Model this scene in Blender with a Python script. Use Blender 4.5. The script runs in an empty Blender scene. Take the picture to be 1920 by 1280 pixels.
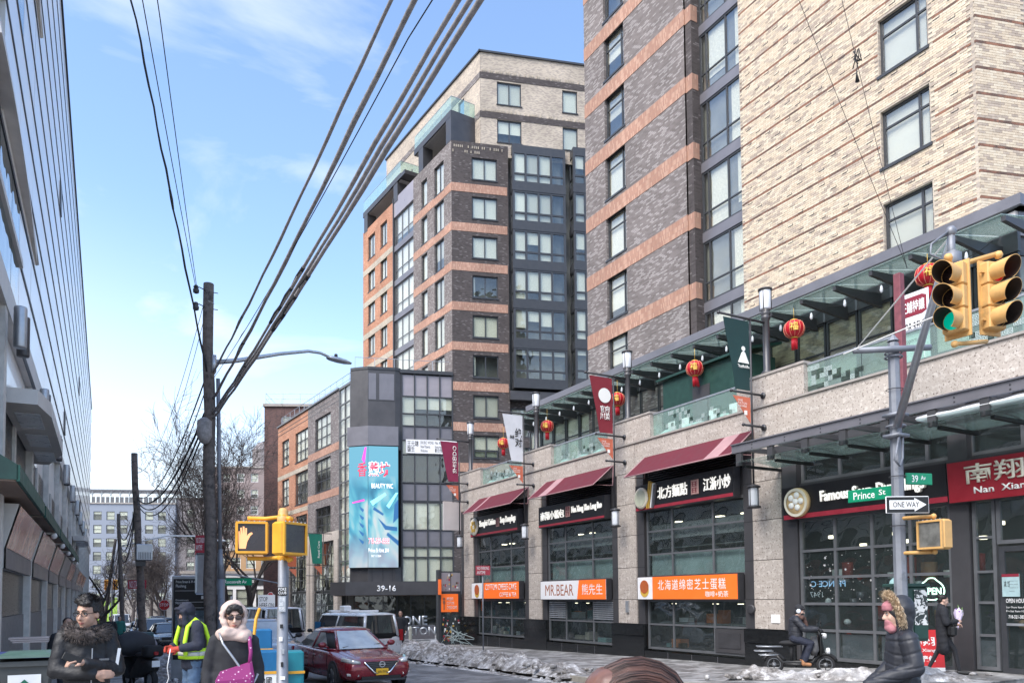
import bpy, math, random
from mathutils import Matrix, Vector, Euler, noise
R = math.radians
V = Vector
sc = bpy.context.scene
col = sc.collection
random.seed(7)
rnd = random.uniform

# ---------------------------------------------------------------- camera
cam = bpy.data.cameras.new('camera')
cam.sensor_width = 36
cam.lens = 36 * 1450 / 1920
cam.shift_y = 411 / 1920
cam.clip_start = 0.05
cam.clip_end = 3000
camo = bpy.data.objects.new('camera', cam)
col.objects.link(camo)
_y, _p, _r = R(29.2), R(2.6), R(0.5)
_f = V((math.sin(_y) * math.cos(_p), math.cos(_y) * math.cos(_p), math.sin(_p)))
_rt = V((math.cos(_y), -math.sin(_y), 0))
_up = _rt.cross(_f)
_r2 = _rt * math.cos(_r) - _up * math.sin(_r)
_u2 = _up * math.cos(_r) + _rt * math.sin(_r)
camo.matrix_world = Matrix(((_r2.x, _u2.x, -_f.x, 0), (_r2.y, _u2.y, -_f.y, 0), (_r2.z, _u2.z, -_f.z, 2.05), (0, 0, 0, 1)))
sc.camera = camo

# ---------------------------------------------------------------- sky and sun
SUN_EL, SUN_AZ = R(50), R(-112)          # azimuth from +Y, clockwise
w = bpy.data.worlds.new('World')
sc.world = w
w.use_nodes = True
nt = w.node_tree
nt.nodes.clear()
N = lambda t, **k: (lambda n: ([setattr(n, a, b) for a, b in k.items()], n)[1])(nt.nodes.new(t))
L = lambda a, b: nt.links.new(a, b)
sky = N('ShaderNodeTexSky', sky_type='NISHITA', sun_disc=False, sun_elevation=SUN_EL, sun_rotation=SUN_AZ, air_density=1.0, dust_density=0.6, ozone_density=2.2)
geo = N('ShaderNodeTexCoord')
sep = N('ShaderNodeSeparateXYZ')
L(geo.outputs['Generated'], sep.inputs[0])
mp = N('ShaderNodeMapping')
mp.inputs['Scale'].default_value = (1.0, 1.0, 2.6)
mp.inputs['Location'].default_value = (0.4, 2.1, 0)
mp.inputs['Rotation'].default_value = (0.25, 0.35, 0.5)
L(geo.outputs['Generated'], mp.inputs[0])
n1 = N('ShaderNodeTexNoise')
n1.inputs['Scale'].default_value = 3.1
n1.inputs['Detail'].default_value = 7
n1.inputs['Roughness'].default_value = 0.55
n1.inputs['Distortion'].default_value = 0.5
L(mp.outputs[0], n1.inputs['Vector'])
cr = N('ShaderNodeMapRange')
cr.inputs[1].default_value, cr.inputs[2].default_value = 0.54, 0.80
cr.inputs[4].default_value = 0.75
L(n1.outputs[0], cr.inputs[0])
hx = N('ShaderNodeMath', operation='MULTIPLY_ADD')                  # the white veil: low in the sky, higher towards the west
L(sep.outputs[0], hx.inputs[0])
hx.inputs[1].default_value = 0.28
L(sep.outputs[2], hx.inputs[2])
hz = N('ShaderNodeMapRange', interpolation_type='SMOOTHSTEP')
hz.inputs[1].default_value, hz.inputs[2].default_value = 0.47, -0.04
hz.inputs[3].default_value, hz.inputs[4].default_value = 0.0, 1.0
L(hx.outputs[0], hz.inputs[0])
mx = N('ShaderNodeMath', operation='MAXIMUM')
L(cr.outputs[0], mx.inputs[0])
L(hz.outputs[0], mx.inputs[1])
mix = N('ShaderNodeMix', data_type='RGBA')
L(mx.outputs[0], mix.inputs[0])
hs = N('ShaderNodeHueSaturation')
hs.inputs['Saturation'].default_value = 1.0
hs.inputs['Value'].default_value = 1.02
L(sky.outputs[0], hs.inputs['Color'])
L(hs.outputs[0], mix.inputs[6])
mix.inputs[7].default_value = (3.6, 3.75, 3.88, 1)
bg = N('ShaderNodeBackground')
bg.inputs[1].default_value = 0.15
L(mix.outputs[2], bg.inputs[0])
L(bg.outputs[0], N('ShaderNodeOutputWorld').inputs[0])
sl = bpy.data.lights.new('sun', 'SUN')
sl.energy = 2.4
sl.angle = R(40)
sl.color = (1, 0.95, 0.88)
so = bpy.data.objects.new('sun', sl)
col.objects.link(so)
so.rotation_euler = V((-math.sin(SUN_AZ) * math.cos(SUN_EL), -math.cos(SUN_AZ) * math.cos(SUN_EL), -math.sin(SUN_EL))).to_track_quat('-Z', 'Y').to_euler()
so.location = (0, 0, 60)
sc.view_settings.view_transform = 'Standard'
sc.view_settings.look = 'None'
sc.view_settings.exposure = 1.3
sc.view_settings.gamma = 1
try:
 sc.cycles.max_bounces = 8
 sc.cycles.transparent_max_bounces = 16
 sc.cycles.use_denoising = True
except Exception:
 pass

# ---------------------------------------------------------------- mesh helpers
class MB:
 def __init__(s, M=None):
  s.v, s.f, s.m, s.u, s.M = [], [], [], [], M or Matrix()
 def add(s, pts, faces, mi=0):
  n = len(s.v)
  P = [V(p) for p in pts]
  s.v += [s.M @ p for p in P]
  for f in faces:
   s.f.append([n + i for i in f])
   s.m.append(mi)
   a, b, c = P[f[0]], P[f[1]], P[f[2]]
   k = (b - a).cross(c - a)
   k = (abs(k.x), abs(k.y), abs(k.z))
   if k[2] >= k[0] and k[2] >= k[1]: s.u += [(P[i].x, P[i].y) for i in f]
   elif k[1] >= k[0]: s.u += [(P[i].x, P[i].z) for i in f]
   else: s.u += [(P[i].y, P[i].z) for i in f]
  return s
 def box(s, x0, x1, y0, y1, z0, z1, mi=0):
  if x0 > x1: x0, x1 = x1, x0
  if y0 > y1: y0, y1 = y1, y0
  if z0 > z1: z0, z1 = z1, z0
  return s.add([(x0, y0, z0), (x1, y0, z0), (x1, y1, z0), (x0, y1, z0), (x0, y0, z1), (x1, y0, z1), (x1, y1, z1), (x0, y1, z1)],
                     [(0, 3, 2, 1), (4, 5, 6, 7), (0, 1, 5, 4), (1, 2, 6, 5), (2, 3, 7, 6), (3, 0, 4, 7)], mi)
 def bbox(s, x0, x1, y0, y1, z0, z1, b=.02, mi=0):
  """a box with chamfered edges along z and at the top and bottom"""
  def ring(i, z):
   return [(x0 + i + b, y0 + i, z), (x1 - i - b, y0 + i, z), (x1 - i, y0 + i + b, z), (x1 - i, y1 - i - b, z), (x1 - i - b, y1 - i, z), (x0 + i + b, y1 - i, z), (x0 + i, y1 - i - b, z), (x0 + i, y0 + i + b, z)]
  return s.rings([ring(b, z0), ring(0, z0 + b), ring(0, z1 - b), ring(b, z1)], mi)
 def rings(s, rs, mi=0, caps=True, closed=True):
  n = len(rs[0])
  pts = [p for r in rs for p in r]
  F = []
  for i in range(len(rs) - 1):
   for j in range(n if closed else n - 1):
    k = (j + 1) % n
    F.append((i * n + j, i * n + k, (i + 1) * n + k, (i + 1) * n + j))
  if caps and closed:
   F.append(tuple(range(n - 1, -1, -1)))
   F.append(tuple((len(rs) - 1) * n + j for j in range(n)))
  return s.add(pts, F, mi)
 def tube(s, pts, r, n=8, mi=0, caps=True):
  pts = [V(p) for p in pts]
  rr = r if isinstance(r, (list, tuple)) else [r] * len(pts)
  rs, ref = [], None
  for i, p in enumerate(pts):
   d = (pts[min(i + 1, len(pts) - 1)] - pts[max(i - 1, 0)])
   d = d.normalized() if d.length > 1e-9 else V((0, 0, 1))
   if ref is None: ref = V((0, 0, 1)) if abs(d.z) < .9 else V((1, 0, 0))
   a = d.cross(ref)
   if a.length < 1e-4: a = d.cross(V((1, 0, 0)) if abs(d.x) < .9 else V((0, 1, 0)))
   a.normalize()
   b = d.cross(a)
   ref = -b if False else a.cross(d)
   rs.append([p + (a * math.cos(2 * math.pi * k / n) - b * math.sin(2 * math.pi * k / n)) * rr[i] for k in range(n)])
  return s.rings(rs, mi, caps)
 def lathe(s, prof, c=(0, 0, 0), n=16, mi=0, axis='z', caps=True):
  rs = []
  for r, z in prof:
   ring = []
   for k in range(n):
    a = 2 * math.pi * k / n
    x, y = r * math.cos(a), r * math.sin(a)
    ring.append(V(c) + (V((x, y, z)) if axis == 'z' else V((z, x, y)) if axis == 'x' else V((y, z, x))))
   rs.append(ring)
  return s.rings(rs, mi, caps)
 def ball(s, c, r, n=12, mi=0, rot=None):
  rx, ry, rz = r if isinstance(r, (tuple, list)) else (r, r, r)
  m = n // 2
  pts, F = [], []
  for i in range(m + 1):
   t = math.pi * i / m
   for k in range(n):
    a = 2 * math.pi * k / n
    q = V((rx * math.sin(t) * math.cos(a), ry * math.sin(t) * math.sin(a), -rz * math.cos(t)))
    if rot is not None: q = rot @ q
    pts.append(V(c) + q)
  for i in range(m):
   for k in range(n):
    j = (k + 1) % n
    a, b, c2, d = i * n + k, i * n + j, (i + 1) * n + j, (i + 1) * n + k
    F.append((a, c2, d) if i == 0 else (a, b, c2) if i == m - 1 else (a, b, c2, d))
  return s.add(pts, F, mi)
 def prism(s, poly, y0, y1, mi=0):
  """outline in x,z pushed from y0 to y1"""
  n = len(poly)
  return s.add([(x, y0, z) for x, z in poly] + [(x, y1, z) for x, z in poly],
                     [tuple(range(n)), tuple(range(2 * n - 1, n - 1, -1))] + [(i, n + i, n + (i + 1) % n, (i + 1) % n) for i in range(n)], mi)
 def mesh(s, name, mats, smooth=False):
  me = bpy.data.meshes.new(name)
  me.from_pydata([tuple(p) for p in s.v], [], s.f)
  ul = me.uv_layers.new(name='UVMap')
  ul.data.foreach_set('uv', [c for p in s.u for c in p])
  for m in (mats if isinstance(mats, (list, tuple)) else [mats]): me.materials.append(m)
  me.polygons.foreach_set('material_index', s.m)
  me.polygons.foreach_set('use_smooth', [bool(smooth)] * len(s.f))
  me.update()
  return me
 def build(s, name, mats, parent=None, smooth=False, kind=None, world=True):
  o = bpy.data.objects.new(name, s.mesh(name, mats, smooth))
  link(o, parent, world)
  if kind: o['kind'] = kind
  return o

def wmat(o):
 m = o.matrix_basis.copy()
 if o.parent: m = wmat(o.parent) @ o.matrix_parent_inverse @ m
 return m
def link(o, parent=None, world=False):
 col.objects.link(o)
 if parent:
  o.parent = parent
  if world: o.matrix_parent_inverse = wmat(parent).inverted()
 return o
def tag(o, label, cat, group=None, kind=None):
 o['label'] = label
 o['category'] = cat
 if group: o['group'] = group
 if kind: o['kind'] = kind
 return o
def thing(name, label, cat, loc=(0, 0, 0), rz=0, group=None):
 o = bpy.data.objects.new(name, None)
 col.objects.link(o)
 o.empty_display_size = .2
 o.location = loc
 o.rotation_euler = (0, 0, rz)
 return tag(o, label, cat, group)
def struct(mb, name, mat, smooth=False):
 o = mb.build(name, mat, None, smooth)
 o['kind'] = 'structure'
 return o
def put(name, mesh, parent, M, world=True):
 """one object at matrix M (world) sharing its mesh"""
 o = bpy.data.objects.new(name, mesh)
 o.matrix_basis = M
 return link(o, parent, world)
def copy_tree(o, parent=None):
 kids = list(o.children)
 c = o.copy()
 col.objects.link(c)
 c.parent = parent
 for k in kids: copy_tree(k, c)
 return c
def frame(p, xdir):
 """wall frame: x along the wall, y into it, z up"""
 x = V(xdir).normalized()
 y = V((0, 0, 1)).cross(x)
 return Matrix(((x.x, y.x, 0, p[0]), (x.y, y.y, 0, p[1]), (x.z, y.z, 1, p[2]), (0, 0, 0, 1)))
def T(x, y=0, z=0): return Matrix.Translation((x, y, z))

def wall(mb, s0, s1, z0, z1, ops=(), d=0.0, dep=.2, mi=0, rmi=None, back=True):
 """a wall face at depth d with real openings (s0,s1,z0,z1) and their reveals"""
 rmi = mi if rmi is None else rmi
 ops = [o for o in ops if o[1] > s0 and o[0] < s1 and o[3] > z0 and o[2] < z1]
 ss = sorted({s0, s1, *[min(max(o[0], s0), s1) for o in ops], *[min(max(o[1], s0), s1) for o in ops]})
 zs = sorted({z0, z1, *[min(max(o[2], z0), z1) for o in ops], *[min(max(o[3], z0), z1) for o in ops]})
 for a, b in zip(ss, ss[1:]):
  run = None
  for c, e in zip(zs, zs[1:]):
   m, k = (a + b) / 2, (c + e) / 2
   hole = any(o[0] < m < o[1] and o[2] < k < o[3] for o in ops)
   if not hole: run = (run[0], e) if run else (c, e)
   if (hole or e == z1) and run:
    mb.add([(a, d, run[0]), (b, d, run[0]), (b, d, run[1]), (a, d, run[1])], [(0, 1, 2, 3)], mi)
    run = None
 for o in ops:
  a, b, c, e = max(o[0], s0), min(o[1], s1), max(o[2], z0), min(o[3], z1)
  k = d + dep
  mb.add([(a, d, c), (a, k, c), (a, k, e), (a, d, e)], [(0, 1, 2, 3)], rmi)
  mb.add([(b, d, c), (b, d, e), (b, k, e), (b, k, c)], [(0, 1, 2, 3)], rmi)
  mb.add([(a, d, c), (b, d, c), (b, k, c), (a, k, c)], [(0, 1, 2, 3)], rmi)
  mb.add([(a, d, e), (a, k, e), (b, k, e), (b, d, e)], [(0, 1, 2, 3)], rmi)
 k = d + dep + .1
 mb.add([(s0, d, z0), (s0, d, z1), (s0, k, z1), (s0, k, z0)], [(0, 1, 2, 3)], mi)
 mb.add([(s1, d, z0), (s1, k, z0), (s1, k, z1), (s1, d, z1)], [(0, 1, 2, 3)], mi)
 mb.add([(s0, d, z1), (s1, d, z1), (s1, k, z1), (s0, k, z1)], [(0, 1, 2, 3)], mi)
 return mb

_mc = {}
def bmesh_box(name, w, d, h, mat):
 k = (name, round(w, 3), round(d, 3), round(h, 3), mat.name)
 if k not in _mc:
  _mc[k] = MB().box(0, w, 0, d, 0, h).mesh(name, mat)
 return _mc[k]
def pbox(name, parent, W, x0, x1, y0, y1, z0, z1, mat, label=None):
 """a box part in wall frame W, sharing its mesh with equal ones"""
 if x0 > x1: x0, x1 = x1, x0
 o = put(name, bmesh_box(name, x1 - x0, y1 - y0, z1 - z0, mat), parent, W @ T(x0, y0, z0))
 if label: o['label'] = label
 return o
def window(parent, W, s0, s1, z0, z1, cols=(), rows=(), ft=.06, d=.1, fm=None, pm=None, blinds=(), bm=None, sill=None, name='window', sd=.1, fd=.07, panes=None):
 """window > pane, blind, sill; cols/rows are fractions of the inner splits; blinds: (fraction from, to across, drop from top 0..1)"""
 w, h = s1 - s0, z1 - z0
 cx = [0, *cols, 1]
 rz = [0, *rows, 1]
 key = ('win', name, round(w, 3), round(h, 3), tuple(cols), tuple(rows), ft, fd, fm.name)
 if key not in _mc:
  mb = MB()
  mb.box(0, ft, 0, fd, 0, h).box(w - ft, w, 0, fd, 0, h).box(ft, w - ft, 0, fd, 0, ft).box(ft, w - ft, 0, fd, h - ft, h)
  for c in cols: mb.box(c * w - ft * .45, c * w + ft * .45, .004, fd - .004, ft, h - ft)
  for r in rows: mb.box(ft, w - ft, .009, fd - .009, r * h - ft * .4, r * h + ft * .4)
  _mc[key] = mb.mesh(name + '_frame', fm)
 wo = put(name, _mc[key], parent, W @ T(s0, d, z0))
 for i in range(len(cx) - 1):
  for j in range(len(rz) - 1):
   if panes is not None and (i, j) not in panes: continue
   a = cx[i] * w + (ft if i == 0 else ft * .45) - .003
   b = cx[i + 1] * w - (ft if i == len(cx) - 2 else ft * .45) + .003
   c = rz[j] * h + (ft if j == 0 else ft * .4) - .003
   e = rz[j + 1] * h - (ft if j == len(rz) - 2 else ft * .4) + .003
   pbox('pane', wo, W @ T(s0, d, z0), a, b, fd * .45, fd * .45 + .012, c, e, pm)
 for f0, f1, drop in blinds:
  if drop > .9 and rnd(0, 1) < .3: drop = rnd(.35, .85)
  pbox('blind', wo, W @ T(s0, d, z0), f0 * w + ft * .5, f1 * w - ft * .5, fd + .05, fd + .065, h * (1 - drop), h - ft * .3, bm)
 if sill:
  pbox('sill', wo, W @ T(s0, d, z0), -.05, w + .05, -sd - .05, 0, -.09, -.005, sill)
 return wo

def text(body, parent, M, h, w=None, mat=None, ext=.008, bold=.0, name='lettering', align='l', res=2, shear=0, spacing=1):
 """real lettering: a mesh in the x,z plane of frame M, h metres tall, w wide (or natural)"""
 c = bpy.data.curves.new('lettering', 'FONT')
 c.body = body
 c.extrude = 0
 c.offset = bold
 c.resolution_u = res
 c.shear = shear
 c.space_character = spacing
 c.space_line = .95
 o = bpy.data.objects.new('lettering', c)
 col.objects.link(o)
 dg = bpy.context.evaluated_depsgraph_get()
 me = bpy.data.meshes.new_from_object(o.evaluated_get(dg))
 bpy.data.objects.remove(o)
 bpy.data.curves.remove(c)
 xs = [v.co.x for v in me.vertices]
 ys = [v.co.y for v in me.vertices]
 x0, x1, y0, y1 = min(xs), max(xs), min(ys), max(ys)
 sz = h / (y1 - y0)
 sx = (w / (x1 - x0)) if w else sz
 ox = 0 if align == 'l' else -(x1 - x0) * sx / 2
 for v in me.vertices:
  v.co = V(((v.co.x - x0) * sx + ox, 0 if ext > .003 else -.003, (v.co.y - y0) * sz))
 me.name = name
 me.materials.clear()
 me.materials.append(mat)
 # give the letters their thickness
 if ext > .003:
  import bmesh
  bm = bmesh.new()
  bm.from_mesh(me)
  bmesh.ops.dissolve_degenerate(bm, dist=1e-5, edges=bm.edges[:])
  r = bmesh.ops.extrude_face_region(bm, geom=bm.faces[:])
  bmesh.ops.translate(bm, verts=[g for g in r['geom'] if isinstance(g, bmesh.types.BMVert)], vec=(0, -ext, 0))
  bm.to_mesh(me)
  bm.free()
 return put(name, me, parent, M)
# ---------------------------------------------------------------- materials
def newmat(name):
 m = bpy.data.materials.new(name)
 m.use_nodes = True
 t = m.node_tree
 return m, t, t.nodes['Principled BSDF']
def nd(t, typ, ins=None, **k):
 n = t.nodes.new(typ)
 for a, b in k.items(): setattr(n, a, b)
 for a, b in (ins or {}).items():
  if hasattr(b, 'is_linked') or hasattr(b, 'links'): t.links.new(b, n.inputs[a])
  else: n.inputs[a].default_value = b
 return n
def c4(c): return (c[0], c[1], c[2], 1)
def plain(name, c, rough=.6, metal=0, var=.12, scale=6, bump=0, bscale=40, coat=0, emit=None, spec=.5, alt=None, altfac=.0, detail=4):
 """base colour with soft mottling, optional second colour in noise patches, optional fine relief"""
 m, t, b = newmat(name)
 b.inputs['Roughness'].default_value = rough
 b.inputs['Metallic'].default_value = metal
 b.inputs['Specular IOR Level'].default_value = spec
 tc = nd(t, 'ShaderNodeTexCoord').outputs['Object']
 if var or alt:
  n = nd(t, 'ShaderNodeTexNoise', {'Vector': tc, 'Scale': scale, 'Detail': detail, 'Roughness': .6})
  r = nd(t, 'ShaderNodeMapRange', {0: n.outputs[0], 1: .3, 2: .7, 3: 1 - var, 4: 1 + var})
  base = nd(t, 'ShaderNodeMix', {6: c4(c), 7: c4(c)}, data_type='RGBA')
  if alt:
   k = nd(t, 'ShaderNodeMapRange', {0: nd(t, 'ShaderNodeTexNoise', {'Vector': tc, 'Scale': scale * .6, 'Detail': 8, 'Roughness': .7}).outputs[0], 1: .62 - altfac * .3, 2: .72 - altfac * .3})
   t.links.new(k.outputs[0], base.inputs[0])
   base.inputs[7].default_value = c4(alt)
  mul = nd(t, 'ShaderNodeMix', {0: 1.0, 6: base.outputs[2], 7: r.outputs[0]}, data_type='RGBA', blend_type='MULTIPLY')
  t.links.new(mul.outputs[2], b.inputs['Base Color'])
  rr = nd(t, 'ShaderNodeMapRange', {0: n.outputs[0], 1: .3, 2: .7, 3: max(.02, rough - .08), 4: min(1, rough + .08)})
  t.links.new(rr.outputs[0], b.inputs['Roughness'])
 else:
  b.inputs['Base Color'].default_value = c4(c)
 if bump:
  bn = nd(t, 'ShaderNodeTexNoise', {'Vector': tc, 'Scale': bscale, 'Detail': 5})
  bp = nd(t, 'ShaderNodeBump', {'Height': bn.outputs[0], 'Strength': bump, 'Distance': .02})
  t.links.new(bp.outputs[0], b.inputs['Normal'])
 if coat:
  b.inputs['Coat Weight'].default_value = coat
  b.inputs['Coat Roughness'].default_value = .04
 if emit:
  b.inputs['Emission Color'].default_value = c4(emit[:3])
  b.inputs['Emission Strength'].default_value = emit[3]
 return m
def brick(name, c1, c2, c3, mortar, bw=.2, bh=.067, ms=.008, third=.35, bump=.35, rough=.85, offset=.5):
 """running bond from the wall's own metres (UV): three tones picked per brick"""
 m, t, b = newmat(name)
 uv = nd(t, 'ShaderNodeUVMap').outputs[0]
 kw = dict(offset=offset, offset_frequency=2, squash=1)
 ins = {'Vector': uv, 'Scale': 1, 'Mortar Size': ms, 'Mortar Smooth': .1, 'Brick Width': bw, 'Row Height': bh}
 A = nd(t, 'ShaderNodeTexBrick', {**ins, 'Color1': (0, 0, 0, 1), 'Color2': (1, 1, 1, 1), 'Mortar': (0, 0, 0, 1), 'Bias': 0}, **kw)
 rp = nd(t, 'ShaderNodeValToRGB', {0: A.outputs[0]})       # one random value per brick, three tones
 e = rp.color_ramp
 e.elements[0].color = c4(c1)
 e.elements[1].position, e.elements[1].color = 1.0, c4(c3)
 for p_, c_ in ((.45, c2), (max(.5, 1 - third), c2), (min(.97, 1.06 - third), c3)):
  q = e.elements.new(p_)
  q.color = c4(c_)
 mx = nd(t, 'ShaderNodeMix', {0: A.outputs['Fac'], 6: rp.outputs[0], 7: c4(mortar)}, data_type='RGBA')
 gn = nd(t, 'ShaderNodeTexNoise', {'Vector': uv, 'Scale': .5, 'Detail': 5})
 gr = nd(t, 'ShaderNodeMapRange', {0: gn.outputs[0], 1: .3, 2: .7, 3: .80, 4: 1.12})
 mu = nd(t, 'ShaderNodeMix', {0: 1.0, 6: mx.outputs[2], 7: gr.outputs[0]}, data_type='RGBA', blend_type='MULTIPLY')
 t.links.new(mu.outputs[2], b.inputs['Base Color'])
 b.inputs['Roughness'].default_value = rough
 inv = nd(t, 'ShaderNodeMath', {0: 1.0, 1: A.outputs['Fac']}, operation='SUBTRACT')
 t.links.new(nd(t, 'ShaderNodeBump', {'Height': inv.outputs[0], 'Strength': bump, 'Distance': .01}).outputs[0], b.inputs['Normal'])
 return m
def glassmat(name, tint=(.75, .85, .85), refl=1.0, rough=.02, ior=1.55, wob=.02, body=.0, bodyc=(.6, .7, .7)):
 """a pane: clear by transmission, mirror by fresnel, very slightly uneven like real float glass"""
 m, t, b = newmat(name)
 t.nodes.remove(b)
 tr = nd(t, 'ShaderNodeBsdfTransparent', {'Color': c4(tint)})
 tc = nd(t, 'ShaderNodeTexCoord').outputs['Object']
 bn = nd(t, 'ShaderNodeTexNoise', {'Vector': tc, 'Scale': 1.3, 'Detail': 1})
 bp = nd(t, 'ShaderNodeBump', {'Height': bn.outputs[0], 'Strength': wob, 'Distance': .3})
 gl = nd(t, 'ShaderNodeBsdfGlossy', {'Color': (refl, refl, refl, 1), 'Roughness': rough, 'Normal': bp.outputs[0]})
 bf = nd(t, 'ShaderNodeMapRange', {0: nd(t, 'ShaderNodeNewGeometry').outputs['Backfacing'], 3: ior, 4: 1 / ior})
 fr = nd(t, 'ShaderNodeFresnel', {'IOR': bf.outputs[0], 'Normal': bp.outputs[0]})
 base = tr
 if body:
  df = nd(t, 'ShaderNodeBsdfDiffuse', {'Color': c4(bodyc)})
  base = nd(t, 'ShaderNodeMixShader', {0: body, 1: tr.outputs[0], 2: df.outputs[0]})
 mx = nd(t, 'ShaderNodeMixShader', {0: fr.outputs[0], 1: base.outputs[0], 2: gl.outputs[0]})
 t.links.new(mx.outputs[0], t.nodes['Material Output'].inputs[0])
 return m
def granite(name, c, dark, lite, rough=.7, scale=17):
 m, t, b = newmat(name)
 tc = nd(t, 'ShaderNodeTexCoord').outputs['Object']
 v = nd(t, 'ShaderNodeTexNoise', {'Vector': tc, 'Scale': scale, 'Detail': 3, 'Roughness': .7})
 v2 = nd(t, 'ShaderNodeTexNoise', {'Vector': tc, 'Scale': scale * .45, 'Detail': 4, 'Roughness': .6, 'Distortion': .6})
 big = nd(t, 'ShaderNodeTexNoise', {'Vector': tc, 'Scale': .55, 'Detail': 4})
 a = nd(t, 'ShaderNodeMix', {0: nd(t, 'ShaderNodeMapRange', {0: v2.outputs[0], 1: .52, 2: .62}).outputs[0], 6: c4(c), 7: c4(lite)}, data_type='RGBA')
 k = nd(t, 'ShaderNodeMix', {0: nd(t, 'ShaderNodeMapRange', {0: v.outputs[0], 1: .57, 2: .63}).outputs[0], 6: a.outputs[2], 7: c4(dark)}, data_type='RGBA')
 mu = nd(t, 'ShaderNodeMix', {0: 1.0, 6: k.outputs[2], 7: nd(t, 'ShaderNodeMapRange', {0: big.outputs[0], 1: .3, 2: .7, 3: .82, 4: 1.1}).outputs[0]}, data_type='RGBA', blend_type='MULTIPLY')
 t.links.new(mu.outputs[2], b.inputs['Base Color'])
 b.inputs['Roughness'].default_value = rough
 return m

M = {}
M['steel'] = plain('dark_steel', (.058, .057, .062), .45, .3, .15, 3)
M['frame'] = plain('window_frame', (.05, .053, .06), .45, .2, .1, 4)
M['frame_grey'] = plain('grey_frame', (.14, .145, .155), .45, .3, .1, 4)
M['panel_dark'] = plain('dark_metal_panel', (.075, .073, .078), .42, .35, .14, 1.2)
M['panel_mid'] = plain('mid_metal_panel', (.18, .175, .195), .4, .3, .12, 1.0)
M['panel_mauve'] = plain('mauve_spandrel', (.30, .275, .30), .35, .1, .12, .8)
M['panel_pink'] = plain('pale_pink_panel', (.55, .50, .49), .5, 0, .08, 1)
M['soffit'] = plain('soffit_grey', (.32, .31, .30), .7)
M['stone'] = granite('pink_granite', (.45, .395, .35), (.15, .118, .10), (.58, .525, .475))
M['stone_cap'] = plain('stone_cap', (.34, .31, .285), .75, 0, .15, 5)
M['black_granite'] = plain('black_granite', (.012, .013, .014), .16, 0, .3, 9)
M['grey_brick'] = brick('grey_brick', (.135, .112, .106), (.19, .162, .155), (.31, .278, .27), (.17, .152, .145), third=.32)
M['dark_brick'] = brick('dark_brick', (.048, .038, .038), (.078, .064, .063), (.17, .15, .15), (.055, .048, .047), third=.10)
M['dark_brick_sunlit'] = brick('dark_brick_sunlit', (.135, .112, .107), (.185, .158, .15), (.29, .262, .255), (.13, .12, .12), third=.3)  # same brick as dark_brick, its colour lightened for the sunlit street side
M['orange_brick'] = brick('orange_brick', (.47, .215, .125), (.40, .175, .10), (.52, .27, .17), (.33, .2, .14), third=.3, bw=.2)
M['band_orange'] = brick('band_orange', (.45, .255, .18), (.38, .20, .14), (.51, .31, .225), (.33, .21, .165), third=.3, bw=.067, bh=.2, offset=0)
M['beige_brick'] = brick('beige_brick', (.56, .48, .385), (.49, .415, .335), (.36, .305, .265), (.40, .345, .285), third=.4)
M['tan_band'] = brick('tan_band', (.52, .46, .36), (.46, .40, .31), (.36, .31, .25), (.4, .35, .3), third=.3)
M['red_brick'] = brick('old_red_brick', (.115, .058, .055), (.15, .078, .07), (.085, .05, .05), (.12, .09, .085), third=.3)
M['pane'] = glassmat('window_glass', (.90, .92, .89), 1.0, .015, 1.7, .07)
M['pane_bright'] = glassmat('bright_window_glass', (.92, .93, .90), 1.0, .015, 2.0, .07)
M['shop_glass'] = glassmat('shop_glass', (.78, .83, .83), 1.0, .012, 1.55, .08, .03, (.34, .40, .40))
M['green_glass'] = glassmat('balustrade_glass', (.80, .92, .88), 1.0, .01, 1.5, .02, .14, (.62, .76, .72))
M['canopy_glass'] = glassmat('canopy_glass', (.80, .90, .88), 1.0, .03, 1.5, .06, .36, (.60, .72, .69))
M['blind'] = plain('roller_blind', (.86, .83, .77), .9, 0, .04, .7)
_b = M['blind'].node_tree
_bp = _b.nodes['Principled BSDF']
_src = _bp.inputs['Base Color'].links[0].from_socket
_mm = nd(_b, 'ShaderNodeMix', {0: 1.0, 6: _src, 7: nd(_b, 'ShaderNodeMapRange', {0: nd(_b, 'ShaderNodeObjectInfo').outputs['Random'], 3: .62, 4: 1.08}).outputs[0]}, data_type='RGBA', blend_type='MULTIPLY')
_b.links.new(_mm.outputs[2], _bp.inputs['Base Color'])
M['curtain'] = plain('curtain', (.78, .75, .68), .95, 0, .2, 14)
M['inside'] = plain('dim_interior', (.075, .078, .078), .9, 0, .5, .6)
M['inside_warm'] = plain('warm_interior', (.10, .07, .05), .9, 0, .7, .9)
M['inside_grey'] = plain('grey_interior', (.22, .22, .215), .9, 0, .4, .5)
M['awning'] = plain('maroon_canvas', (.115, .012, .024), .85, 0, .12, 3)
M['awning_pale'] = plain('faded_canvas', (.38, .22, .23), .8, 0, .1, 3)
M['sign_black'] = plain('black_sign_face', (.016, .015, .017), .35, 0, .15, 2)
M['sign_red'] = plain('red_sign_face', (.30, .017, .028), .4, 0, .1, 2)
M['stripe_red'] = plain('red_stripe', (.36, .03, .05), .4)
M['orange_sign'] = plain('orange_sign_face', (.86, .155, .022), .4, 0, .05, 2, emit=(.9, .16, .02, .12))
M['white_sign'] = plain('white_sign_face', (.80, .79, .80), .4, 0, .04, 2)
M['letter'] = plain('white_letter', (.93, .92, .87), .4, 0, 0)
M['letter_cream'] = plain('cream_letter', (.78, .72, .58), .4, 0, 0)
M['letter_side'] = plain('letter_side', (.32, .30, .27), .5, 0, 0)
M['letter_maroon'] = plain('maroon_letter', (.24, .02, .04), .5, 0, 0)
M['letter_brown'] = plain('brown_letter', (.36, .13, .07), .5, 0, 0)
M['black'] = plain('black_paint', (.012, .012, .013), .5, 0, .1)
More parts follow.
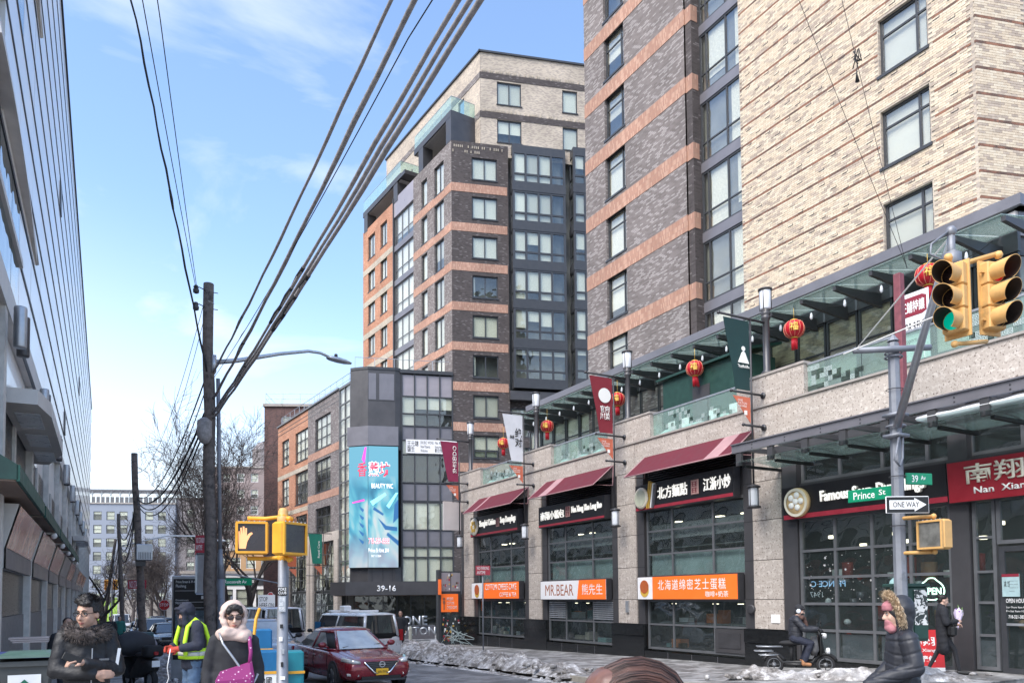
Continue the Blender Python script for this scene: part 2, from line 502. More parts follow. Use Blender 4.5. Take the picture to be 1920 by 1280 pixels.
M['rubber'] = plain('rubber', (.018, .018, .02), .85, 0, .2, 20)
M['white'] = plain('white_paint', (.78, .78, .78), .45, 0, .06, 3)
M['chrome'] = plain('chrome', (.75, .76, .78), .12, 1, 0)
M['alu'] = plain('brushed_metal', (.46, .48, .51), .42, .7, .12, 6)
M['galv'] = plain('galvanised_pole', (.22, .232, .262), .55, .35, .14, 4, alt=(.15, .16, .18), altfac=.2)
M['yellow'] = plain('signal_yellow', (.70, .34, .028), .5, 0, .12, 5, alt=(.5, .26, .05), altfac=.1)
M['amber'] = plain('weathered_yellow', (.64, .37, .13), .55, 0, .14, 4, alt=(.45, .27, .1), altfac=.2)
M['sign_green'] = plain('street_sign_green', (.0, .21, .105), .4, 0, .06)
M['green_paint'] = plain('dark_green_paint', (.014, .05, .04), .5, 0, .2, 5)
M['green_fascia'] = plain('green_fascia', (.006, .07, .05), .5, 0, .15, 3)
M['wood'] = plain('weathered_pole_wood', (.135, .112, .10), .9, 0, .35, 9, .5, 30, alt=(.06, .05, .046), altfac=.3)
M['cable'] = plain('black_cable', (.014, .014, .016), .7, 0, .2)
M['cable_grey'] = plain('grey_cable_bundle', (.27, .255, .255), .75, 0, .3, 14)
M['bark'] = plain('bare_bark', (.062, .052, .049), .95, 0, .3, 12)
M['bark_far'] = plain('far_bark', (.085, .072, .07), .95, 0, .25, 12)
M['asphalt'] = plain('asphalt', (.10, .10, .105), .6, 0, .3, 2, .4, 60, alt=(.20, .20, .205), altfac=.5, detail=9)
M['concrete'] = plain('pavement_concrete', (.32, .315, .31), .7, 0, .3, 2.5, .3, 50, alt=(.14, .135, .13), altfac=.6)
M['kerb'] = plain('kerb_stone', (.30, .275, .235), .8, 0, .2, 6)
M['ground'] = plain('far_ground', (.16, .155, .15), .95, 0, .2, .1)
M['paint_white'] = plain('road_paint', (.55, .55, .54), .8, 0, .25, 7)
M['red'] = plain('lantern_red', (.46, .006, .018), .5, 0, .08, 8)
M['gold'] = plain('lantern_gold', (.72, .45, .08), .4, .2, .1)
M['lamp_glass'] = plain('frosted_lamp', (.66, .68, .72), .3, 0, .05, 4)
# ---------------------------------------------------------------- ground
def smooth(a, b, x):
 t = min(1, max(0, (x - a) / (b - a)))
 return t * t * (3 - 2 * t)
def gz(y):                                  # pavement level: the street drops away from the corner
 return .36 * (1 - smooth(9.5, 16.5, y)) - .02 * max(0, min(y, 170) - 18)
def sheet(name, x0, x1, y0, y1, dz, mat, step=1.0, side=None, xs=3):
 mb = MB()
 n = max(1, int((y1 - y0) / step))
 ys = [y0 + (y1 - y0) * i / n for i in range(n + 1)]
 X = [x0 + (x1 - x0) * i / xs for i in range(xs + 1)]
 pts = [(x, y, gz(y) + dz) for y in ys for x in X]
 k = xs + 1
 mb.add(pts, [(i * k + j, i * k + j + 1, (i + 1) * k + j + 1, (i + 1) * k + j) for i in range(n) for j in range(xs)])
 return struct(mb, name, mat)
mb = MB()
mb.add([(-1500, -600, -5), (1500, -600, -5), (1500, 2500, -5), (-1500, 2500, -5)], [(0, 1, 2, 3)])
struct(mb, 'ground', M['ground'])
KL, KR = 3.15, 11.0
sheet('road', KL, KR, 6.5, 190, -.14, M['asphalt'], 1.5, xs=4)
sheet('side_street', KL, 60, -9, 6.5, -.14, M['asphalt'], 1.5, xs=6)
WALK = []
def slabs(name, x0, x1, y0, y1, mat, nx, ny):
 """a pavement with its flags as real slabs, joints recessed"""
 base = sheet(name, x0, x1, y0, y1, -.012, mat, 1.2)
 for i in range(nx):
  for j in range(ny):
   a, b = x0 + (x1 - x0) * i / nx + .012, x0 + (x1 - x0) * (i + 1) / nx - .012
   c, e = y0 + (y1 - y0) * j / ny + .012, y0 + (y1 - y0) * (j + 1) / ny - .012
   q = MB()
   q.add([(a, c, gz(c)), (b, c, gz(c)), (b, e, gz(e)), (a, e, gz(e)), (a, c, gz(c) - .1), (b, c, gz(c) - .1), (b, e, gz(e) - .1), (a, e, gz(e) - .1)],
                  [(0, 1, 2, 3), (0, 4, 5, 1), (1, 5, 6, 2), (2, 6, 7, 3), (3, 7, 4, 0)])
   q.build('paving_slab', mat, base)
 return base
slabs('pavement', -2.6, KL - .16, -3, 21, M['concrete'], 4, 16)
sheet('far_pavement', -2.6, KL - .16, 21.0, 190, 0, M['concrete'], 1.5)
slabs('shop_pavement', KR + .16, 16.9, 8.4, 24, M['concrete'], 4, 11)
sheet('far_shop_pavement', KR + .16, 26, 24.0, 120, 0, M['concrete'], 1.5)
for nm, xa, y0, y1 in (('kerb', KL - .15, -3, 150), ('kerb', KR, 8.2, 120)):
 mb = MB()
 n = int((y1 - y0) / 1.5)
 for i in range(n):
  a, b = y0 + (y1 - y0) * i / n, y0 + (y1 - y0) * (i + 1) / n - .01
  mb.add([(xa, a, gz(a) + .004), (xa + .15, a, gz(a) + .004), (xa + .15, b, gz(b) + .004), (xa, b, gz(b) + .004), (xa, a, gz(a) - .3), (xa + .15, a, gz(a) - .3), (xa + .15, b, gz(b) - .3), (xa, b, gz(b) - .3)],
               [(0, 1, 2, 3), (0, 4, 5, 1), (1, 5, 6, 2), (2, 6, 7, 3), (3, 7, 4, 0)])
 struct(mb, nm, M['kerb'])
mb = MB()
for k in range(9):
 a = 7.0 + k * .85
 mb.add([(a - 3, 7.1, gz(7.1) - .134), (a - 2.6, 7.1, gz(7.1) - .134), (a - 2.6, 9.6, gz(9.6) - .134), (a - 3, 9.6, gz(9.6) - .134)], [(0, 1, 2, 3)])
struct(mb, 'crosswalk_marking', M['paint_white'])
mb = MB()
for k in range(12):
 a = 18 + k * 9
 mb.add([(7.0, a, gz(a) - .134), (7.12, a, gz(a) - .134), (7.12, a + 3, gz(a + 3) - .134), (7.0, a + 3, gz(a + 3) - .134)], [(0, 1, 2, 3)])
struct(mb, 'lane_marking', M['paint_white'])

# ---------------------------------------------------------------- the corner building on the right
FX = 16.75
A = frame((FX, 0, 0), (0, -1, 0))           # s = -Y
RB = thing('corner_building', 'granite fronted corner building with dumpling shops below and a grey and beige brick tower above', 'building', (FX, 21, 0))
BAYS = [(16.22, 20.72), (22.58, 27.07), (28.82, 33.54)]      # shop openings
PIL = [15.34, 21.7, 28.0, 34.37]
# dark core seen through the glass
mb = MB()
mb.box(18.6, 19.2, 7.0, 35.0, -.6, 6.9)
mb.box(17.0, 26, 34.6, 35.0, -.6, 6.9)
mb.box(17.0, 19.2, 7, 35, 6.95, 7.1)
mb.build('shop_interior', M['inside'], RB)
mb = MB()
mb.box(17.3, 18.6, 7.5, 35, -.35, .05)
mb.build('shop_floor', M['inside_grey'], RB)
# granite panels of every pilaster, one by one
ZJ = [1.065, 1.9, 3.0, 4.12, 5.22, 6.32, 7.3]
for p in PIL:
 for a, b in zip(ZJ, ZJ[1:]):
  pbox('granite_panel', RB, A, -p - .52, -p + .52, rnd(0, .006), .3, a + .009, b - .009, M['stone'])
 pbox('dark_column', RB, A, -p - .9, -p - .53, .045, .34, 1.065, 6.3, M['panel_dark'])
 pbox('dark_column', RB, A, -p + .53, -p + .9, .045, .34, 1.065, 6.3, M['panel_dark'])
 for a in (1.9, 3.0, 4.12, 5.22):
  pbox('column_joint', RB, A, -p - .905, -p - .525, .041, .05, a - .006, a + .006, M['black'])
  pbox('column_joint', RB, A, -p + .525, -p + .905, .041, .05, a - .006, a + .006, M['black'])
 # pier above: cap carrying the lamp
 for a, b in ((-p - 1.0, -p - .006), (-p + .006, -p + 1.4)):
  pbox('granite_panel', RB, A, a, b, -.02, .5, 7.37, 8.17, M['stone'])
 pbox('pier_cap', RB, A, -p - 1.03, -p + 1.43, -.05, .53, 8.17, 8.24, M['stone_cap'])
 # black granite base
 pbox('base_slab', RB, A, -p - .9, -p + .9, -.03, .3, -.7, .66, M['black_granite'])
 pbox('base_slab', RB, A, -p - .9, -p + .9, -.055, .3, .67, 1.06, M['black_granite'])
# spandrel panels over each opening
for a, b in [(7.6, 10.9), (10.915, 14.82), *[(p0 + .54, (p0 + p1) / 2 - .006) for p0, p1 in zip(PIL, PIL[1:])], *[((p0 + p1) / 2 + .006, p1 - .54) for p0, p1 in zip(PIL, PIL[1:])], (34.91, 35.2)]:
 pbox('granite_panel', RB, A, -b, -a, .004, .3, 6.32 if a > 15 else 6.2, 7.3, M['stone'])
pbox('stone_ledge', RB, A, -35.2, -7.3, -.045, .45, 7.302, 7.36, M['stone_cap'])
# end return of the podium
for z0, z1 in zip(ZJ, ZJ[1:]):
 for k in range(3):
  pbox('granite_panel', RB, A, -35.2, -34.9, .31 + k * 1.2, 1.5 + k * 1.2, z0 + .009, z1 - .009, M['stone'])
# shopfront windows
def shopfront(y0, y1, base=.24, louv=()):
 s0, s1 = -y1, -y0
 pbox('base_slab', RB, A, s0 - .12, s1 + .12, -.02, .25, -.7, base - .06, M['black_granite'])
 for k in range(3): pbox('base_joint', RB, A, s0 + (k + 1) * (s1 - s0) / 4 - .006, s0 + (k + 1) * (s1 - s0) / 4 + .006, -.024, 0, -.7, base - .06, M['panel_mid'])
 window(RB, A, s0, s1, base, 1.9, (.285, .70), (.5,), .075, .1, M['frame_grey'], M['shop_glass'], name='shop_window')
 window(RB, A, s0, s1, 2.62, 4.95, (.285, .70), (.335, .67), .075, .1, M['frame_grey'], M['shop_glass'], name='shop_window')
 pbox('transom', RB, A, s0, s1, .12, .3, 1.9, 2.62, M['panel_dark'])
 lv = MB(A)
 lv.box(s0 - .1, s1 + .1, .3, .34, 4.95, 6.32)
 lv.build('louvre_back', M['black'], RB)
 for k in range(7):
  pbox('louvre_slat', RB, A, s0 + .05, s1 - .05, .14, .26, 5.74 + k * .08, 5.765 + k * .08, M['panel_dark'])
 pbox('back_panel', RB, A, s0, s1, .1, .28, 4.95, 5.7, M['panel_dark'])
for i, (a, b) in enumerate(BAYS): shopfront(a, b)
# the middle shop's steel louvres in the lower corners, and the first shop's service hatch
a, b = BAYS[1]
for s0, s1 in ((-b + .08, -b + 1.25), (-a - 1.3, -a - .08)):
 for k in range(9):
  pbox('louvre_slat', RB, A, s0, s1, .075, .12, 1.16 + k * .075, 1.205 + k * .075, M['alu'])
a, b = BAYS[0]
pbox('service_hatch', RB, A, -a - 1.3, -a - .1, .06, .12, .32, 1.02, M['panel_dark'])
pbox('hatch_panel', RB, A, -a - 1.15, -a - .25, .045, .06, .45, .9, M['steel'])
M['lit_lamp'] = plain('lit_shop_lamp', (.8, .7, .5), .5, 0, 0, emit=(1, .86, .62, 2.2))
M['reflection_teal'] = plain('painted_reflection', (.34, .41, .40), .7, 0, .25, .8)  # teal-grey colour standing in for reflections in the shop glass
# stock and furniture glimpsed through the panes
g = MB(A)
for k in range(90):
 s = rnd(-33.4, -16.3)
 if -22.6 < s < -20.7 or -28.8 < s < -27.1: continue
 h = rnd(.15, .6)
 zz = (.3, .3, 1.15, 1.15, 2.7)[k % 5]
 dd = rnd(.35, .9)
 g.box(s, s + rnd(.08, .55), dd, dd + rnd(.1, .4), zz, zz + h * rnd(.4, 1.1), k % 6)
g.build('stock', [M['white'], M['panel_mid'], M['inside_warm'], plain('stock_orange', (.5, .16, .05)), plain('stock_cream', (.5, .45, .35)), plain('stock_teal', (.12, .25, .25))], RB)['kind'] = 'stuff'
for bi, zz in ((0, 2.66), (1, 2.66), (2, 2.66), (0, 3.9), (1, 3.9)):
 a, b = BAYS[bi]
 pbox('reflection_panel', RB, A, -b + .1, -a - .1, .24, .25, zz, zz + (.72 if zz < 3 else .5), M['reflection_teal'] if zz < 3 else M['inside_grey'])  # added panels behind the glass, coloured to imitate reflections in the panes
for a, b in BAYS:
 for k in range(3):
  x = -b + .8 + k * 1.3 + rnd(-.4, .5)
  pbox('ceiling_lamp', RB, A, x, x + rnd(.08, .25), .9, 1.1, 4.5, 4.54, M['lit_lamp'])
  pbox('ceiling_lamp', RB, A, x, x + rnd(.05, .2), .7, .8, 1.74, 1.76, M['lit_lamp'])
 for z in (1.1, 3.6): pbox('shelf', RB, A, -b + .1, -a - .1, .5, .95, z, z + .04, M['inside_grey'])
# the tall shopfront on the near corner
y0, y1 = 10.1, 14.3
pbox('base_slab', RB, A, -14.4, -7.6, -.02, .25, -.7, .30, M['black_granite'])
pbox('dark_column', RB, A, -14.82, -14.32, .03, .34, .30, 6.2, M['panel_dark'])
window(RB, A, -14.3, -10.15, .33, 4.05, (.265, .52, .76), (.205, .39, .575, .765), .085, .08, M['frame_grey'], M['shop_glass'], name='shop_window', fd=.09)
pbox('dark_column', RB, A, -10.14, -9.72, .0, .34, .30, 6.2, M['panel_dark'])
window(RB, A, -9.7, -9.22, .4, 4.05, (), (.2, .39, .57, .77), .07, .08, M['frame_grey'], M['shop_glass'], name='shop_window', fd=.09)
window(RB, A, -9.2, -7.6, 3.05, 4.05, (.45,), (), .08, .08, M['frame_grey'], M['shop_glass'], name='shop_window', fd=.09)
dr = window(RB, A, -9.18, -8.1, .36, 3.0, (), (), .11, .1, M['frame'], M['shop_glass'], name='glass_door', fd=.06)
pbox('push_bar', dr, A, -9.05, -8.25, .05, .08, 1.35, 1.40, M['alu'])
window(RB, A, -8.05, -7.6, .36, 3.0, (), (.4,), .07, .08, M['frame_grey'], M['shop_glass'], name='shop_window', fd=.09)
window(RB, A, -14.3, -7.6, 5.0, 6.15, (.18, .36, .53, .68, .84), (), .085, .2, M['frame_grey'], M['shop_glass'], name='clerestory', fd=.09)
pbox('transom', RB, A, -14.3, -7.6, .12, .3, 4.05, 5.0, M['panel_dark'])
# frosted lower panes
for s0, s1 in ((-14.2, -13.3), (-13.1, -12.2), (-12.0, -11.2), (-9.65, -9.27)):
 pbox('frosted_film', RB, A, s0, s1, .15, .155, .42, 1.02, M['panel_mid'])
sn = MB(A)
for k in range(70):
 s, z, r = rnd(-14.2, -11.2), rnd(1.85, 3.1), rnd(.008, .02)
 sn.box(s, s + r, .11, .113, z, z + r)
for k in range(9):
 s, z = rnd(-14.1, -11.3), rnd(1.9, 3.0)
 for q in range(3):
  dx, dz = .035 * math.cos(q * math.pi / 3), .035 * math.sin(q * math.pi / 3)
  sn.add([(s - dx - dz * .12, .111, z - dz + dx * .12), (s + dx - dz * .12, .111, z + dz + dx * .12), (s + dx + dz * .12, .111, z + dz - dx * .12), (s - dx + dz * .12, .111, z - dz - dx * .12)], [(0, 1, 2, 3)])
sn.build('snowflake_stickers', M['white'], RB)['kind'] = 'stuff'
g = MB(A)
for k in range(60):
 s = rnd(-14.2, -7.8)
 z, dd = rnd(.5, 2.5), rnd(.4, 1.4)
 if k % 3: g.box(s, s + rnd(.06, .4), dd, dd + .2, z, z + rnd(.06, .5), k % 5)
 else: g.ball((s, dd, z), (rnd(.05, .12), .1, rnd(.08, .16)), 8, k % 5)
for k in range(9):
 x = -13.8 + k * .72
 pbox('ceiling_lamp', RB, A, x, x + .12, .6 + .3 * (k % 3), .72 + .3 * (k % 3), 3.5 - .25 * (k % 2), 3.58 - .25 * (k % 2), M['lit_lamp'])
g.build('diners_and_decor', [M['inside_warm'], M['white'], M['panel_mid'], plain('decor_red', (.3, .04, .03)), plain('decor_wood', (.3, .18, .1))], RB, True)['kind'] = 'stuff'

# terrace: balustrades, snow, rear glass wall
def balustrade(y0, y1, n):
 bo = MB(A)
 bo.box(-y1, -y0, .085, .125, 8.12, 8.17)
 b = bo.build('balustrade', M['alu'], RB)
 for k in range(n):
  a = -y1 + (y1 - y0) * k / n
  pbox('glass_panel', b, A, a + .012, a + (y1 - y0) / n - .012, .1, .114, 7.365, 8.12, M['green_glass'])
for a, b, n in ((16.36, 20.28, 3), (22.72, 26.58, 3), (29.02, 32.95, 3), (7.4, 13.92, 4)): balustrade(a, b, n)
film = plain('etched_film', (.45, .53, .52), .8, 0, .05)
fb = MB(A)
for a, b, m in ((12.3, 13.9, 60), (7.4, 9.6, 55), (16.6, 19.6, 40), (29.5, 32.5, 30), (23, 26, 22)):
 for k in range(m):
  t_ = random.random() ** 1.4
  s = -b + t_ * (b - a)
  s = round(s / .13) * .13
  z = 7.42 + .13 * int(random.random() * (5.2 - 3.5 * t_))
  for w0, w1 in ((0, .115), (.028, .087)):
   q = .012
   fb.box(s + w0, s + w1, .092, .096, z + w0, z + w0 + q).box(s + w0, s + w1, .092, .096, z + w1 - q, z + w1).box(s + w0, s + w0 + q, .092, .096, z + w0 + q, z + w1 - q).box(s + w1 - q, s + w1, .092, .096, z + w0 + q, z + w1 - q)
fb.build('etched_pattern', film, RB)['kind'] = 'stuff'
UX = 2.75                                    # upper wall depth behind the podium face
pbox('terrace_floor', RB, A, -35, -7.2, .5, UX + .2, 7.12, 7.2, M['stone_cap'])
uw = MB(A)
uw.box(-33.0, -9.9, UX + .5, UX + .7, 7.2, 11.6)
uw.build('hall_interior', plain('hall_wall', (.46, .44, .37), .9, 0, .3, .6), RB)
n = 21
for k in range(n):
 s0, s1 = -33.0 + 23.1 * k / n, -33.0 + 23.1 * (k + 1) / n
 window(RB, A, s0 + .02, s1 - .02, 7.2, 10.2, (), (.36, .7), .06, UX, M['frame'], M['pane'], ((0, 1, (.55, .3, .45, .7)[k % 4]),), M['blind'], name='hall_window')
 pbox('fascia_panel', RB, A, s0 + .035, s1 - .035, UX - .02, UX + .1, 10.72, 11.18, M['panel_pink'])
 pbox('fascia_mullion', RB, A, s0 - .035, s0 + .035, UX - .06, UX + .1, 10.2, 11.25, M['panel_mid'])
pbox('fascia_rail', RB, A, -33.0, -9.9, UX - .03, UX + .1, 10.2, 10.72, M['panel_dark'])
pbox('roof_coping', RB, A, -33.1, -9.75, UX - .14, UX + .3, 11.25, 11.52, M['panel_mid'])
# return of that upper wall round the corner, along the side street
D2 = V((math.sin(R(107.2)), math.cos(R(107.2)), 0))
B2 = frame((19.5, 9.95, 0), D2)
pbox('roof_coping', RB, B2, 0, 9, -.14, .3, 11.25, 11.52, M['panel_mid'])
pbox('fascia_rail', RB, B2, 0, 9, .06, .2, 10.2, 11.24, M['panel_dark'])
for k in range(5):
 pbox('fascia_panel', RB, B2, .1 + k * 1.1, 1.1 + k * 1.1, 0, .1, 10.6, 11.18, M['panel_mid'])
 window(RB, B2, .05 + k * 1.1, 1.12 + k * 1.1, 7.2, 10.2, (), (.36, .7), .06, 0.05, M['frame'], M['pane'], (), M['blind'], name='hall_window')
# glass canopy over the terrace: steel brackets carrying tilted glass
ys = [9.2 + 1.09 * k for k in range(22)]
for y in ys:
 if 'cbm' not in _mc:
  _mc['cbm'] = MB().prism([(-1.95, 10.16), (0, 10.02), (0, 10.42), (-1.95, 10.27)], -.05, .05).mesh('canopy_beam', M['steel'])
 put('canopy_beam', _mc['cbm'], RB, T(FX + UX, y, 0))
for ya, yb in zip(ys, ys[1:]):
 cg = MB()
 x0, x1 = FX + .75, FX + UX - .05
 cg.add([(x0, ya + .02, 10.30), (x1, ya + .02, 10.68), (x1, yb - .02, 10.68), (x0, yb - .02, 10.30), (x0, ya + .02, 10.315), (x1, ya + .02, 10.695), (x1, yb - .02, 10.695), (x0, yb - .02, 10.315)],
           [(0, 3, 2, 1), (4, 5, 6, 7), (0, 1, 5, 4), (1, 2, 6, 5), (2, 3, 7, 6), (3, 0, 4, 7)])
 cg.build('canopy_pane', M['canopy_glass'], RB)
# festoon bulbs under it
fs = MB()
pts = []
for k in range(20 * 8 + 1):
 y = 9.6 + k * 22 / 160
 pts.append((FX + 1.1, y, 9.95 - .16 * abs(math.sin(k * math.pi / 8))))
fs.tube(pts, .008, 4)
fs.build('festoon_cable', M['cable'], RB)
for k in range(21):
 y = 10.2 + k * 1.09
 b = MB()
 b.lathe([(.012, .1), (.03, .07), (.035, .03), (.045, -.03), (.03, -.08), (.004, -.1)], (0, 0, 0), 8)
 if 'bulb' not in _mc: _mc['bulb'] = b.mesh('festoon_bulb', M['lamp_glass'], True)
 put('festoon_bulb', _mc['bulb'], RB, T(FX + 1.1, y, 9.83))
# dark green stall on the terrace
st = thing('terrace_kiosk', 'dark green stall with a lean-to roof standing behind the terrace railing', 'stall', (18.5, 18.9, 7.2))
mb = MB()
mb.box(17.75, 19.1, 17.0, 20.8, 7.2, 9.5).build('body', M['green_paint'], st)
mb = MB()
mb.add([(17.6, 16.8, 9.5), (19.2, 16.8, 9.9), (19.2, 21.0, 9.9), (17.6, 21.0, 9.5), (17.6, 16.8, 9.58), (19.2, 16.8, 9.98), (19.2, 21.0, 9.98), (17.6, 21.0, 9.58)], [(0, 3, 2, 1), (4, 5, 6, 7), (0, 1, 5, 4), (1, 2, 6, 5), (2, 3, 7, 6), (3, 0, 4, 7)]).build('roof', M['green_paint'], st)
for y in (17.3, 18.2, 19.5, 20.2):
 pbox('notice', st, A, -y - .35, -y, 1.0 - .02, 1.0 - .005, 7.6, 8.0, M['white'])
pbox('door', st, A, -19.3, -18.5, .985, 1.0, 7.25, 8.9, M['panel_dark'])

# lower glass canopy over the corner shop
CX = -1.45
pbox('canopy_rail', RB, A, -15.12, -7.2, CX - .06, CX + .06, 5.98 - .17, 6.02, M['panel_mid'])
pbox('canopy_rail', RB, A, -15.12, -7.2, CX - .1, CX + .1, 6.02, 6.05, M['panel_mid'])
pbox('canopy_rail', RB, A, -15.0, -7.2, -.1, 0, 5.9, 6.1, M['panel_dark'])
for k in range(8):
 s = -14.9 + k * 1.07
 pbox('canopy_post', RB, A, s - .09, s + .09, CX - .04, CX + .04, 5.46, 5.8, M['panel_dark'])
 pbox('canopy_tie', RB, A, s - .05, s + .05, CX + .07, -.1, 5.86, 5.98, M['panel_dark'])
 pbox('canopy_bracket', RB, A, s + .03, s + .11, CX + .1, 0.02, 5.40, 5.47, M['black'])
 bp = MB(A)
 for q in (-.045, .045):
  bp.ball((s + .5 + q * 0, CX - .065, 5.9 + q), (.022, .012, .022), 6)
 bp.build('bolt', M['steel'], RB)
 if k < 7:
  cg = MB(A)
  n_ = 5
  P = []
  for i in range(n_ + 1):
   u = i / n_
   P.append((CX - .28 + u * 1.62, 5.50 + .09 * math.sin(u * math.pi) - .02 * u))
  cg.add([(s + .02, y_, z_) for y_, z_ in P] + [(s + 1.05, y_, z_) for y_, z_ in P] + [(s + .02, y_, z_ + .014) for y_, z_ in P] + [(s + 1.05, y_, z_ + .014) for y_, z_ in P],
               [f for i in range(n_) for f in ((i, i + 1, n_ + 2 + i, n_ + 1 + i), (2 * n_ + 2 + i, 3 * n_ + 3 + i, 3 * n_ + 4 + i, 2 * n_ + 3 + i))] )
  cg.build('canopy_pane', M['canopy_glass'], RB)
sb = MB()
P = []
for k in range(12):
 y = 9.9 - k * .25
 r = .10 + .03 * math.sin(k * 1.7)
 P.append([(FX + CX + .35 + math.cos(a) * .4, y, 5.68 + max(-.03, math.sin(a) * r)) for a in [i * math.pi / 5 for i in range(10)]])
sb.rings(P)
M['snow'] = plain('snow', (.80, .81, .84), .8, 0, .06, 5, .4, 30)
tag(sb.build('snow_patch', M['snow'], None, True), 'strip of snow lying on the lower glass canopy', 'snow', kind='stuff')
# snow along the terrace ledge, behind the balustrades
sb = MB()
for a, b in ((16.4, 20.25), (22.8, 26.5), (29.1, 32.9)):
 P = []
 for k in range(16):
  y = a + (b - a) * k / 15
  h = .10 + .05 * math.sin(k * 1.3 + a) + .03 * math.sin(k * 3.1)
  P.append([(FX + .16, y, 7.36), (FX + .17, y, 7.36 + h), (FX + .3, y, 7.39 + h), (FX + .7, y, 7.36)])
 sb.rings(P, closed=False)
tag(sb.build('terrace_snow', M['snow'], None, True), 'snow lying on the terrace behind the glass balustrade', 'snow', kind='stuff')

# ---- tower
TD = UX + .02
gops, bops = [], []
for k in range(9):
 z = 8.0 + k * 2.63 + 3.1
 gops.append((-26.38, -25.0, z - .0, z + 1.86))
for k in range(8):
 z = 11.32 + k * 2.66
 bops.append((-13.44, -12.0, z, z + 1.62))
tw = MB(A)
wall(tw, -27.85, -21.32, 7.2, 36, gops, TD, .25)
tw.box(-21.34, -21.32, TD, TD + .75, 7.2, 36)
tw.build('grey_brick_wall', M['grey_brick'], RB)
tw = MB(A)
tw.box(-27.87, -27.6, TD + .02, TD + 9, 7.2, 36)
tw.box(-21.319, -21.0, TD + .05, TD + 1.0, 7.2, 36)
tw.build('return_wall', M['dark_brick'], RB)
tb = MB(A)
wall(tb, -18.68, -10.77, 9, 36, bops, TD + .05, .22)
tb.build('beige_brick_wall', M['beige_brick'], RB)
B3 = frame((FX + TD + .05, 10.77, 0), D2)
tb = MB(B3)
rops = [(1.52, 3.2, 11.32 + k * 2.66, 12.94 + k * 2.66) for k in range(8)]
wall(tb, 0, 8, 9, 36, rops, 0, .22)
tb.build('beige_brick_return', M['beige_brick'], RB)
cmb = MB(A)
cmb.box(-27.6, -11.2, TD + .6, TD + 8, 7.2, 35.5)
cmb.build('tower_interior', M['inside_grey'], RB)
for o in gops:
 window(RB, A, *o, (.78,), (.70,), .07, TD + .12, M['frame'], M['pane_bright'], ((0, 1, .97),), M['blind'], M['frame'])
for o in bops:
 window(RB, A, *o, (.76,), (.70,), .075, TD + .15, M['frame'], M['pane_bright'], ((0, 1, .97),), M['blind'], M['frame'])
for o in rops:
 window(RB, B3, *o, (.5,), (.70,), .075, .1, M['frame'], M['pane_bright'], ((0, 1, .97),), M['blind'], M['frame'])
for k in range(10):
 z = 20.78 - 2.63 * 4 + k * 2.63
 if z > 34: break
 if z > 7.5:
  pbox('orange_band', RB, A, -27.86, -21.31, TD - .015, TD + .02, z, z + .62, M['band_orange'])
  pbox('orange_band', RB, A, -21.325, -20.985, TD + .03, TD + .34, z, z + .6, M['band_orange'])
# recessed glass strip between the two brick fields
for k in range(9):
 z = 10.0 + k * 2.63
 pbox('spandrel', RB, A, -21.0, -18.66, TD + .42, TD + .7, z - .25, z + .12, M['panel_mid'])
 window(RB, A, -21.0, -18.66, z + .12, z + 2.38, (.14, .56), (.32,), .07, TD + .45, M['frame'], M['pane_bright'], ((.6, 1, .98),) if k % 2 else ((.14, .56, .99), (.7, 1, .98)), M['curtain'], name='strip_window')
# ---- bricks of the beige wall as pieces: brown string courses and proud bricks, the nearest ones one by one
def brickmat():
 m, t, b = newmat('loose_beige_brick')
 oi = nd(t, 'ShaderNodeObjectInfo').outputs['Random']
 gi = nd(t, 'ShaderNodeNewGeometry').outputs['Random Per Island']
 s = nd(t, 'ShaderNodeMath', {0: nd(t, 'ShaderNodeMath', {0: oi, 1: gi}, operation='ADD').outputs[0]}, operation='FRACT')
 r = nd(t, 'ShaderNodeValToRGB', {0: s.outputs[0]})
 e = r.color_ramp
 e.interpolation = 'CONSTANT'
 e.elements[0].color = c4((.61, .515, .39))
 e.elements[0].position = 0
 e.elements[1].position = .3
 e.elements[1].color = c4((.56, .46, .345))
 for p_, c_ in ((.52, (.63, .545, .425)), (.70, (.45, .37, .30)), (.84, (.385, .315, .255)), (.94, (.51, .425, .335))):
  q = e.elements.new(p_)
  q.color = c4(c_)
 tc = nd(t, 'ShaderNodeTexCoord').outputs['Object']
 n = nd(t, 'ShaderNodeTexNoise', {'Vector': tc, 'Scale': 9, 'Detail': 4})
 mu = nd(t, 'ShaderNodeMix', {0: 1.0, 6: r.outputs[0], 7: nd(t, 'ShaderNodeMapRange', {0: n.outputs[0], 1: .3, 2: .7, 3: .9, 4: 1.08}).outputs[0]}, data_type='RGBA', blend_type='MULTIPLY')
 t.links.new(mu.outputs[2], b.inputs['Base Color'])
 b.inputs['Roughness'].default_value = .85
 return m
M['brick_piece'] = brickmat()
M['brown_brick'] = plain('brown_brick', (.24, .115, .075), .85, 0, .3, 3, alt=(.12, .075, .06), altfac=.5)
BW, BH, JT = .2, .067, .008
unit = MB().box(0, BW - JT, 0, .06, 0, BH - JT).mesh('brick', M['brick_piece'])
rest, brown = MB(A), MB(A)
D = TD + .05
cand = []
Z0 = 11.5
rows = int((24 - Z0) / BH)
for i in range(rows):
 z = Z0 + i * BH
 isb = (i % 10 == 6)
 j = 0
 s = -18.66 + (BW / 2 if i % 2 else 0)
 while s + BW < -10.78:
  hole = any(o[0] - .01 < s + BW and s < o[1] + .01 and o[2] - .02 < z + BH and z < o[3] + .01 for o in bops)
  if not hole and (z < 20.5 or s < -14.2):
   if isb:
    brown.box(s, s + BW - JT, D - .012, D + .02, z, z + BH - JT)
   else:
    cand.append((s, z, i))
  s += BW
proud = lambda: -.012 if random.random() < .93 else -.02
near = sorted(cand, key=lambda c: -c[0] + .25 * abs(c[1] - 15.0))[:300]
ns = set(near)
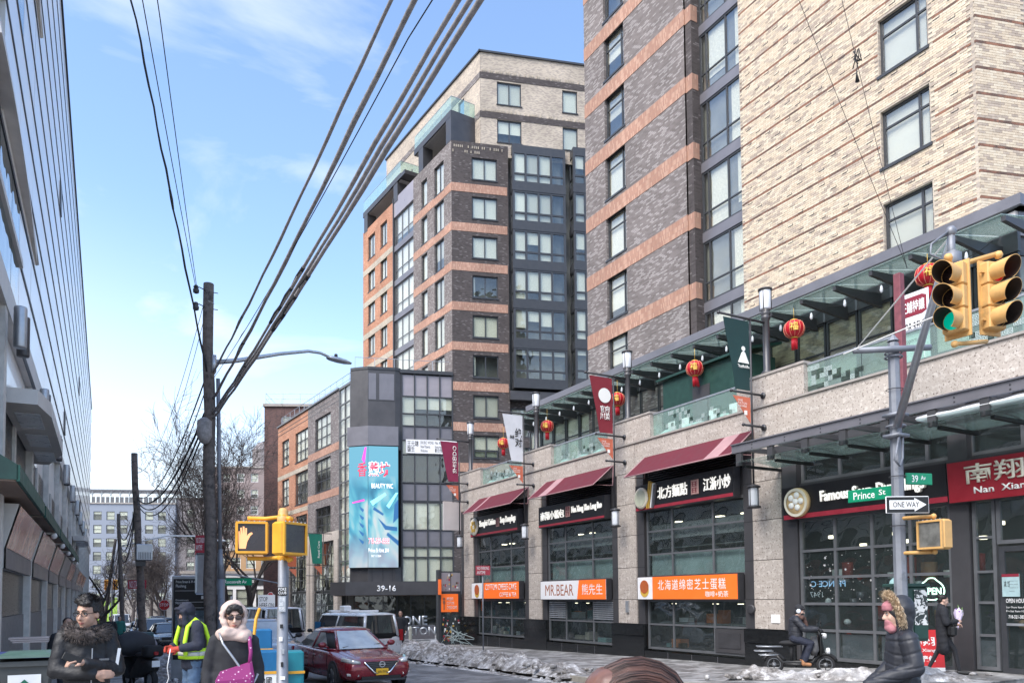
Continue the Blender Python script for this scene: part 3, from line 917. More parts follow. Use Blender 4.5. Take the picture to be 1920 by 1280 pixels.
for c in near:
 put('brick', unit, RB, A @ T(c[0], D + proud(), c[1]))
for c in cand:
 if c not in ns:
  y_ = D + proud()
  rest.add([(c[0], y_, c[1]), (c[0] + BW - JT, y_, c[1]), (c[0] + BW - JT, y_, c[1] + BH - JT), (c[0], y_, c[1] + BH - JT), (c[0], D + .01, c[1]), (c[0] + BW - JT, D + .01, c[1]), (c[0] + BW - JT, D + .01, c[1] + BH - JT), (c[0], D + .01, c[1] + BH - JT)],
                 [(0, 1, 2, 3), (0, 4, 5, 1), (1, 5, 6, 2), (2, 6, 7, 3), (3, 7, 4, 0)])
# the short return face
R2 = MB(B3)
for i in range(rows):
 z = Z0 + i * BH
 if z > 18.5: break
 s = (0 if i % 2 else -BW / 2) + .004
 while s < 1.9:
  a, b = max(s, -.01), s + BW - JT
  if not any(o[0] - .01 < b and a < o[1] and o[2] - .02 < z + BH and z < o[3] + .01 for o in rops):
   mb_ = brown if False else R2
   R2.box(a, b, -.013, .02, z, z + BH - JT, 1 if i % 10 == 6 else 0)
  s += BW
R2.build('brick', [M['brick_piece'], M['brown_brick']], RB)['kind'] = 'stuff'
rest.build('brick', M['brick_piece'], RB)['kind'] = 'stuff'
brown.build('brown_brick', M['brown_brick'], RB)['kind'] = 'stuff'
pr = MB(A)
random.seed(11)
for i in range(36):
 for j in range(9):
  s = -18.4 + j * .82 + (i % 2) * .41
  z = 11.7 + i * .25
  if any(o[0] - .3 < s < o[1] + .1 and o[2] - .1 < z < o[3] + .1 for o in bops) or s > -11.1 or random.random() < .35: continue
  z = Z0 + round((z - Z0) / BH) * BH - .006
  pr.box(s, s + .19, D - .024, D + .01, z - .003, z + .009)
  pr.box(s + .178, s + .19, D - .024, D + .01, z + .009, z + .05)
pr.build('header_shade_edge', M['frame'], RB)['kind'] = 'stuff'  # dark L strips drawn as the shaded edges of proud headers
M['sign_letter'] = plain('lit_sign_letter', (.93, .92, .87), .4, 0, 0, emit=(1, .97, .9, .28))
# ---------------------------------------------------------------- awnings, shop signs, banners, lamps and lanterns of the corner building
def awning(name, label, y0, y1, fade):
 t = thing(name, label, 'awning', (FX, (y0 + y1) / 2, 6), group='maroon awnings over the shopfronts')
 def sheet_(a, b, m):
  q = MB()
  n = 6
  top, bot = [], []
  for i in range(n + 1):
   u = i / n
   x, z = FX - .02 - u * .9, 6.72 - u * .74 - .02 * math.sin(u * math.pi)
   top += [(x, a, z), (x, b, z)]
   bot += [(x, a, z - .012), (x, b, z - .012)]
  F = []
  o = len(top)
  for i in range(n):
   k = 2 * i
   F += [(k, k + 2, k + 3, k + 1), (o + k, o + k + 1, o + k + 3, o + k + 2), (k, o + k, o + k + 2, k + 2), (k + 1, k + 3, o + k + 3, o + k + 1)]
  F.append((2 * n, o + 2 * n, o + 2 * n + 1, 2 * n + 1))
  return q.add(top + bot, F).build('canvas', m, t)
 f0, f1 = fade
 sheet_(y0, f0, M['awning'])
 sheet_(f0, f1, M['awning_pale'])['label'] = 'pale faded strip of canvas'
 sheet_(f1, y1, M['awning'])
 fr = MB()
 for y in (y0, y1):
  fr.tube([(FX - .02, y, 6.72), (FX - .92, y, 5.97), (FX - .05, y, 6.0), (FX - .02, y, 6.72)], .022, 6)
 fr.tube([(FX - .92, y0, 5.965), (FX - .92, y1, 5.965)], .022, 6)
 fr.build('frame', M['awning_pale'], t, True)
 return t
awning('awning', 'wide maroon awning above the plate and chopsticks sign, pale stripe at its near end', 15.75, 20.6, (16.25, 16.85))
awning('awning', 'maroon awning over the middle shop, with a pale stripe at its far end', 22.4, 26.95, (25.6, 26.2))
awning('awning', 'farthest maroon awning, beside the wine red banner', 28.45, 33.1, (31.9, 32.1))

def panel_sign(name, label, y0, y1, z0, z1, d0, d1, face, stripe=None, box=None):
 t = thing(name, label, 'shop sign', (FX, (y0 + y1) / 2, z0), group='shop signs along the stone front')
 pbox('sign_box', t, A, -y1, -y0, d0 + .012, d1, z0, z1, box or M['steel'])
 pbox('face', t, A, -y1 + .03, -y0 - .03, d0, d0 + .012, z0 + .03, z1 - .03, face)
 if stripe: pbox('stripe', t, A, -y1 + .03, -y0 - .03, d0 - .006, d0, z0 + .03, z0 + stripe, M['stripe_red'])
 return t
def F(y, z, d): return A @ T(-y, d, z)
def seal(t, y, z, d, h=.46, w=.34):
 s = MB(A)
 s.bbox(-y, -y + w, d - .04, d, z, z + h, .02)
 s.build('seal', plain('seal_pink', (.62, .36, .32), .5), t)
 g = MB(A)
 for k in range(2):
  for j in range(2):
   x, q = -y + .05 + k * .13, z + .06 + j * .19
   g.box(x, x + .10, d - .046, d - .039, q, q + .02).box(x, x + .10, d - .046, d - .039, q + .06, q + .08).box(x, x + .10, d - .046, d - .039, q + .12, q + .14).box(x + .04, x + .06, d - .047, d - .038, q, q + .14)
 g.build('seal_mark', M['letter_maroon'], t)

# sign of the near bay: plate, chopsticks, characters
t = panel_sign('shop_sign', 'black sign with a plate and chopsticks and white Chinese lettering over the near shop', 16.35, 20.9, 4.87, 5.76, -.22, .05, M['sign_black'], .13)
text('北方麵點', t, F(19.72, 5.17, -.22), .40, 1.42, M['sign_letter'], .03, .006)
seal(t, 18.12, 5.13, -.22)
text('江浙小炒', t, F(17.58, 5.17, -.22), .40, 1.12, M['sign_letter'], .03, .006)
pl = MB(A)
pl.lathe([(.0, -.05), (.30, -.05), (.36, -.02), (.36, .02), (0, .02)], (-20.52, -.27, 5.30), 24, axis='y')
pl.build('plate_rim', M['letter_cream'], t, True)
pl = MB(A)
pl.lathe([(.0, -.012), (.27, -.012), (.28, 0), (0, 0)], (-20.52, -.32, 5.30), 24, axis='y')
pl.build('plate', plain('plate_green', (.55, .56, .42), .4), t)
for k, (dx, m) in enumerate(((.0, 'gold'), (.11, 'gold'), (.22, 'letter'), (.31, 'panel_mid'))):
 c = MB(A)
 c.add([(-20.25 + dx - .03, -.27 - .01 * k, 4.93), (-20.20 + dx - .03, -.27 - .01 * k, 4.93), (-20.06 + dx, -.27 - .01 * k, 5.83 - .05 * k), (-20.14 + dx, -.27 - .01 * k, 5.83 - .05 * k),
           (-20.25 + dx - .03, -.22, 4.93), (-20.20 + dx - .03, -.22, 4.93), (-20.06 + dx, -.22, 5.83 - .05 * k), (-20.14 + dx, -.22, 5.83 - .05 * k)], [(0, 1, 2, 3), (0, 4, 5, 1), (1, 5, 6, 2), (2, 6, 7, 3), (3, 7, 4, 0)])
 c.build('chopstick', M[m], t)
# orange cake sign under it
t = panel_sign('shop_sign', 'long orange lightbox sign with white Chinese lettering and a cake picture at one end', 16.28, 20.9, 1.88, 2.67, -.2, .05, M['orange_sign'])
pbox('picture_panel', t, A, -20.87, -20.1, -.204, -.2, 1.91, 2.64, M['white_sign'])
text('北海道绵密芝士蛋糕', t, F(19.82, 2.20, -.2), .34, 3.05, M['white_sign'], .004, 0, spacing=1.22)
text('咖啡+奶茶', t, F(17.62, 1.975, -.2), .18, .95, M['white_sign'], .004, 0)
ck = plain('cake_brown', (.42, .10, .03), .5)
def cake(t, y, z, r):
 c = MB(A)
 c.lathe([(0, -.01), (r, -.01), (r, 0), (0, 0)], (-y, -.206, z - r * .38), 20, axis='y').build('cake_base', M['gold'], t)
 c = MB(A)
 c.lathe([(0, -.01), (r, -.01), (r, 0), (0, 0)], (-y, -.217, z + r * .2), 20, axis='y').build('cake_top', ck, t)
cake(t, 20.5, 2.28, .22)
# middle bay
t = panel_sign('shop_sign', 'black sign over the middle shop, a pink seal between Chinese and romanised lettering', 22.68, 27.3, 4.83, 5.69, -.22, .05, M['sign_black'], .11)
text('南翔小籠包', t, F(27.1, 5.12, -.22), .34, 1.75, M['sign_letter'], .03, .006)
seal(t, 25.22, 5.10, -.22, .42, .3)
text('Nan Xiang Xiao Long Bao', t, F(24.82, 5.16, -.22), .32, 1.98, M['sign_letter'], .03, .02)
t = panel_sign('shop_sign', 'half white half orange lightbox with brown capitals above the steel louvres', 22.67, 27.25, 1.88, 2.66, -.2, .05, M['white_sign'])
c = MB(A)
c.add([(-24.55, -.204, 1.91), (-22.70, -.204, 1.91), (-22.70, -.204, 2.63), (-24.42, -.204, 2.63)], [(0, 1, 2, 3)])
c.build('orange_panel', M['orange_sign'], t)
text('MR.BEAR', t, F(26.85, 2.05, -.2), .44, 2.05, M['letter_brown'], .004, .0)
text('熊先生', t, F(24.22, 2.08, -.204), .40, 1.32, M['white_sign'], .004, 0)
# far bay
t = panel_sign('shop_sign', 'black sign with a round cream emblem over the farthest shop', 29.05, 33.7, 4.9, 5.85, -.22, .05, M['sign_black'], .12)
c = MB(A)
c.lathe([(0, -.03), (.40, -.03), (.42, .0), (.42, .03), (0, .03)], (-33.2, -.27, 5.38), 24, axis='y').build('emblem', M['letter_cream'], t, True)
c = MB(A)
for k in range(6):
 a = k * math.pi / 3
 c.lathe([(0, -.02), (.09, -.02), (.1, 0), (0, 0)], (-33.2 + .2 * math.cos(a), -.302, 5.38 + .2 * math.sin(a)), 10, axis='y')
c.build('emblem_dumplings', M['gold'], t)
text('Shanghai Cuisine', t, F(32.7, 5.25, -.22), .38, 1.62, M['sign_letter'], .03, .02)
seal(t, 31.0, 5.2, -.22, .4, .3)
text('Soup Dumplings', t, F(30.62, 5.25, -.22), .38, 1.4, M['sign_letter'], .03, .02)
t = panel_sign('shop_sign', 'orange sign about cheese cake, coffee and tea, white picture end, farthest of the shops', 29.02, 33.65, 1.92, 2.71, -.2, .05, M['orange_sign'])
pbox('picture_panel', t, A, -33.62, -32.5, -.204, -.2, 1.95, 2.68, M['white_sign'])
cake(t, 33.05, 2.32, .24)
text('COTTON CHEESE CAKE', t, F(32.2, 2.33, -.2), .28, 2.95, M['white_sign'], .004, .006)
text('COFFEE & TEA', t, F(30.8, 2.03, -.2), .19, 1.55, M['white_sign'], .004, .006)
# corner shop: black and red sign (leans out at the top)
SW = A @ T(0, -.02, 4.02) @ Matrix.Rotation(R(4), 4, 'X') @ T(0, 0, -4.02)
t = thing('shop_sign', 'long black sign about soup dumplings with a bamboo steamer at its end', 'shop sign', (FX, 12.3, 4.02), group='shop signs along the stone front')
pbox('sign_box', t, SW, -14.58, -10.04, -.17, .1, 4.02, 4.90, M['steel'])
pbox('face', t, SW, -14.55, -10.04, -.185, -.17, 4.04, 4.88, M['sign_black'])
pbox('stripe', t, SW, -14.55, -10.04, -.192, -.185, 4.04, 4.16, M['stripe_red'])
text('Famous Soup Dumplings', t, SW @ T(-13.30, -.23, 4.32), .36, 2.78, M['sign_letter'], .03, .02)
text('Famous Soup Dumplings', t, SW @ T(-13.27, -.185, 4.315), .36, 2.78, M['letter_side'], .035, .012, name='letter_shadow')
stm = plain('steamer_bamboo', (.66, .47, .24), .5)
c = MB(SW)
c.lathe([(0, -.08), (.37, -.08), (.385, -.04), (.385, .06), (0, .06)], (-14.03, -.22, 4.46), 28, axis='y').build('steamer', stm, t, True)
c = MB(SW)
c.lathe([(.30, -.02), (.37, -.02), (.37, 0), (.30, 0)], (-14.03, -.30, 4.46), 28, axis='y', caps=False).build('steamer_rim', M['letter_cream'], t)
c = MB(SW)
for k in range(6):
 a = k * math.pi * 2 / 5
 r = .17 if k < 5 else 0
 c.ball((-14.03 + r * math.cos(a), -.31, 4.49 + r * math.sin(a)), (.09, .05, .085), 10)
c.build('dumpling', M['letter'], t, True)
t = thing('shop_sign', 'red sign with large cream Chinese characters over the glass doors at the corner', 'shop sign', (FX, 9, 4), group='shop signs along the stone front')
pbox('sign_box', t, SW, -10.03, -7.2, -.17, .1, 3.98, 4.90, M['steel'])
pbox('face', t, SW, -10.0, -7.23, -.2, -.17, 4.0, 4.86, M['sign_red'])
text('南翔小籠包', t, SW @ T(-9.62, -.2, 4.36), .42, 3.1, M['letter_cream'], .03, .010)
text('Nan  Xiang', t, SW @ T(-9.45, -.2, 4.10), .185, 1.15, M['letter'], .02, .012)

# things stuck on or behind the corner glass
t = tag(MB(A).box(-9.12, -8.78, .07, .09, 1.95, 2.42).build('menu_poster', plain('poster_blue', (.36, .50, .52), .5)), 'pale blue poster with a dark red heading on the glass door', 'poster')
pbox('heading', t, A, -9.12, -8.78, .066, .0695, 2.36, 2.42, M['letter_maroon'])
text('减 饺', t, A @ T(-9.08, .068, 2.15), .13, .12, M['black'], .002)
text('~~~~ ~~\n~~~ ~~~\n~~~~~ ~\n~~~~', t, A @ T(-8.98, .068, 2.06), .22, .18, M['panel_mid'], .002)
t = thing('door_lettering', 'white OPEN HOURS lettering on the glass door', 'lettering', (FX, 8.9, 1.5))
text('OPEN HOURS', t, A @ T(-9.06, .085, 1.82), .09, .42, M['white'], .003, .01)
text('Sun-Thurs 9am-9pm', t, A @ T(-9.06, .085, 1.70), .05, .42, M['white'], .003)
text('Fri-Sat 9am-10pm', t, A @ T(-9.06, .085, 1.62), .05, .42, M['white'], .003)
text('718-321-3838', t, A @ T(-9.02, .085, 1.50), .07, .34, M['white'], .003, .01)
t = thing('window_lettering', 'pale blue lettering seen in reverse through the corner shop window', 'lettering', (FX, 13.5, 2.2))
text('PRINCE C', t, A @ T(-13.0, .2, 2.22) @ Matrix.Scale(-1, 4, (1, 0, 0)), .16, 1.05, plain('pale_blue_letter', (.35, .55, .75), .5, emit=(.3, .5, .8, .4)), .003, .01)
text('1947', t, A @ T(-13.7, .2, 1.95) @ Matrix.Scale(-1, 4, (1, 0, 0)), .14, .4, M['lamp_glass'], .003)
text('PRINCE PHARMACY', t, A @ T(-11.15, .2, 2.1) @ Matrix.Scale(-1, 4, (1, 0, 0)), .1, 1.0, M['panel_mid'], .003)
t = thing('neon_sign', 'green neon OPEN sign in the shape of a dumpling behind the glass', 'neon sign', (FX, 10.5, 2.2))
neon = plain('neon_green', (.5, .8, .6), .4, 0, 0, emit=(.62, 1, .74, 2.2))
c = MB(A)
c.tube([(-10.75 + .30 * math.cos(a), .22, 2.08 + (.26 if math.sin(a) > 0 else .20) * math.sin(a) + (.04 if abs(a - math.pi / 2) < .5 else 0)) for a in [k * math.pi / 12 for k in range(25)]], .014, 6).build('neon_tube', neon, t, True)
text('OPEN', t, A @ T(-11.0, .22, 2.0), .16, .48, neon, .01, .012)

# banners on poles at every pier
def banner(i, y, m, label, deco, mirror=False):
 t = thing('street_banner', label, 'banner', (FX - .5, y, 4.4), group='banners on the piers')
 x = FX - .48
 f = MB()
 f.tube([(FX + .1, y, 9.72), (FX - 1.65, y, 9.72)], .035, 8)
 f.ball((FX - 1.66, y, 9.72), .055, 8)
 f.build('rod', M['steel'], t, True)
 f = MB()
 f.tube([(x, y, 9.7), (x, y, 5.1)], .028, 8)
 f.build('pole', M['steel'], t, True)
 for z, xo in ((7.62, 1.25), (6.72, .82)):
  f = MB()
  f.tube([(FX - .02, y, z), (FX - xo, y, z)], .034, 8).ball((FX - xo, y, z), .05, 8).lathe([(.09, -.03), (.09, .0), (.06, .02)], (FX - .02, y, z), 10, axis='x')
  f.build('arm', M['steel'], t, True)
 b = MB()
 n = 8
 P, Q = [], []
 for k in range(n + 1):
  u = k / n
  xl = FX - 1.5 + u * .42
  yy = .02 * math.sin(u * 7 + i) * u
  P += [(xl, y + yy - .004, 9.64 - u * 1.95), (x - .06, y - yy * .4 - .004, 9.64 - u * 1.95)]
  Q += [(xl, y + yy + .004, 9.64 - u * 1.95), (x - .06, y - yy * .4 + .004, 9.64 - u * 1.95)]
 o = len(P)
 Fc = []
 for k in range(n):
  a = 2 * k
  Fc += [(a, a + 2, a + 3, a + 1), (o + a, o + a + 1, o + a + 3, o + a + 2)]
 b.add(P + Q, Fc).build('cloth', m, t, True)
 b = MB()
 b.add([(FX - 1.2, y - .004, 7.5), (x - .06, y - .004, 7.5), (x - .06, y - .004, 6.78), (FX - 1.2, y + .004, 7.5), (x - .06, y + .004, 7.5), (x - .06, y + .004, 6.78)], [(0, 2, 1), (3, 4, 5), (0, 1, 4, 3), (1, 2, 5, 4), (2, 0, 3, 5)])
 pn = b.build('pennant', plain('pennant_orange', (.62, .16, .09), .8), t)
 W = frame((FX - 1.5, y - .012, 0), (1, 0, 0))
 text('ONE\nFULTON\nSQUARE', pn, W @ T(.48, .005, 7.2), .22, .34, M['letter'], .002)
 pbox('square_mark', pn, W, .72, .83, .003, .006, 7.0, 7.12, M['letter'])
 deco(t, W)
 l = MB()
 l.lathe([(.03, .68), (.06, .66), (.17, .62), (.19, .58), (.16, .56)], (x, y, 4.42), 14)
 l.lathe([(.17, .06), (.2, .03), (.17, 0)], (x, y, 4.42), 14)
 for k in range(4): l.tube([(x + .15 * math.cos(k * 1.571), y + .15 * math.sin(k * 1.571), 4.47), (x + .15 * math.cos(k * 1.571), y + .15 * math.sin(k * 1.571), 4.99)], .012, 5)
 lo = l.build('lantern', M['steel'], t, True)
 MB().lathe([(.135, .06), (.14, .1), (.14, .52), (.13, .56)], (x, y, 4.42), 14).build('lamp_glass', M['lamp_glass'], lo, True)
 return t
def deco_buddha(t, W):
 c = MB(W)
 m = M['letter']
 c.lathe([(0, -.01), (.07, -.01), (.07, 0), (0, 0)], (.72, -.005, 8.84), 14, axis='y')
 c.prism([(.60, 8.62), (.66, 8.74), (.72, 8.77), (.78, 8.74), (.84, 8.62), (.90, 8.50), (.93, 8.44), (.51, 8.44), (.54, 8.50)], -.015, -.005)
 c.build('emblem', m, t)
 text('TipsyBuddha', t, W @ T(.50, -.005, 8.28), .11, .44, m, .004, .01)
def deco_chuan(t, W):
 c = MB(W)
 c.lathe([(0, -.01), (.26, -.01), (.26, 0), (0, 0)], (.62, -.008, 9.0), 22, axis='y')
 c.build('emblem', M['letter'], t)
 text('官府\n川菜', t, W @ T(.42, -.012, 8.14), .5, .42, M['letter'], .004, .01)
def deco_juedui(t, W):
 text('绝\n对', t, W @ T(.58, -.012, 8.3), .78, .34, M['black'], .004, .01)
 text('串串', t, W @ T(.34, -.012, 8.62), .16, .2, M['black'], .004, .01)
def deco_beauty(t, W):
 text('SHISEIDO', t, W @ T(.86, -.012, 8.1) @ Matrix.Rotation(R(-90), 4, 'Y'), .2, 1.35, M['letter'], .004, .004)
banner(0, PIL[0], plain('banner_dark_green', (.012, .045, .045), .7, 0, .15, 2), 'dark green banner with a white seated figure emblem', deco_buddha)
banner(1, PIL[1], plain('banner_maroon', (.24, .022, .035), .7, 0, .1, 2), 'maroon banner with a white round emblem and white Chinese characters', deco_chuan)
banner(2, PIL[2], plain('banner_white', (.70, .71, .74), .7, 0, .08, 2), 'white banner with black brush characters', deco_juedui)
banner(3, PIL[3], plain('banner_wine', (.27, .025, .075), .7, 0, .1, 2), 'wine red banner with white vertical lettering', deco_beauty)

# lamp posts standing on the piers
PL = ['above the dark green banner', 'above the maroon banner', 'behind the white banner', 'above the wine red banner']
for i, y in enumerate(PIL):
 t = thing('lamp_post', 'grey lamp post with a frosted lamp on the pier ' + PL[i], 'lamp post', (FX + .15, y, 8.24), group='lamp posts on the piers')
 z = 8.24
 MB().lathe([(.16, 0), (.16, .06), (.1, .12), (.095, 1.55), (.13, 1.6), (.13, 1.66), (.1, 1.68), (.13, 1.72), (.13, 1.78), (.1, 1.8), (.14, 1.85)], (FX + .15, y, z), 14).build('post', M['panel_dark'], t, True)
 MB().lathe([(.145, 1.86), (.155, 1.9), (.165, 2.38), (.15, 2.42)], (FX + .15, y, z), 14).build('lamp_glass', M['lamp_glass'], t, True)
 c = MB()
 c.lathe([(.2, 2.42), (.2, 2.46), (.1, 2.5)], (FX + .15, y, z), 14)
 for k in range(4):
  a = k * 1.571 + .4
  c.tube([(FX + .15 + .165 * math.cos(a), y + .165 * math.sin(a), z + 1.85), (FX + .15 + .175 * math.cos(a), y + .175 * math.sin(a), z + 2.43)], .013, 5)
 c.build('cap', M['panel_dark'], t, True)

# red lanterns under the terrace canopy
def lantern(x, y, z, label, r=.27, lean=0.0):
 t = thing('paper_lantern', label, 'lantern', (x, y, z - .45), group='red lanterns along the terrace')
 c = MB()
 n = 24
 pr = [(.09, .235), (.17, .22), (.25, .15), (.285, .04), (.285, -.04), (.25, -.15), (.17, -.22), (.09, -.235)]
 rs = []
 for rr, zz in pr:
  rs.append([(x + rr * r / .285 * (1 + (.035 if k % 2 else -.02)) * math.cos(2 * math.pi * k / n), y + rr * r / .285 * (1 + (.035 if k % 2 else -.02)) * math.sin(2 * math.pi * k / n), z + zz) for k in range(n)])
 c.rings(rs).build('shade', M['red'], t, True)
 c = MB()
 for k in range(12):
  a = 2 * math.pi * (k * 2 + 1) / n
  c.tube([(x + rr * r / .285 * 1.045 * math.cos(a), y + rr * r / .285 * 1.045 * math.sin(a), z + zz) for rr, zz in pr], .006, 4)
 c.build('rib', plain('lantern_rib', (.75, .35, .22), .5), t, True)
 c = MB()
 c.lathe([(.1, .235), (.1, .265), (.05, .27)], (x, y, z), 12).lathe([(.1, -.235), (.1, -.265), (.05, -.27)], (x, y, z), 12)
 c.tube([(x, y, z + .26), (x, y, 10.1)], .006, 4)
 c.build('cap', M['gold'], t, True)
 c = MB()
 for k in range(14):
  a = 2 * math.pi * k / 14
  c.tube([(x + .07 * math.cos(a), y + .07 * math.sin(a), z - .26), (x + (.07 + lean) * math.cos(a) + lean, y + .075 * math.sin(a), z - .55 - rnd(0, .05))], [.02, .014], 5)
 c.build('tassel', M['red'], t, True)
 # gold character facing the street
 d = V((-.75, -.66, 0))
 W = frame((x + d.x * r * 1.04, y + d.y * r * 1.04, z - .12), (.66, -.75, 0))
 text('福', t, W @ T(-.13, 0, 0), .24, .24, M['gold'], .012, .012)
LN = ['largest red lantern, just beside the dark green banner', 'red lantern above the green terrace stall', 'red lantern half hidden behind the maroon banner', 'red lantern to the left of the second farthest lamp post', 'farthest red lantern, near the white banner', 'red lantern behind the traffic lights']
for (x, y, z), lb in zip(((17.5, 14.87, 9.5), (17.5, 18.91, 9.44), (17.5, 23.1, 9.37), (17.5, 28.1, 9.34), (17.5, 32.05, 9.30), (17.5, 10.92, 9.58)), LN): lantern(x, y, z, lb, lean=.05 if y < 19.5 and y > 18 else 0)

# small fittings on the stone
tag(MB(A).box(-15.25, -14.95, -.02, .01, 1.25, 1.48).build('wall_plate', M['white']), 'small white plate on the granite pier behind the rider', 'wall plate')
tag(MB(A).box(-21.75, -21.6, -.06, .0, 1.45, 1.85).build('wall_box', M['alu']), 'small grey meter box on the pier beside the middle shop', 'wall box')
c = MB(A)
c.lathe([(.1, -.06), (.13, -.06), (.13, .05), (.1, .05)], (-15.95, -.02, 1.62), 14, axis='y')
tag(c.build('vent_pipe', M['steel'], None, True), 'round black vent beside the near shop window', 'vent')
# ---------------------------------------------------------------- the tall brick building across the plaza and its lower wing
Q = V((25, 53.95, 0))
P_ = frame(Q, D2)                            # front: s to the right from the corner
DL = V((-math.sin(R(3.9)), math.cos(R(3.9)), 0))
L_ = frame(Q, -DL)                           # street side: s negative going away
CB = thing('apartment_tower', 'tall dark brick apartment tower with orange bands, a beige crown and corner bay windows', 'building', (Q.x, Q.y, -.3))
OB = [34.0 - k * 3.163 for k in range(9)]
FZ = []
fops = []
for k in range(9):
 zt = 36.7 - k * 3.163
 if zt < 9: break
 fops.append((1.62, 3.66, zt - 1.75, zt))
w = MB(P_)
wall(w, 0, 4.55, -1.8, 37.9, fops, 0, .2)
wall(w, 9.25, 22, -1.8, 18.0, [(9.9, 12, 14.9, 16.9)], 0, .2)
wall(w, 4.55, 9.25, -1.8, 18.0, [(4.7, 9.0, 14.6, 16.9), (4.7, 9.0, 11.5, 13.8)], .4, .2)
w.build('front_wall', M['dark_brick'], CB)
for o in fops:
 window(CB, P_, *o, (.5,), (), .09, .1, M['frame'], M['pane'], ((0, 1, .96),) if o[2] not in (fops[3][2], fops[5][2]) else ((.0, .14, .9),), M['blind'] if int(o[3]) % 2 else M['curtain'], M['frame'])
for s0, s1, z0, z1, d in ((4.7, 9.0, 14.6, 16.9, .45), (4.7, 9.0, 11.5, 13.8, .45), (9.9, 12, 14.9, 16.9, .05), (1.62, 4.5, 11.3, 13.4, .06)):
 window(CB, P_, s0, s1, z0, z1, (.33, .66), (.65,), .09, d, M['frame'], M['pane'], ((0, 1, .35),), M['blind'])
for z in OB:
 if z < 8: break
 a = MB(P_)
 a.box(-.015, 4.45, -.02, .05, z - .15, z + .52)
 a.build('orange_band', M['band_orange'], CB)
# crown in beige brick
t1 = [(3.70, 5.70, 41.3, 43.15), (9.12, 10.4, 41.3, 43.15), (12.4, 14.4, 41.3, 43.15)]
t2 = [(3.70, 5.70, 38.2, 40.05), (9.12, 10.4, 38.2, 40.05), (12.4, 14.4, 38.2, 40.05)]
w = MB(P_)
wall(w, 2.33, 22, 37.0, 45.4, t1 + t2, .02, .2)
w.build('crown_wall', M['beige_brick'], CB)
CR = frame(Q + D2 * 2.33, -DL)
w = MB(CR)
wall(w, -18.2, 0, 37.0, 45.4, [(-14, -12.5, 38.2, 40.3), (-4.5, -2.2, 38.1, 40.3), (-3.6, -2.6, 41.0, 43.1), (-9, -7.8, 41, 43.1)], .02, .2)
w.build('crown_side_wall', M['beige_brick'], CB)
for o in t1 + t2:
 window(CB, P_, *o, (.5,) if o[1] - o[0] > 1.5 else (), (), .09, .1, M['frame'], M['pane'], ((0, 1, .97),), M['blind'], M['frame'])
for o in ((-14, -12.5, 38.2, 40.3), (-4.5, -2.2, 38.1, 40.3), (-3.6, -2.6, 41.0, 43.1), (-9, -7.8, 41, 43.1)):
 window(CB, CR, *o, (), (), .09, .1, M['frame'], M['pane_bright'], (), M['blind'])
for z in (43.28, 40.08):
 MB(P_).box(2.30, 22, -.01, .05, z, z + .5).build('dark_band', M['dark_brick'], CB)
 MB(CR).box(-18.2, -.0, -.01, .05, z, z + .5).build('dark_band', M['dark_brick_sunlit'], CB)
MB(P_).box(2.2, 22, -.1, .3, 45.4, 45.55).build('coping', M['frame'], CB)
MB(CR).box(-18.3, .1, -.1, .3, 45.4, 45.55).build('coping', M['frame'], CB)
pd = MB(P_)
random.seed(5)
for z, a, b in ((37.0, .1, 2.25), (37.4, .2, 4.3), (40.62, 2.5, 11), (43.85, 2.5, 11)):
 s = a
 while s < b:
  if random.random() < .7: pd.box(s, s + .067, -.03, .03, z, z + .2)
  s += .16
pd.build('soldier_brick', M['tan_band'], CB)['kind'] = 'stuff'
# the core that the glass looks into
MB(P_).box(.3, 20, .8, 16, -1.8, 37).build('core', M['inside_grey'], CB)
MB(P_).box(2.8, 20, .8, 16, 37, 45).build('core', M['inside_grey'], CB)
# street side wall
sops, oops = [], []
for k in range(7):
 zt = 36.95 - k * 3.163
 sops += [(-2.95, -1.28, zt - 2.4, zt), (-5.3, -4.2, zt - 2.3, zt - .05)]
 oops += [(-16.8, -15.1, zt - 2.4, zt - .2), (-13.85, -12.3, zt - 2.4, zt - .2)]
w = MB(L_)
wall(w, -6.8, 0, -1.8, 37.9, sops, 0, .25)
w.build('side_wall', M['dark_brick_sunlit'], CB)
w = MB(L_)
wall(w, -18, -10.87, -1.8, 37.7, oops, .0, .25)
w.box(-18.01, -18.0, 0, 8, -.5, 37.7)
w.build('orange_wall', M['orange_brick'], CB)
MB(L_).box(-18, -.2, .9, 12, -1.8, 37).build('core', M['inside_grey'], CB)
for i, o in enumerate(sops): window(CB, L_, *o, (.5,) if i % 2 == 0 else (), (), .09, .12, M['frame'], M['pane_bright'], ((0, 1, .98),), M['blind'], M['frame'])
for o in oops: window(CB, L_, *o, (.5,), (), .09, .12, M['frame'], M['pane_bright'], ((0, 1, .98),), M['blind'], M['frame'])
for k in range(7):
 z = OB[k]
 MB(L_).box(-6.79, .0, -.02, .05, z - .15, z + .52).build('orange_band', M['band_orange'], CB)
 MB(L_).box(-18.0, -10.88, -.02, .05, z - .75, z - .22).build('tan_band', M['tan_band'], CB)
 MB(L_).box(-10.85, -6.82, .04, .4, z - .95, z - .45).build('spandrel', M['panel_mid'], CB)
 window(CB, L_, -10.83, -6.84, z - .45, z + 2.2, (.1, .36, .68), (.34,), .1, .15, M['frame_grey'], M['pane_bright'], ((0, 1, .99),), M['blind'], name='strip_window')
MB(L_).box(-10.85, -6.82, .02, .4, 36.2, 37.9).build('spandrel', M['panel_mauve'], CB)
MB(L_).box(-10.95, -10.82, -.06, .3, -.4, 38).build('joint_fin', M['frame'], CB)
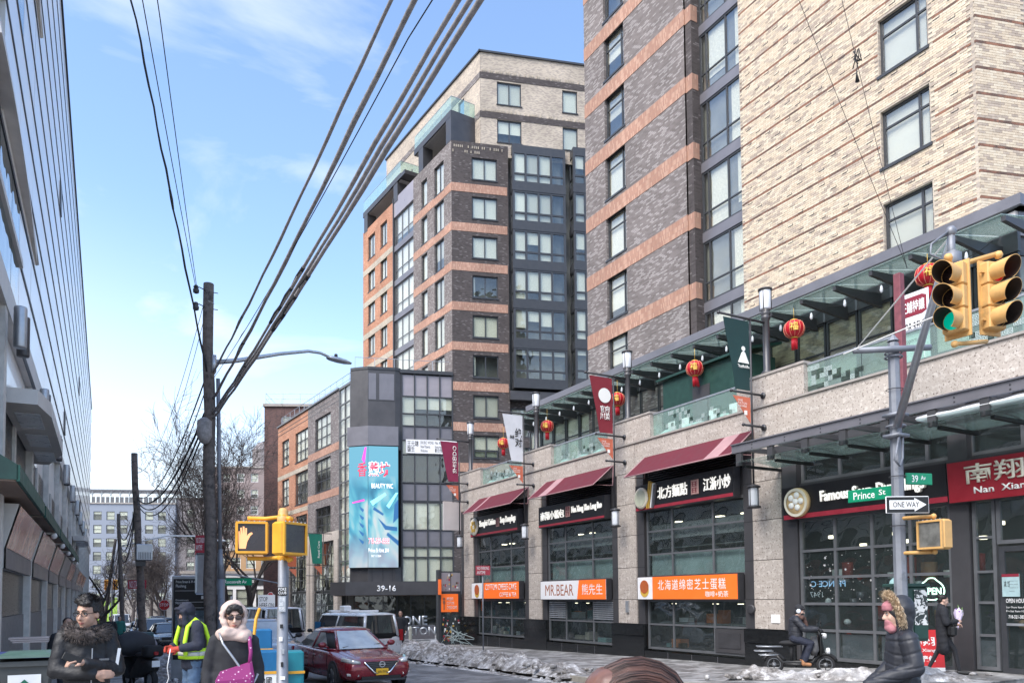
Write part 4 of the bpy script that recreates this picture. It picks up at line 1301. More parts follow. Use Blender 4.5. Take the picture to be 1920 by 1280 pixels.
# set-back balconies with glass railings: near box and far box
def balcony(v0, v1, z, h, rail):
 MB(L_).box(-v1, -v0, -.02, 2.2, z + h - .5, z + h).build('balcony_slab', M['panel_dark'], CB)
 MB(L_).box(-v1 + .1, -v0 - .1, .1, 2.2, z + h - .55, z + h - .505).build('balcony_soffit', M['soffit'], CB)
 for v in rail: MB(L_).box(-v - .85, -v, -.01, .9, z, z + h - .5).build('balcony_post', M['panel_dark'], CB)
 b = MB(L_).box(-v1, -v0, .02, .05, z + h + 1.12, z + h + 1.15).box(-v0 - .04, -v0, .05, 2.2, z + h + 1.12, z + h + 1.15).build('balcony_rail', M['alu'], CB)
 n = int((v1 - v0) / 1.5)
 for k in range(n):
  a = -v1 + (v1 - v0) * k / n
  pbox('glass_panel', b, L_, a + .02, a + (v1 - v0) / n - .02, .03, .045, z + h, z + h + 1.12, M['green_glass'])
 pbox('glass_panel', b, L_, -v0 - .03, -v0 - .015, .06, 2.15, z + h, z + h + 1.12, M['green_glass'])
balcony(.0, 6.6, 37.92, 2.45, (0.0, 4.9))
balcony(9.4, 18.0, 37.5, 2.2, (16.9, 10.0))
MB(L_).box(-.92, -.0, .9, 2.3, 37.92, 39.9).build('balcony_post', M['panel_dark'], CB)
MB(L_).box(-11.5, -8.4, -.05, 2.2, 39.2, 39.55).build('balcony_slab', M['panel_dark'], CB)
for v in (8.9, 10.2):
 c = MB(L_)
 c.lathe([(.3, 0), (.32, .04), (.05, .06), (.05, .5)], (-v, .9, 39.55), 10)
 c.build('balcony_chair', M['panel_dark'], CB, True)
# bay windows climbing the front
def bay(s0, s1, out, zb, zt, n):
 pz = []
 for k in range(n):
  z = zt - .55 - k * 3.163
  pz.append(z)
 o = MB(P_).box(s0, s1, -out, .3, zt - .52, zt).build('bay_roof', M['frame'], CB)
 for k, z in enumerate(pz):
  zl = z - 2.55
  MB(P_).box(s0 - .03, s1 + .03, -out - .03, .3, zl - .61, zl).build('bay_slab', M['frame'], CB)
  bl = ((0, .25, .96), (.25, .5, .96), (.5, .78, .96)) if k not in (5,) else ((0, 1, .2),)
  window(CB, P_, s0, s1, zl, z + .03, (.25, .49, .73), (.3,), .17, -out, M['frame'], M['pane'], bl, M['curtain'] if k in (2, 3, 4) else M['blind'], name='bay_window', fd=.12)
  Wd = frame((P_ @ V((s0, 0, 0))), (P_.to_3x3() @ V((0, -1, 0))))
  WL = P_ @ T(s0, 0, 0) @ Matrix.Rotation(R(-90), 4, 'Z')
  WR = P_ @ T(s1, -out, 0) @ Matrix.Rotation(R(90), 4, 'Z')
  window(CB, P_ @ T(s0, .25, 0) @ Matrix.Rotation(R(-90), 4, 'Z'), .0, out + .1, zl, z + .03, (), (.3,), .12, 0, M['frame'], M['pane'], (), M['blind'], name='bay_window', fd=.1)
  MB(P_).box(s0 + .3, s1 - .2, .2, .28, zl, z).build('bay_inside', M['inside_grey'], CB)
 return pz
bay(4.8, 9.15, .5, 18, 37.85, 6)
bay(9.7, 13.6, .9, 18, 37.95, 6)
MB(P_).box(4.5, 14.2, -.4, .4, 17.4, 18.1).build('bay_soffit', M['panel_dark'], CB)

# ---------------- lower wing: curtain wall, dark corner drum, brick street front
WB = thing('office_wing', 'four storey wing with dark metal corner, glass curtain wall and orange brick street front', 'building', (19, 56, -.3))
def row(z0, z1, nm, mat, n=4, d=.05):
 for k in range(n):
  a, b = -3.9 + 3.88 * k / n, -3.9 + 3.88 * (k + 1) / n
  pbox(nm, WB, P_, a + .05, b - .05, d, d + .1, z0 + .05, z1 - .05, mat)
MB(P_).box(-4.0, -.02, .16, .3, 2.2, 19.3).build('curtain_back', M['steel'], WB)
for z0, z1, m in ((17.39, 19.1, 'panel_mauve'), (14.0 - .95, 15.11 - .95, 'x'), (9.93 - .9, 11.36 - .6, 'x')):
 if m != 'x': row(z0, z1, 'spandrel', M[m])
row(14.0, 15.11, 'spandrel', M['panel_mid'])
row(9.93 - .6, 11.2 - .5, 'spandrel', M['panel_mid'])
row(5.84, 7.14, 'spandrel', M['panel_mid'])
for k in range(5):
 s = -3.9 + 3.88 * k / 4
 pbox('mullion', WB, P_, s - .05, s + .05, -.03, .16, 2.3, 19.2, M['frame'])
for z in (17.39, 16.05, 15.11, 14.0, 12.9, 10.75, 9.35, 9.23, 7.14, 5.84, 5.06, 3.2):
 pbox('transom', WB, P_, -3.98, -.0, -.02, .15, z - .045, z + .045, M['frame'])
MB(P_).box(-3.9, -.1, 1.6, 1.7, 2.3, 19).build('room_back', M['inside_grey'], WB)
for z0, z1, drop in ((15.11, 17.39, .5), (10.75, 14.0, .35), (7.14, 9.3, 1), (3.2, 5.84, 1)):
 for k in range(4):
  a, b = -3.9 + 3.88 * k / 4, -3.9 + 3.88 * (k + 1) / 4
  pbox('pane', WB, P_, a + .04, b - .04, .05, .062, z0 + .04, z1 - .04, M['pane'])
  dd = 1 if (k == 0 and z0 > 15) else drop
  if z0 == 15.11 and k: dd = .42
  pbox('blind', WB, P_, a + .05, b - .05, .11, .12, z1 - (z1 - z0) * dd, z1 - .05, M['blind'])
g = MB(P_)
for k in range(28):
 s = rnd(-3.7, -.2)
 z = 15.15 if k % 2 else 10.8
 if s < -2.9 and z > 15: continue
 g.ball((s, rnd(.3, .8), z + rnd(.05, .4)), (rnd(.06, .16), .1, rnd(.08, .3)), 6, k % 3)
g.build('window_plants', [M['green_paint'], M['white'], M['bark']], WB)['kind'] = 'stuff'
MB(P_).box(-4.05, 0.02, -.12, .5, 19.15, 19.42).build('coping', M['frame'], WB)
# dark drum at the corner
poly = [(-7.75, .6), (-7.05, .18), (-6.45, -.12), (-4.42, -.12), (-3.98, .0), (-3.98, 2), (-7.75, 2)]
def drum(z0, z1, off, nm, m):
 c = MB(P_)
 q = [(s, d - (off if d < 1.5 else 0)) for s, d in poly]
 c.rings([[(s, d, z0) for s, d in q], [(s, d, z1) for s, d in q]])
 return c.build(nm, m, WB)
drum(13.2, 19.3, 0, 'corner_cladding', M['panel_dark'])
drum(2.4, 4.3, 0, 'corner_cladding', M['panel_dark'])
drum(4.3, 13.2, -.25, 'corner_cladding', M['black'])
drum(19.3, 19.5, .05, 'coping', M['frame'])
for s in (-6.1, -5.3, -4.75):
 pbox('cladding_panel', WB, P_, s - .3, s + .25, -.135, -.12, 17.0, 19.0, M['panel_mid'])
pbox('cladding_joint', WB, P_, -6.45, -4.42, -.13, -.12, 16.9, 16.93, M['black'])
for s in (-6.2, -5.4, -4.7): pbox('cladding_rib', WB, P_, s, s + .08, -.15, -.12, 3.2, 4.2, M['steel'])
c = MB(P_)
c.rings([[(-8.0, .45, 13.45), (-6.45, -.5, 13.45), (-4.2, -.5, 13.45), (-4.2, 0, 13.45), (-7.6, 1.2, 13.45)], [(-8.0, .45, 14.9), (-6.45, -.5, 14.9), (-4.2, -.5, 14.9), (-4.2, 0, 14.9), (-7.6, 1.2, 14.9)]])
c.build('screen_head', M['panel_mid'], WB)
# wing street front
Q2 = V((18.87, 60.3, 0))
L2 = frame(Q2, -DL)
wops = [(-8.58, -4.56, 15.2, 18.0), (-8.58, -4.56, 11.35, 14.2), (-8.4, -4.54, 7.6, 9.95)]
oo = [(-14.33, -10.5, 14.95, 17.8), (-14.33, -10.5, 10.9, 13.9), (-18.67, -16.3, 15.2, 17.75), (-18.67, -16.3, 11.2, 13.8), (-14.1, -10.8, 7.4, 9.8)]
w = MB(L2)
wall(w, -10.54, -2.55, 7.7, 19.4, wops, 0, .25)
w.build('grey_brick_wall', M['dark_brick_sunlit'], WB)
w = MB(L2)
wall(w, -20.02, -10.54, 7.0, 19.4, oo, 0.01, .25)
w.build('orange_brick_wall', M['orange_brick'], WB)
MB(L2).box(-20, -2.5, .8, 8, -1.8, 19).build('core', M['inside_grey'], WB)
MB(L2).box(-20.02, -20.0, .02, 8, -.3, 19.3).build('end_wall', M['red_brick'], WB)
for o in wops + oo:
 wd = o[1] - o[0] > 3
 window(WB, L2, *o, (.33, .66) if wd else (.5,), (.34, .67) if wd else (.35, .68), .11, .12, M['frame'], M['pane_bright'] if o[2] > 10 else M['pane'], ((0, 1, .98),) if o[2] > 10 else (), M['blind'], M['frame'])
for z in (14.42, 10.62):
 MB(L2).box(-10.52, -2.56, -.02, .06, z, z + .65).build('orange_band', M['band_orange'], WB)
 MB(L2).box(-20.02, -10.56, -.01, .06, z - .5, z - .1).build('tan_band', M['tan_band'], WB)
for z in (18.5, 18.9): MB(L2).box(-20.02, -2.55, -.008, .03, z, z + .04).build('reveal_line', M['frame'], WB)
MB(L2).box(-20.1, -2.5, -.12, .4, 19.4, 19.55).build('coping', M['frame_grey'], WB)
# glazed stair strip next to the drum
MB(L2).box(-2.5, .0, .25, .4, 2.3, 19.3).build('curtain_back', M['blind'], WB)
MB(L2).box(-2.5, .3, -.05, .3, 19.3, 19.5).build('coping', M['frame_grey'], WB)
for k in range(13):
 z = 2.4 + k * 1.3
 for a, b in ((-2.45, -1.3), (-1.2, -.1)):
  pbox('pane', WB, L2, a, b, .05, .065, z + .05, z + 1.25, M['pane_bright'])
 pbox('transom', WB, L2, -2.5, 0, .0, .14, z - .05, z + .05, M['frame_grey'])
for s in (-2.5, -1.25, -.05): pbox('mullion', WB, L2, s - .05, s + .05, -.01, .14, 2.3, 19.3, M['frame_grey'])
# granite ground floor with tall arched windows
for s in (-2.9, -9.2, -10.0, -16.2):
 for z0, z1 in ((-1.8, 1.6), (1.6, 3.4), (3.4, 5.2), (5.2, 6.9)):
  pbox('granite_panel', WB, L2, s - .75, s + .2, -.06, .3, z0 + .01, z1 - .01, M['stone'])
for s0, s1 in ((-20.02, -13.1), (-13.08, -7.0), (-6.98, -2.5)): pbox('granite_panel', WB, L2, s0, s1, -.05, .3, 6.9, 7.65, M['stone'])
for s0, s1 in ((-8.95, -3.7), (-15.95, -10.8)):
 window(WB, L2, s0, s1, 2.6, 6.85, (.2, .4, .6, .8), (.25, .5, .75), .1, .1, M['frame'], M['pane'], (), M['blind'])
 window(WB, L2, s0, s1, -1.2, 2.5, (.33, .66), (.7,), .1, .1, M['frame'], M['shop_glass'], (), M['blind'])
 c = MB(L2)
 for a in (.27, .73):
  x = s0 + (s1 - s0) * a
  c.prism([(x - .55, 3.0), (x + .55, 3.0), (x + .55, 5.4), (x, 6.5), (x - .55, 5.4)], .32, .36)
 c.build('arched_screen', M['letter_cream'], WB)
MB(L2).box(-20, -2.5, .7, .78, -1.8, 7).build('shop_dim', M['inside'], WB)
# roof railing
c = MB(L2)
for k in range(15):
 s = -20 + k * 1.45
 c.tube([(s, .35, 19.5), (s, .35, 20.5)], .025, 5)
c.tube([(-20, .35, 20.5), (.3, .35, 20.5)], .025, 5).tube([(-20, .35, 20.0), (.3, .35, 20.0)], .018, 5)
c.build('roof_rail', M['alu'], WB)
c = MB(P_)
for k in range(6): c.tube([(-7.4 + k * 1.48, .5, 19.4), (-7.4 + k * 1.48, .5, 20.35)], .025, 5)
c.tube([(-7.4, .5, 20.35), (0, .5, 20.35)], .025, 5)
c.build('roof_rail', M['alu'], WB)
MB(P_).box(-7.6, 0, .6, 8, 19.0, 19.3).build('roof_deck', M['stone_cap'], WB)
# entrance canopy with the house number, lobby below
c = MB(P_)
c.rings([[(-9.2, -.7, z), (-8.1, -2.2, z), (-1.0, -2.2, z), (1.0, -1.2, z), (1.0, 0, z), (-9, 1.0, z)] for z in (2.2, 3.17)])
c.build('entrance_canopy', M['panel_dark'], WB)
c = MB(P_)
c.rings([[(-8.9, -.6, z), (-8.0, -2.0, z), (-1.1, -2.0, z), (.8, -1.1, z), (.8, 0, z), (-8.8, .9, z)] for z in (2.16, 2.199)])
c.build('canopy_soffit', M['inside_warm'], WB)
text('39-16', WB, P_ @ T(-5.85, -2.2, 2.47), .44, 1.35, M['white'], .03, .02)
MB(P_).box(-7.5, 2, .9, 1.1, -1.5, 2.4).build('lobby_wall', M['inside_warm'], WB)
for k in range(8): pbox('lobby_glass', WB, P_, -7.4 + k * 1.05, -6.4 + k * 1.05, .4, .415, -.9, 2.15, M['shop_glass'])
for k in range(9): pbox('lobby_mullion', WB, P_, -7.45 + k * 1.05, -7.39 + k * 1.05, .38, .45, -1.5, 2.15, M['frame'])

# big LED advert on the corner
LED = thing('led_screen', 'tall bright blue advertising screen wrapped round the dark corner with red Chinese characters', 'screen', (19, 55.4, 4.2))
def ledmat(name, seed):
 m, t, b = newmat(name)
 tc = nd(t, 'ShaderNodeUVMap').outputs[0]
 mpn = nd(t, 'ShaderNodeMapping', {'Vector': tc, 'Location': (seed, seed * .7, 0), 'Rotation': (0, 0, .6), 'Scale': (.55, .22, 1)})
 n = nd(t, 'ShaderNodeTexNoise', {'Vector': mpn.outputs[0], 'Scale': 1.1, 'Detail': 2.5, 'Distortion': 1.2})
 r = nd(t, 'ShaderNodeValToRGB', {0: n.outputs[0]})
 e = r.color_ramp
 e.elements[0].position, e.elements[0].color = .28, c4((.01, .16, .33))
 e.elements[1].position, e.elements[1].color = .44, c4((.08, .46, .70))
 for p_, c_ in ((.50, (.16, .66, .86)), (.56, (.42, .82, .93)), (.64, (.78, .93, .97)), (.74, (.85, .80, .86))):
  q = e.elements.new(p_)
  q.color = c4(c_)
 v = nd(t, 'ShaderNodeTexVoronoi', {'Vector': tc, 'Scale': .8}, feature='SMOOTH_F1')
 sx = nd(t, 'ShaderNodeSeparateXYZ', {0: tc})
 top = nd(t, 'ShaderNodeMapRange', {0: sx.outputs[1], 1: 10.2, 2: 11.2})
 mix = nd(t, 'ShaderNodeMix', {0: top.outputs[0], 6: r.outputs[0], 7: c4((.20, .62, .85))}, data_type='RGBA')
 low = nd(t, 'ShaderNodeMapRange', {0: sx.outputs[1], 1: 7.0, 2: 5.0, 4: .55})
 mix2 = nd(t, 'ShaderNodeMix', {0: low.outputs[0], 6: mix.outputs[2], 7: c4((.75, .70, .80))}, data_type='RGBA')
 b.inputs['Base Color'].default_value = (.02, .02, .02, 1)
 b.inputs['Roughness'].default_value = .35
 t.links.new(mix2.outputs[2], b.inputs['Emission Color'])
 b.inputs['Emission Strength'].default_value = .34
 return m
LM = ledmat('screen_image', 1.3)
bb = [(-7.85, .38), (-6.45, -.42), (-4.2, -.42), (-4.2, .1), (-7.6, .9)]
c = MB(P_)
c.rings([[(s, d, 4.25) for s, d in bb], [(s, d, 13.4) for s, d in bb]])
c.build('screen_case', M['black'], LED)
MB(P_).box(-6.44, -4.22, -.45, -.421, 4.28, 13.38).build('screen_panel', LM, LED)
SL = P_ @ T(-7.85, .38, 0) @ Matrix.Rotation(math.atan2(-.8, 1.4), 4, 'Z')
MB(SL).box(0.02, 1.6, -.03, -.002, 4.28, 13.38).build('screen_panel', LM, LED)
em = lambda n, c, k=1.0: plain(n, c, .5, 0, 0, emit=(*c, k * .4))
tred, twh, tdk, tpk = em('screen_red', (.62, .03, .08)), em('screen_white', (.95, .95, .97)), em('screen_dark', (.02, .10, .24), .8), em('screen_pink', (.62, .05, .35))
text('薰坊', LED, P_ @ T(-6.42, -.456, 11.06), 1.16, 1.6, twh, .004, .035, name='caption')
text('薰坊', LED, P_ @ T(-6.38, -.462, 11.1), 1.08, 1.52, tred, .004, .01, name='caption')
text('香', LED, SL @ T(.75, -.034, 11.1), 1.05, .78, tred, .004, .01, name='caption')
text('BEAUTY INC', LED, P_ @ T(-6.2, -.456, 10.2), .36, 1.6, twh, .004, .01, name='caption')
text('718-359-6868', LED, P_ @ T(-6.42, -.456, 6.0), .5, 1.55, twh, .004, .05, name='caption')
text('718-359-6868', LED, P_ @ T(-6.42, -.462, 6.02), .46, 1.53, tred, .004, .004, name='caption')
text('Prince St Unit 204', LED, P_ @ T(-6.42, -.456, 5.4), .3, 1.5, twh, .004, .008, name='caption')
text('NY 11354', LED, P_ @ T(-6.2, -.456, 5.05), .16, .7, twh, .004, 0, name='caption')
c = MB(P_)
for pts in ([(-4.5, 9.0), (-4.22, 9.4), (-4.22, 8.0), (-4.6, 7.6)], [(-5.75, 8.0), (-5.1, 7.4), (-4.3, 7.3), (-4.3, 7.0), (-5.2, 7.1)], [(-5.0, 6.9), (-4.22, 6.3), (-4.22, 5.9), (-5.1, 6.7)], [(-6.0, 8.8), (-5.3, 8.3), (-5.35, 8.15), (-6.1, 8.6)]):
 c.add([(s, -.457, z) for s, z in pts], [tuple(range(len(pts)))])
c.build('picture_shape', tdk, LED)
c = MB(P_)
for pts in ([(-5.1, 8.9), (-4.4, 9.9), (-4.22, 9.9), (-4.9, 8.7)], [(-6.3, 9.2), (-5.2, 9.9), (-5.1, 9.7), (-6.1, 8.9)]):
 c.add([(s, -.458, z) for s, z in pts], [tuple(range(len(pts)))])
c.build('picture_shape', em('screen_cyan', (.25, .72, .9)), LED)
c = MB(SL)
c.add([(1.1, -.033, 12.4), (1.35, -.033, 13.3), (1.5, -.033, 13.3), (1.35, -.033, 12.0)], [(0, 1, 2, 3)])
c.add([(.3, -.033, 9.2), (1.3, -.033, 9.4), (1.35, -.033, 9.25), (.3, -.033, 9.1)], [(0, 1, 2, 3)])
c.build('picture_shape', tpk, LED)
c = MB(SL)
for k in range(5): c.add([(.9 - k * .02, -.033, 8.9 - k * .6), (1.3, -.033, 8.6 - k * .6), (1.2, -.033, 8.4 - k * .6), (1.0, -.033, 8.6 - k * .6)], [(0, 1, 2, 3)])
c.build('picture_shape', tdk, LED)

# white practice sign on the curtain wall
t = thing('notice_board', 'long white notice with Chinese and English print fixed to the curtain wall', 'sign', (22, 54.5, 13))
pbox('board', t, P_, -3.6, .3, -.1, -.03, 13.0, 14.05, M['white_sign'])
text('王元聰\n醫生', t, P_ @ T(-3.5, -.1, 13.1), .85, .85, M['black'], .003, .01)
text('DR ERIC WONG\nNew Patients\nWelcome', t, P_ @ T(-2.5, -.1, 13.1), .85, 1.0, M['black'], .003, .01)
text('No Appt Needed\nInsurance Plans\n歡迎預約', t, P_ @ T(-1.4, -.1, 13.1), .85, 1.4, M['black'], .003, .01)

# big metal letters in the plaza
t = thing('letter_sculpture', 'big brushed metal letters standing in two rows on the plaza behind the snow', 'sculpture', (17.5, 40, -.25))
c0 = M['alu']
W1 = frame((16.35, 42.4, 0), D2)
text('ONE', t, W1 @ T(0, 0, .40), .56, 1.45, c0, .2, .02)
text('FULTON', t, W1 @ T(-.42, -.5, -.16), .5, 2.3, c0, .2, .02)
pbox('plinth', t, W1, -.1, 1.9, .0, .4, -.4, .39, M['panel_mid'])
# kiosk column with posters at the end of the podium
t = thing('advert_column', 'glazed advert column with small posters and an orange sign beyond the granite front', 'kiosk', (16.5, 36.2, -.25))
W = frame((15.75, 35.5, 0), (1, -.12, 0)) @ T(0, 0, -.4) @ Matrix.Diagonal((.57, .57, .69, 1)) @ T(0, 0, .4)
pbox('body', t, W, -.02, 1.85, .02, .7, -.4, 5.0, M['frame'])
pbox('post', t, W, -.25, -.02, -.1, .6, -.4, 5.1, M['frame'])
for a, b in ((.06, .88), (.95, 1.8)):
 pbox('poster_pane', t, W, a, b, -.01, .015, 3.55, 4.9, M['panel_mauve'])
 pbox('poster_pane', t, W, a, b, -.01, .015, -.2, 2.2, M['shop_glass'])
c = MB(W)
for k in range(60):
 s, z = rnd(.1, 1.7), rnd(-.1, 2.1) if k % 3 else rnd(3.6, 4.7)
 c.box(s, s + rnd(.06, .16), -.02, -.012, z, z + rnd(.05, .2), k % 4)
c.build('small_poster', [M['white'], M['gold'], M['stripe_red'], M['inside_warm']], t)['kind'] = 'stuff'
pbox('orange_sign', t, W, .0, 1.55, -.14, -.02, 2.05, 3.35, M['orange_sign'])
pbox('orange_edge', t, W, -.28, -.1, -.5, -.1, 3.3, 4.4, M['orange_sign'])
text('MR.BEAR\nCOTTON\nCHEESE CAKE', t, W @ T(.5, -.14, 2.25), .85, .95, M['white'], .004, .006)
c = MB(W)
c.ball((.25, -.15, 3.0), (.1, .02, .1), 10).ball((.25, -.15, 2.75), (.12, .02, .16), 10).box(.2, .3, -.16, -.14, 2.2, 2.6)
c.build('bear_mark', M['letter_brown'], t)
pbox('panel_screen', RB, frame((15.95, 35.6, 0), (1, -.12, 0)), 0, .9, -.1, .1, 5.4, 6.85, M['panel_pink'])
# banners on the wing
for i, (v, m, lb) in enumerate(((4.3, plain('banner_green', (.01, .17, .12), .7), 'green banner hanging from the brick wing front'), (11.2, plain('banner_orange', (.42, .11, .05), .7), 'orange red banner hanging from the brick wing front'))):
 t = thing('street_banner', lb, 'banner', tuple(L2 @ V((-v, -.8, 4))), group='banners on the wing')
 W = L2 @ T(-v, 0, 0) @ Matrix.Rotation(R(-90), 4, 'Z') @ T(-2.2, 0, 0)
 W = frame(tuple(L2 @ V((-v, -2.1, 0))), (1, 0, 0))
 c = MB(W)
 c.add([(.1, -.005, 7.4), (1.25, -.005, 7.4), (1.25, -.005, 4.9), (.45, -.005, 4.9), (.1, .005, 7.4), (1.25, .005, 7.4), (1.25, .005, 4.9), (.45, .005, 4.9)], [(0, 3, 2, 1), (4, 5, 6, 7), (0, 1, 5, 4), (1, 2, 6, 5), (2, 3, 7, 6), (3, 0, 4, 7)]).build('cloth', m, t)
 for z in (7.45, 4.8, 3.9):
  MB(W).tube([(-.1, 0, z), (2.1, 0, z)], .04, 6).build('arm', M['steel'], t, True)
 MB(W).add([(.55, 0, 4.7), (1.25, 0, 4.7), (1.25, 0, 3.95), (.55, .01, 4.7), (1.25, .01, 4.7), (1.25, .01, 3.95)], [(0, 2, 1), (3, 4, 5), (0, 1, 4, 3), (1, 2, 5, 4), (2, 0, 3, 5)]).build('pennant', plain('pennant_faded', (.55, .17, .1), .8), t)
 MB(W).tube([(1.35, 0, 7.6), (1.35, 0, 2.2)], .035, 6).build('pole', M['steel'], t, True)
 if i == 0: text('Royal Care', t, W @ T(1.1, -.008, 5.4) @ Matrix.Rotation(R(-90), 4, 'Y'), .22, 1.4, M['letter'], .003)
# ---------------------------------------------------------------- long white panelled building on the left
LA = R(1.5)
F_ = frame((-1.5, 0, 0), (math.sin(LA), math.cos(LA), 0))
LB = thing('office_building', 'long pale panelled building with dark joints and granite shopfronts along the left pavement', 'building', (-1.5, 20, 0))
M['white_panel'] = plain('white_panel', (.88, .86, .83), .32, 0, .08, .4, spec=.5, coat=.4)
M['dark_joint'] = plain('dark_joint', (.03, .03, .034), .6)
M['grey_granite'] = plain('grey_granite', (.19, .19, .195), .55, 0, .25, 14, alt=(.14, .14, .145), altfac=.4)
M['speckled_granite'] = plain('speckled_granite', (.018, .018, .02), .3, 0, .4, 30)
M['bronze'] = plain('bronze_panel', (.58, .555, .53), .5, .0, .12, 2)
M['pier'] = plain('pale_pier', (.62, .60, .57), .6, 0, .15, 4)
M['teal_glass'] = glassmat('teal_glass', (.35, .5, .5), 1, .02, 1.9, .05, .25, (.10, .18, .19))
S0, S1, ROOF = 12.0, 86.0, 20.9
MB(F_).box(S0, S1, .12, 12, -2.6, ROOF - .1).build('core', M['dark_joint'], LB)
MB(F_).box(S0 - .02, S1 + .05, -.05, .5, ROOF - .12, ROOF).build('coping', M['frame'], LB)
zb = [7.15, 8.3, 9.35, 10.35, 11.4, 12.4, 13.5, 14.65, 15.8, 17.0, 18.2, 19.5, 20.78]
PS = [13.9 + 5.15 * k for k in range(15)]
for j, (a, b) in enumerate(zip(zb, zb[1:])):
 for k in range(14):
  s0, s1 = PS[k], min(PS[k + 1], S1)
  if k == 0 and (j in (0, 1, 5, 6)): continue
  if (k * 7 + j * 5) % 23 == 3 and k < 9:
   pbox('open_vent', LB, F_, s0 + 4.3, s1 - .04, -.03, .02, a + .12, b - .16, M['panel_dark'])
   s1 = s0 + 4.25
  elif k < 5 and (k + j) % 3 == 0:
   pbox('white_panel', LB, F_, s0 + 2.5, s1 - .012, .0, .11, a + .05, b - .05, M['white_panel'])
   s1 = s0 + 2.48
  pbox('white_panel', LB, F_, s0 + .012, s1 - .012, .0, .11, a + .05, b - .05, M['white_panel'])
 pbox('joint_bar', LB, F_, S0, S1, -.012, .11, b - .06, b + .04, M['dark_joint'])
# glazed bow at the near end with grey eyebrows
for z0, z1 in ((7.2, 9.3), (12.4, 14.6)):
 c = MB(F_)
 for a, b in ((12.0, 13.6), (13.65, 15.3), (15.35, 16.6)):
  pbox('bow_pane', LB, F_, a, b, .0, .03, z0 + .05, (z0 + z1) / 2 - .06, M['teal_glass'])
  pbox('bow_pane', LB, F_, a, b, .0, .03, (z0 + z1) / 2 + .06, z1 - .05, M['teal_glass'])
 pbox('bow_rail', LB, F_, 12, 16.7, -.06, .06, (z0 + z1) / 2 - .06, (z0 + z1) / 2 + .06, M['bronze'])
 pbox('white_panel', LB, F_, 16.65, 19.0, .0, .11, z0 + .05, z1 - .05, M['white_panel'])
for z in (9.6, 14.9):
 c = MB(F_)
 n = 12
 P = []
 for k in range(n + 1):
  u = k / n
  s = 12 + 8.2 * u
  h = .75 * math.sin(math.pi * (.35 + .65 * u)) + .02
  P.append([(s, -.16 * math.sin(math.pi * (.4 + .6 * u)) - .02, z), (s, .1, z), (s, .1, z + h), (s, -.06, z + h)])
 c.rings(P).build('eyebrow', M['bronze'], LB)
pbox('grey_rail', LB, F_, S0, S1, -.12, .11, 6.5, 6.95, M['bronze'])
for k in range(14): pbox('white_panel', LB, F_, PS[k] + .25, PS[k + 1] - .25, .04, .11, 5.2, 6.48, M['white_panel'])
# piers, granite infill, light boxes, awnings
rb = newmat('poster_glow')
m, t_, b_ = rb
tcv = nd(t_, 'ShaderNodeTexCoord').outputs['Object']
nz = nd(t_, 'ShaderNodeTexNoise', {'Vector': tcv, 'Scale': 1.6, 'Detail': 3})
rp = nd(t_, 'ShaderNodeValToRGB', {0: nz.outputs[0]})
rp.color_ramp.elements[0].color = c4((.38, .09, .075))
rp.color_ramp.elements[0].position = .35
rp.color_ramp.elements[1].color = c4((.68, .42, .35))
rp.color_ramp.elements[1].position = .65
t_.links.new(rp.outputs[0], b_.inputs['Base Color'])
b_.inputs['Roughness'].default_value = .15
M['poster'] = m
for k, s in enumerate(PS):
 if s > S1 - 1: break
 pbox('pier', LB, F_, s - .16, s + .16, -.10, .12, -2.6, 6.5, M['pier'])
 if k < 14:
  pbox('granite_panel', LB, F_, s + .18, s + 4.97, .02, .12, 1.78, 5.2, M['speckled_granite'])
  pbox('granite_panel', LB, F_, s + .18, s + 4.97, .0, .12, -2.6, 1.77, M['grey_granite'])
  pbox('white_pier_strip', LB, F_, s + 2.4, s + 2.7, -.02, .02, 3.9, 5.2, M['pier'])
 if k < 9:
  # wall lamps: two cylinders per pier
  for q in (-.24, .24):
   c = MB(F_)
   c.lathe([(.085, 0), (.09, .02), (.09, .60), (.085, .62)], (s + q, -.30, 5.85), 12).box(s + min(0, q), s + max(0, q), -.3, -.27, 6.1, 6.2)
   c.build('wall_lamp', M['panel_dark'] if q > 0 else M['alu'], LB, True)
for k, s in enumerate(PS[:9]):
 b = MB(F_)
 a0, a1 = s + .3, s + 4.85
 # wedge shaped light box: tilted poster face, bronze cheeks
 b.add([(a0, -.10, 2.55), (a1, -.10, 2.55), (a1, -.10, 2.85), (a0, -.10, 2.85), (a0, -.29, 3.55), (a1, -.29, 3.55), (a1, .0, 3.55), (a0, .0, 3.55), (a0, .0, 2.55), (a1, .0, 2.55)],
          [(4, 5, 6, 7), (0, 8, 9, 1), (0, 3, 4, 7, 8), (1, 9, 6, 5, 2)])
 lb = b.build('light_box', M['bronze'], LB)
 b = MB(F_)
 b.add([(a0 + .05, -.125, 2.87), (a1 - .05, -.125, 2.87), (a1 - .05, -.305, 3.52), (a0 + .05, -.305, 3.52)], [(0, 1, 2, 3)]).build('poster', M['poster'] if k not in (3, 5) else M['panel_mid'], lb)
 b = MB(F_)
 b.add([(a0, -.125, 2.55), (a1, -.125, 2.55), (a1, -.125, 2.86), (a0, -.125, 2.86)], [(0, 1, 2, 3)]).build('lower_panel', M['panel_mid'], lb)
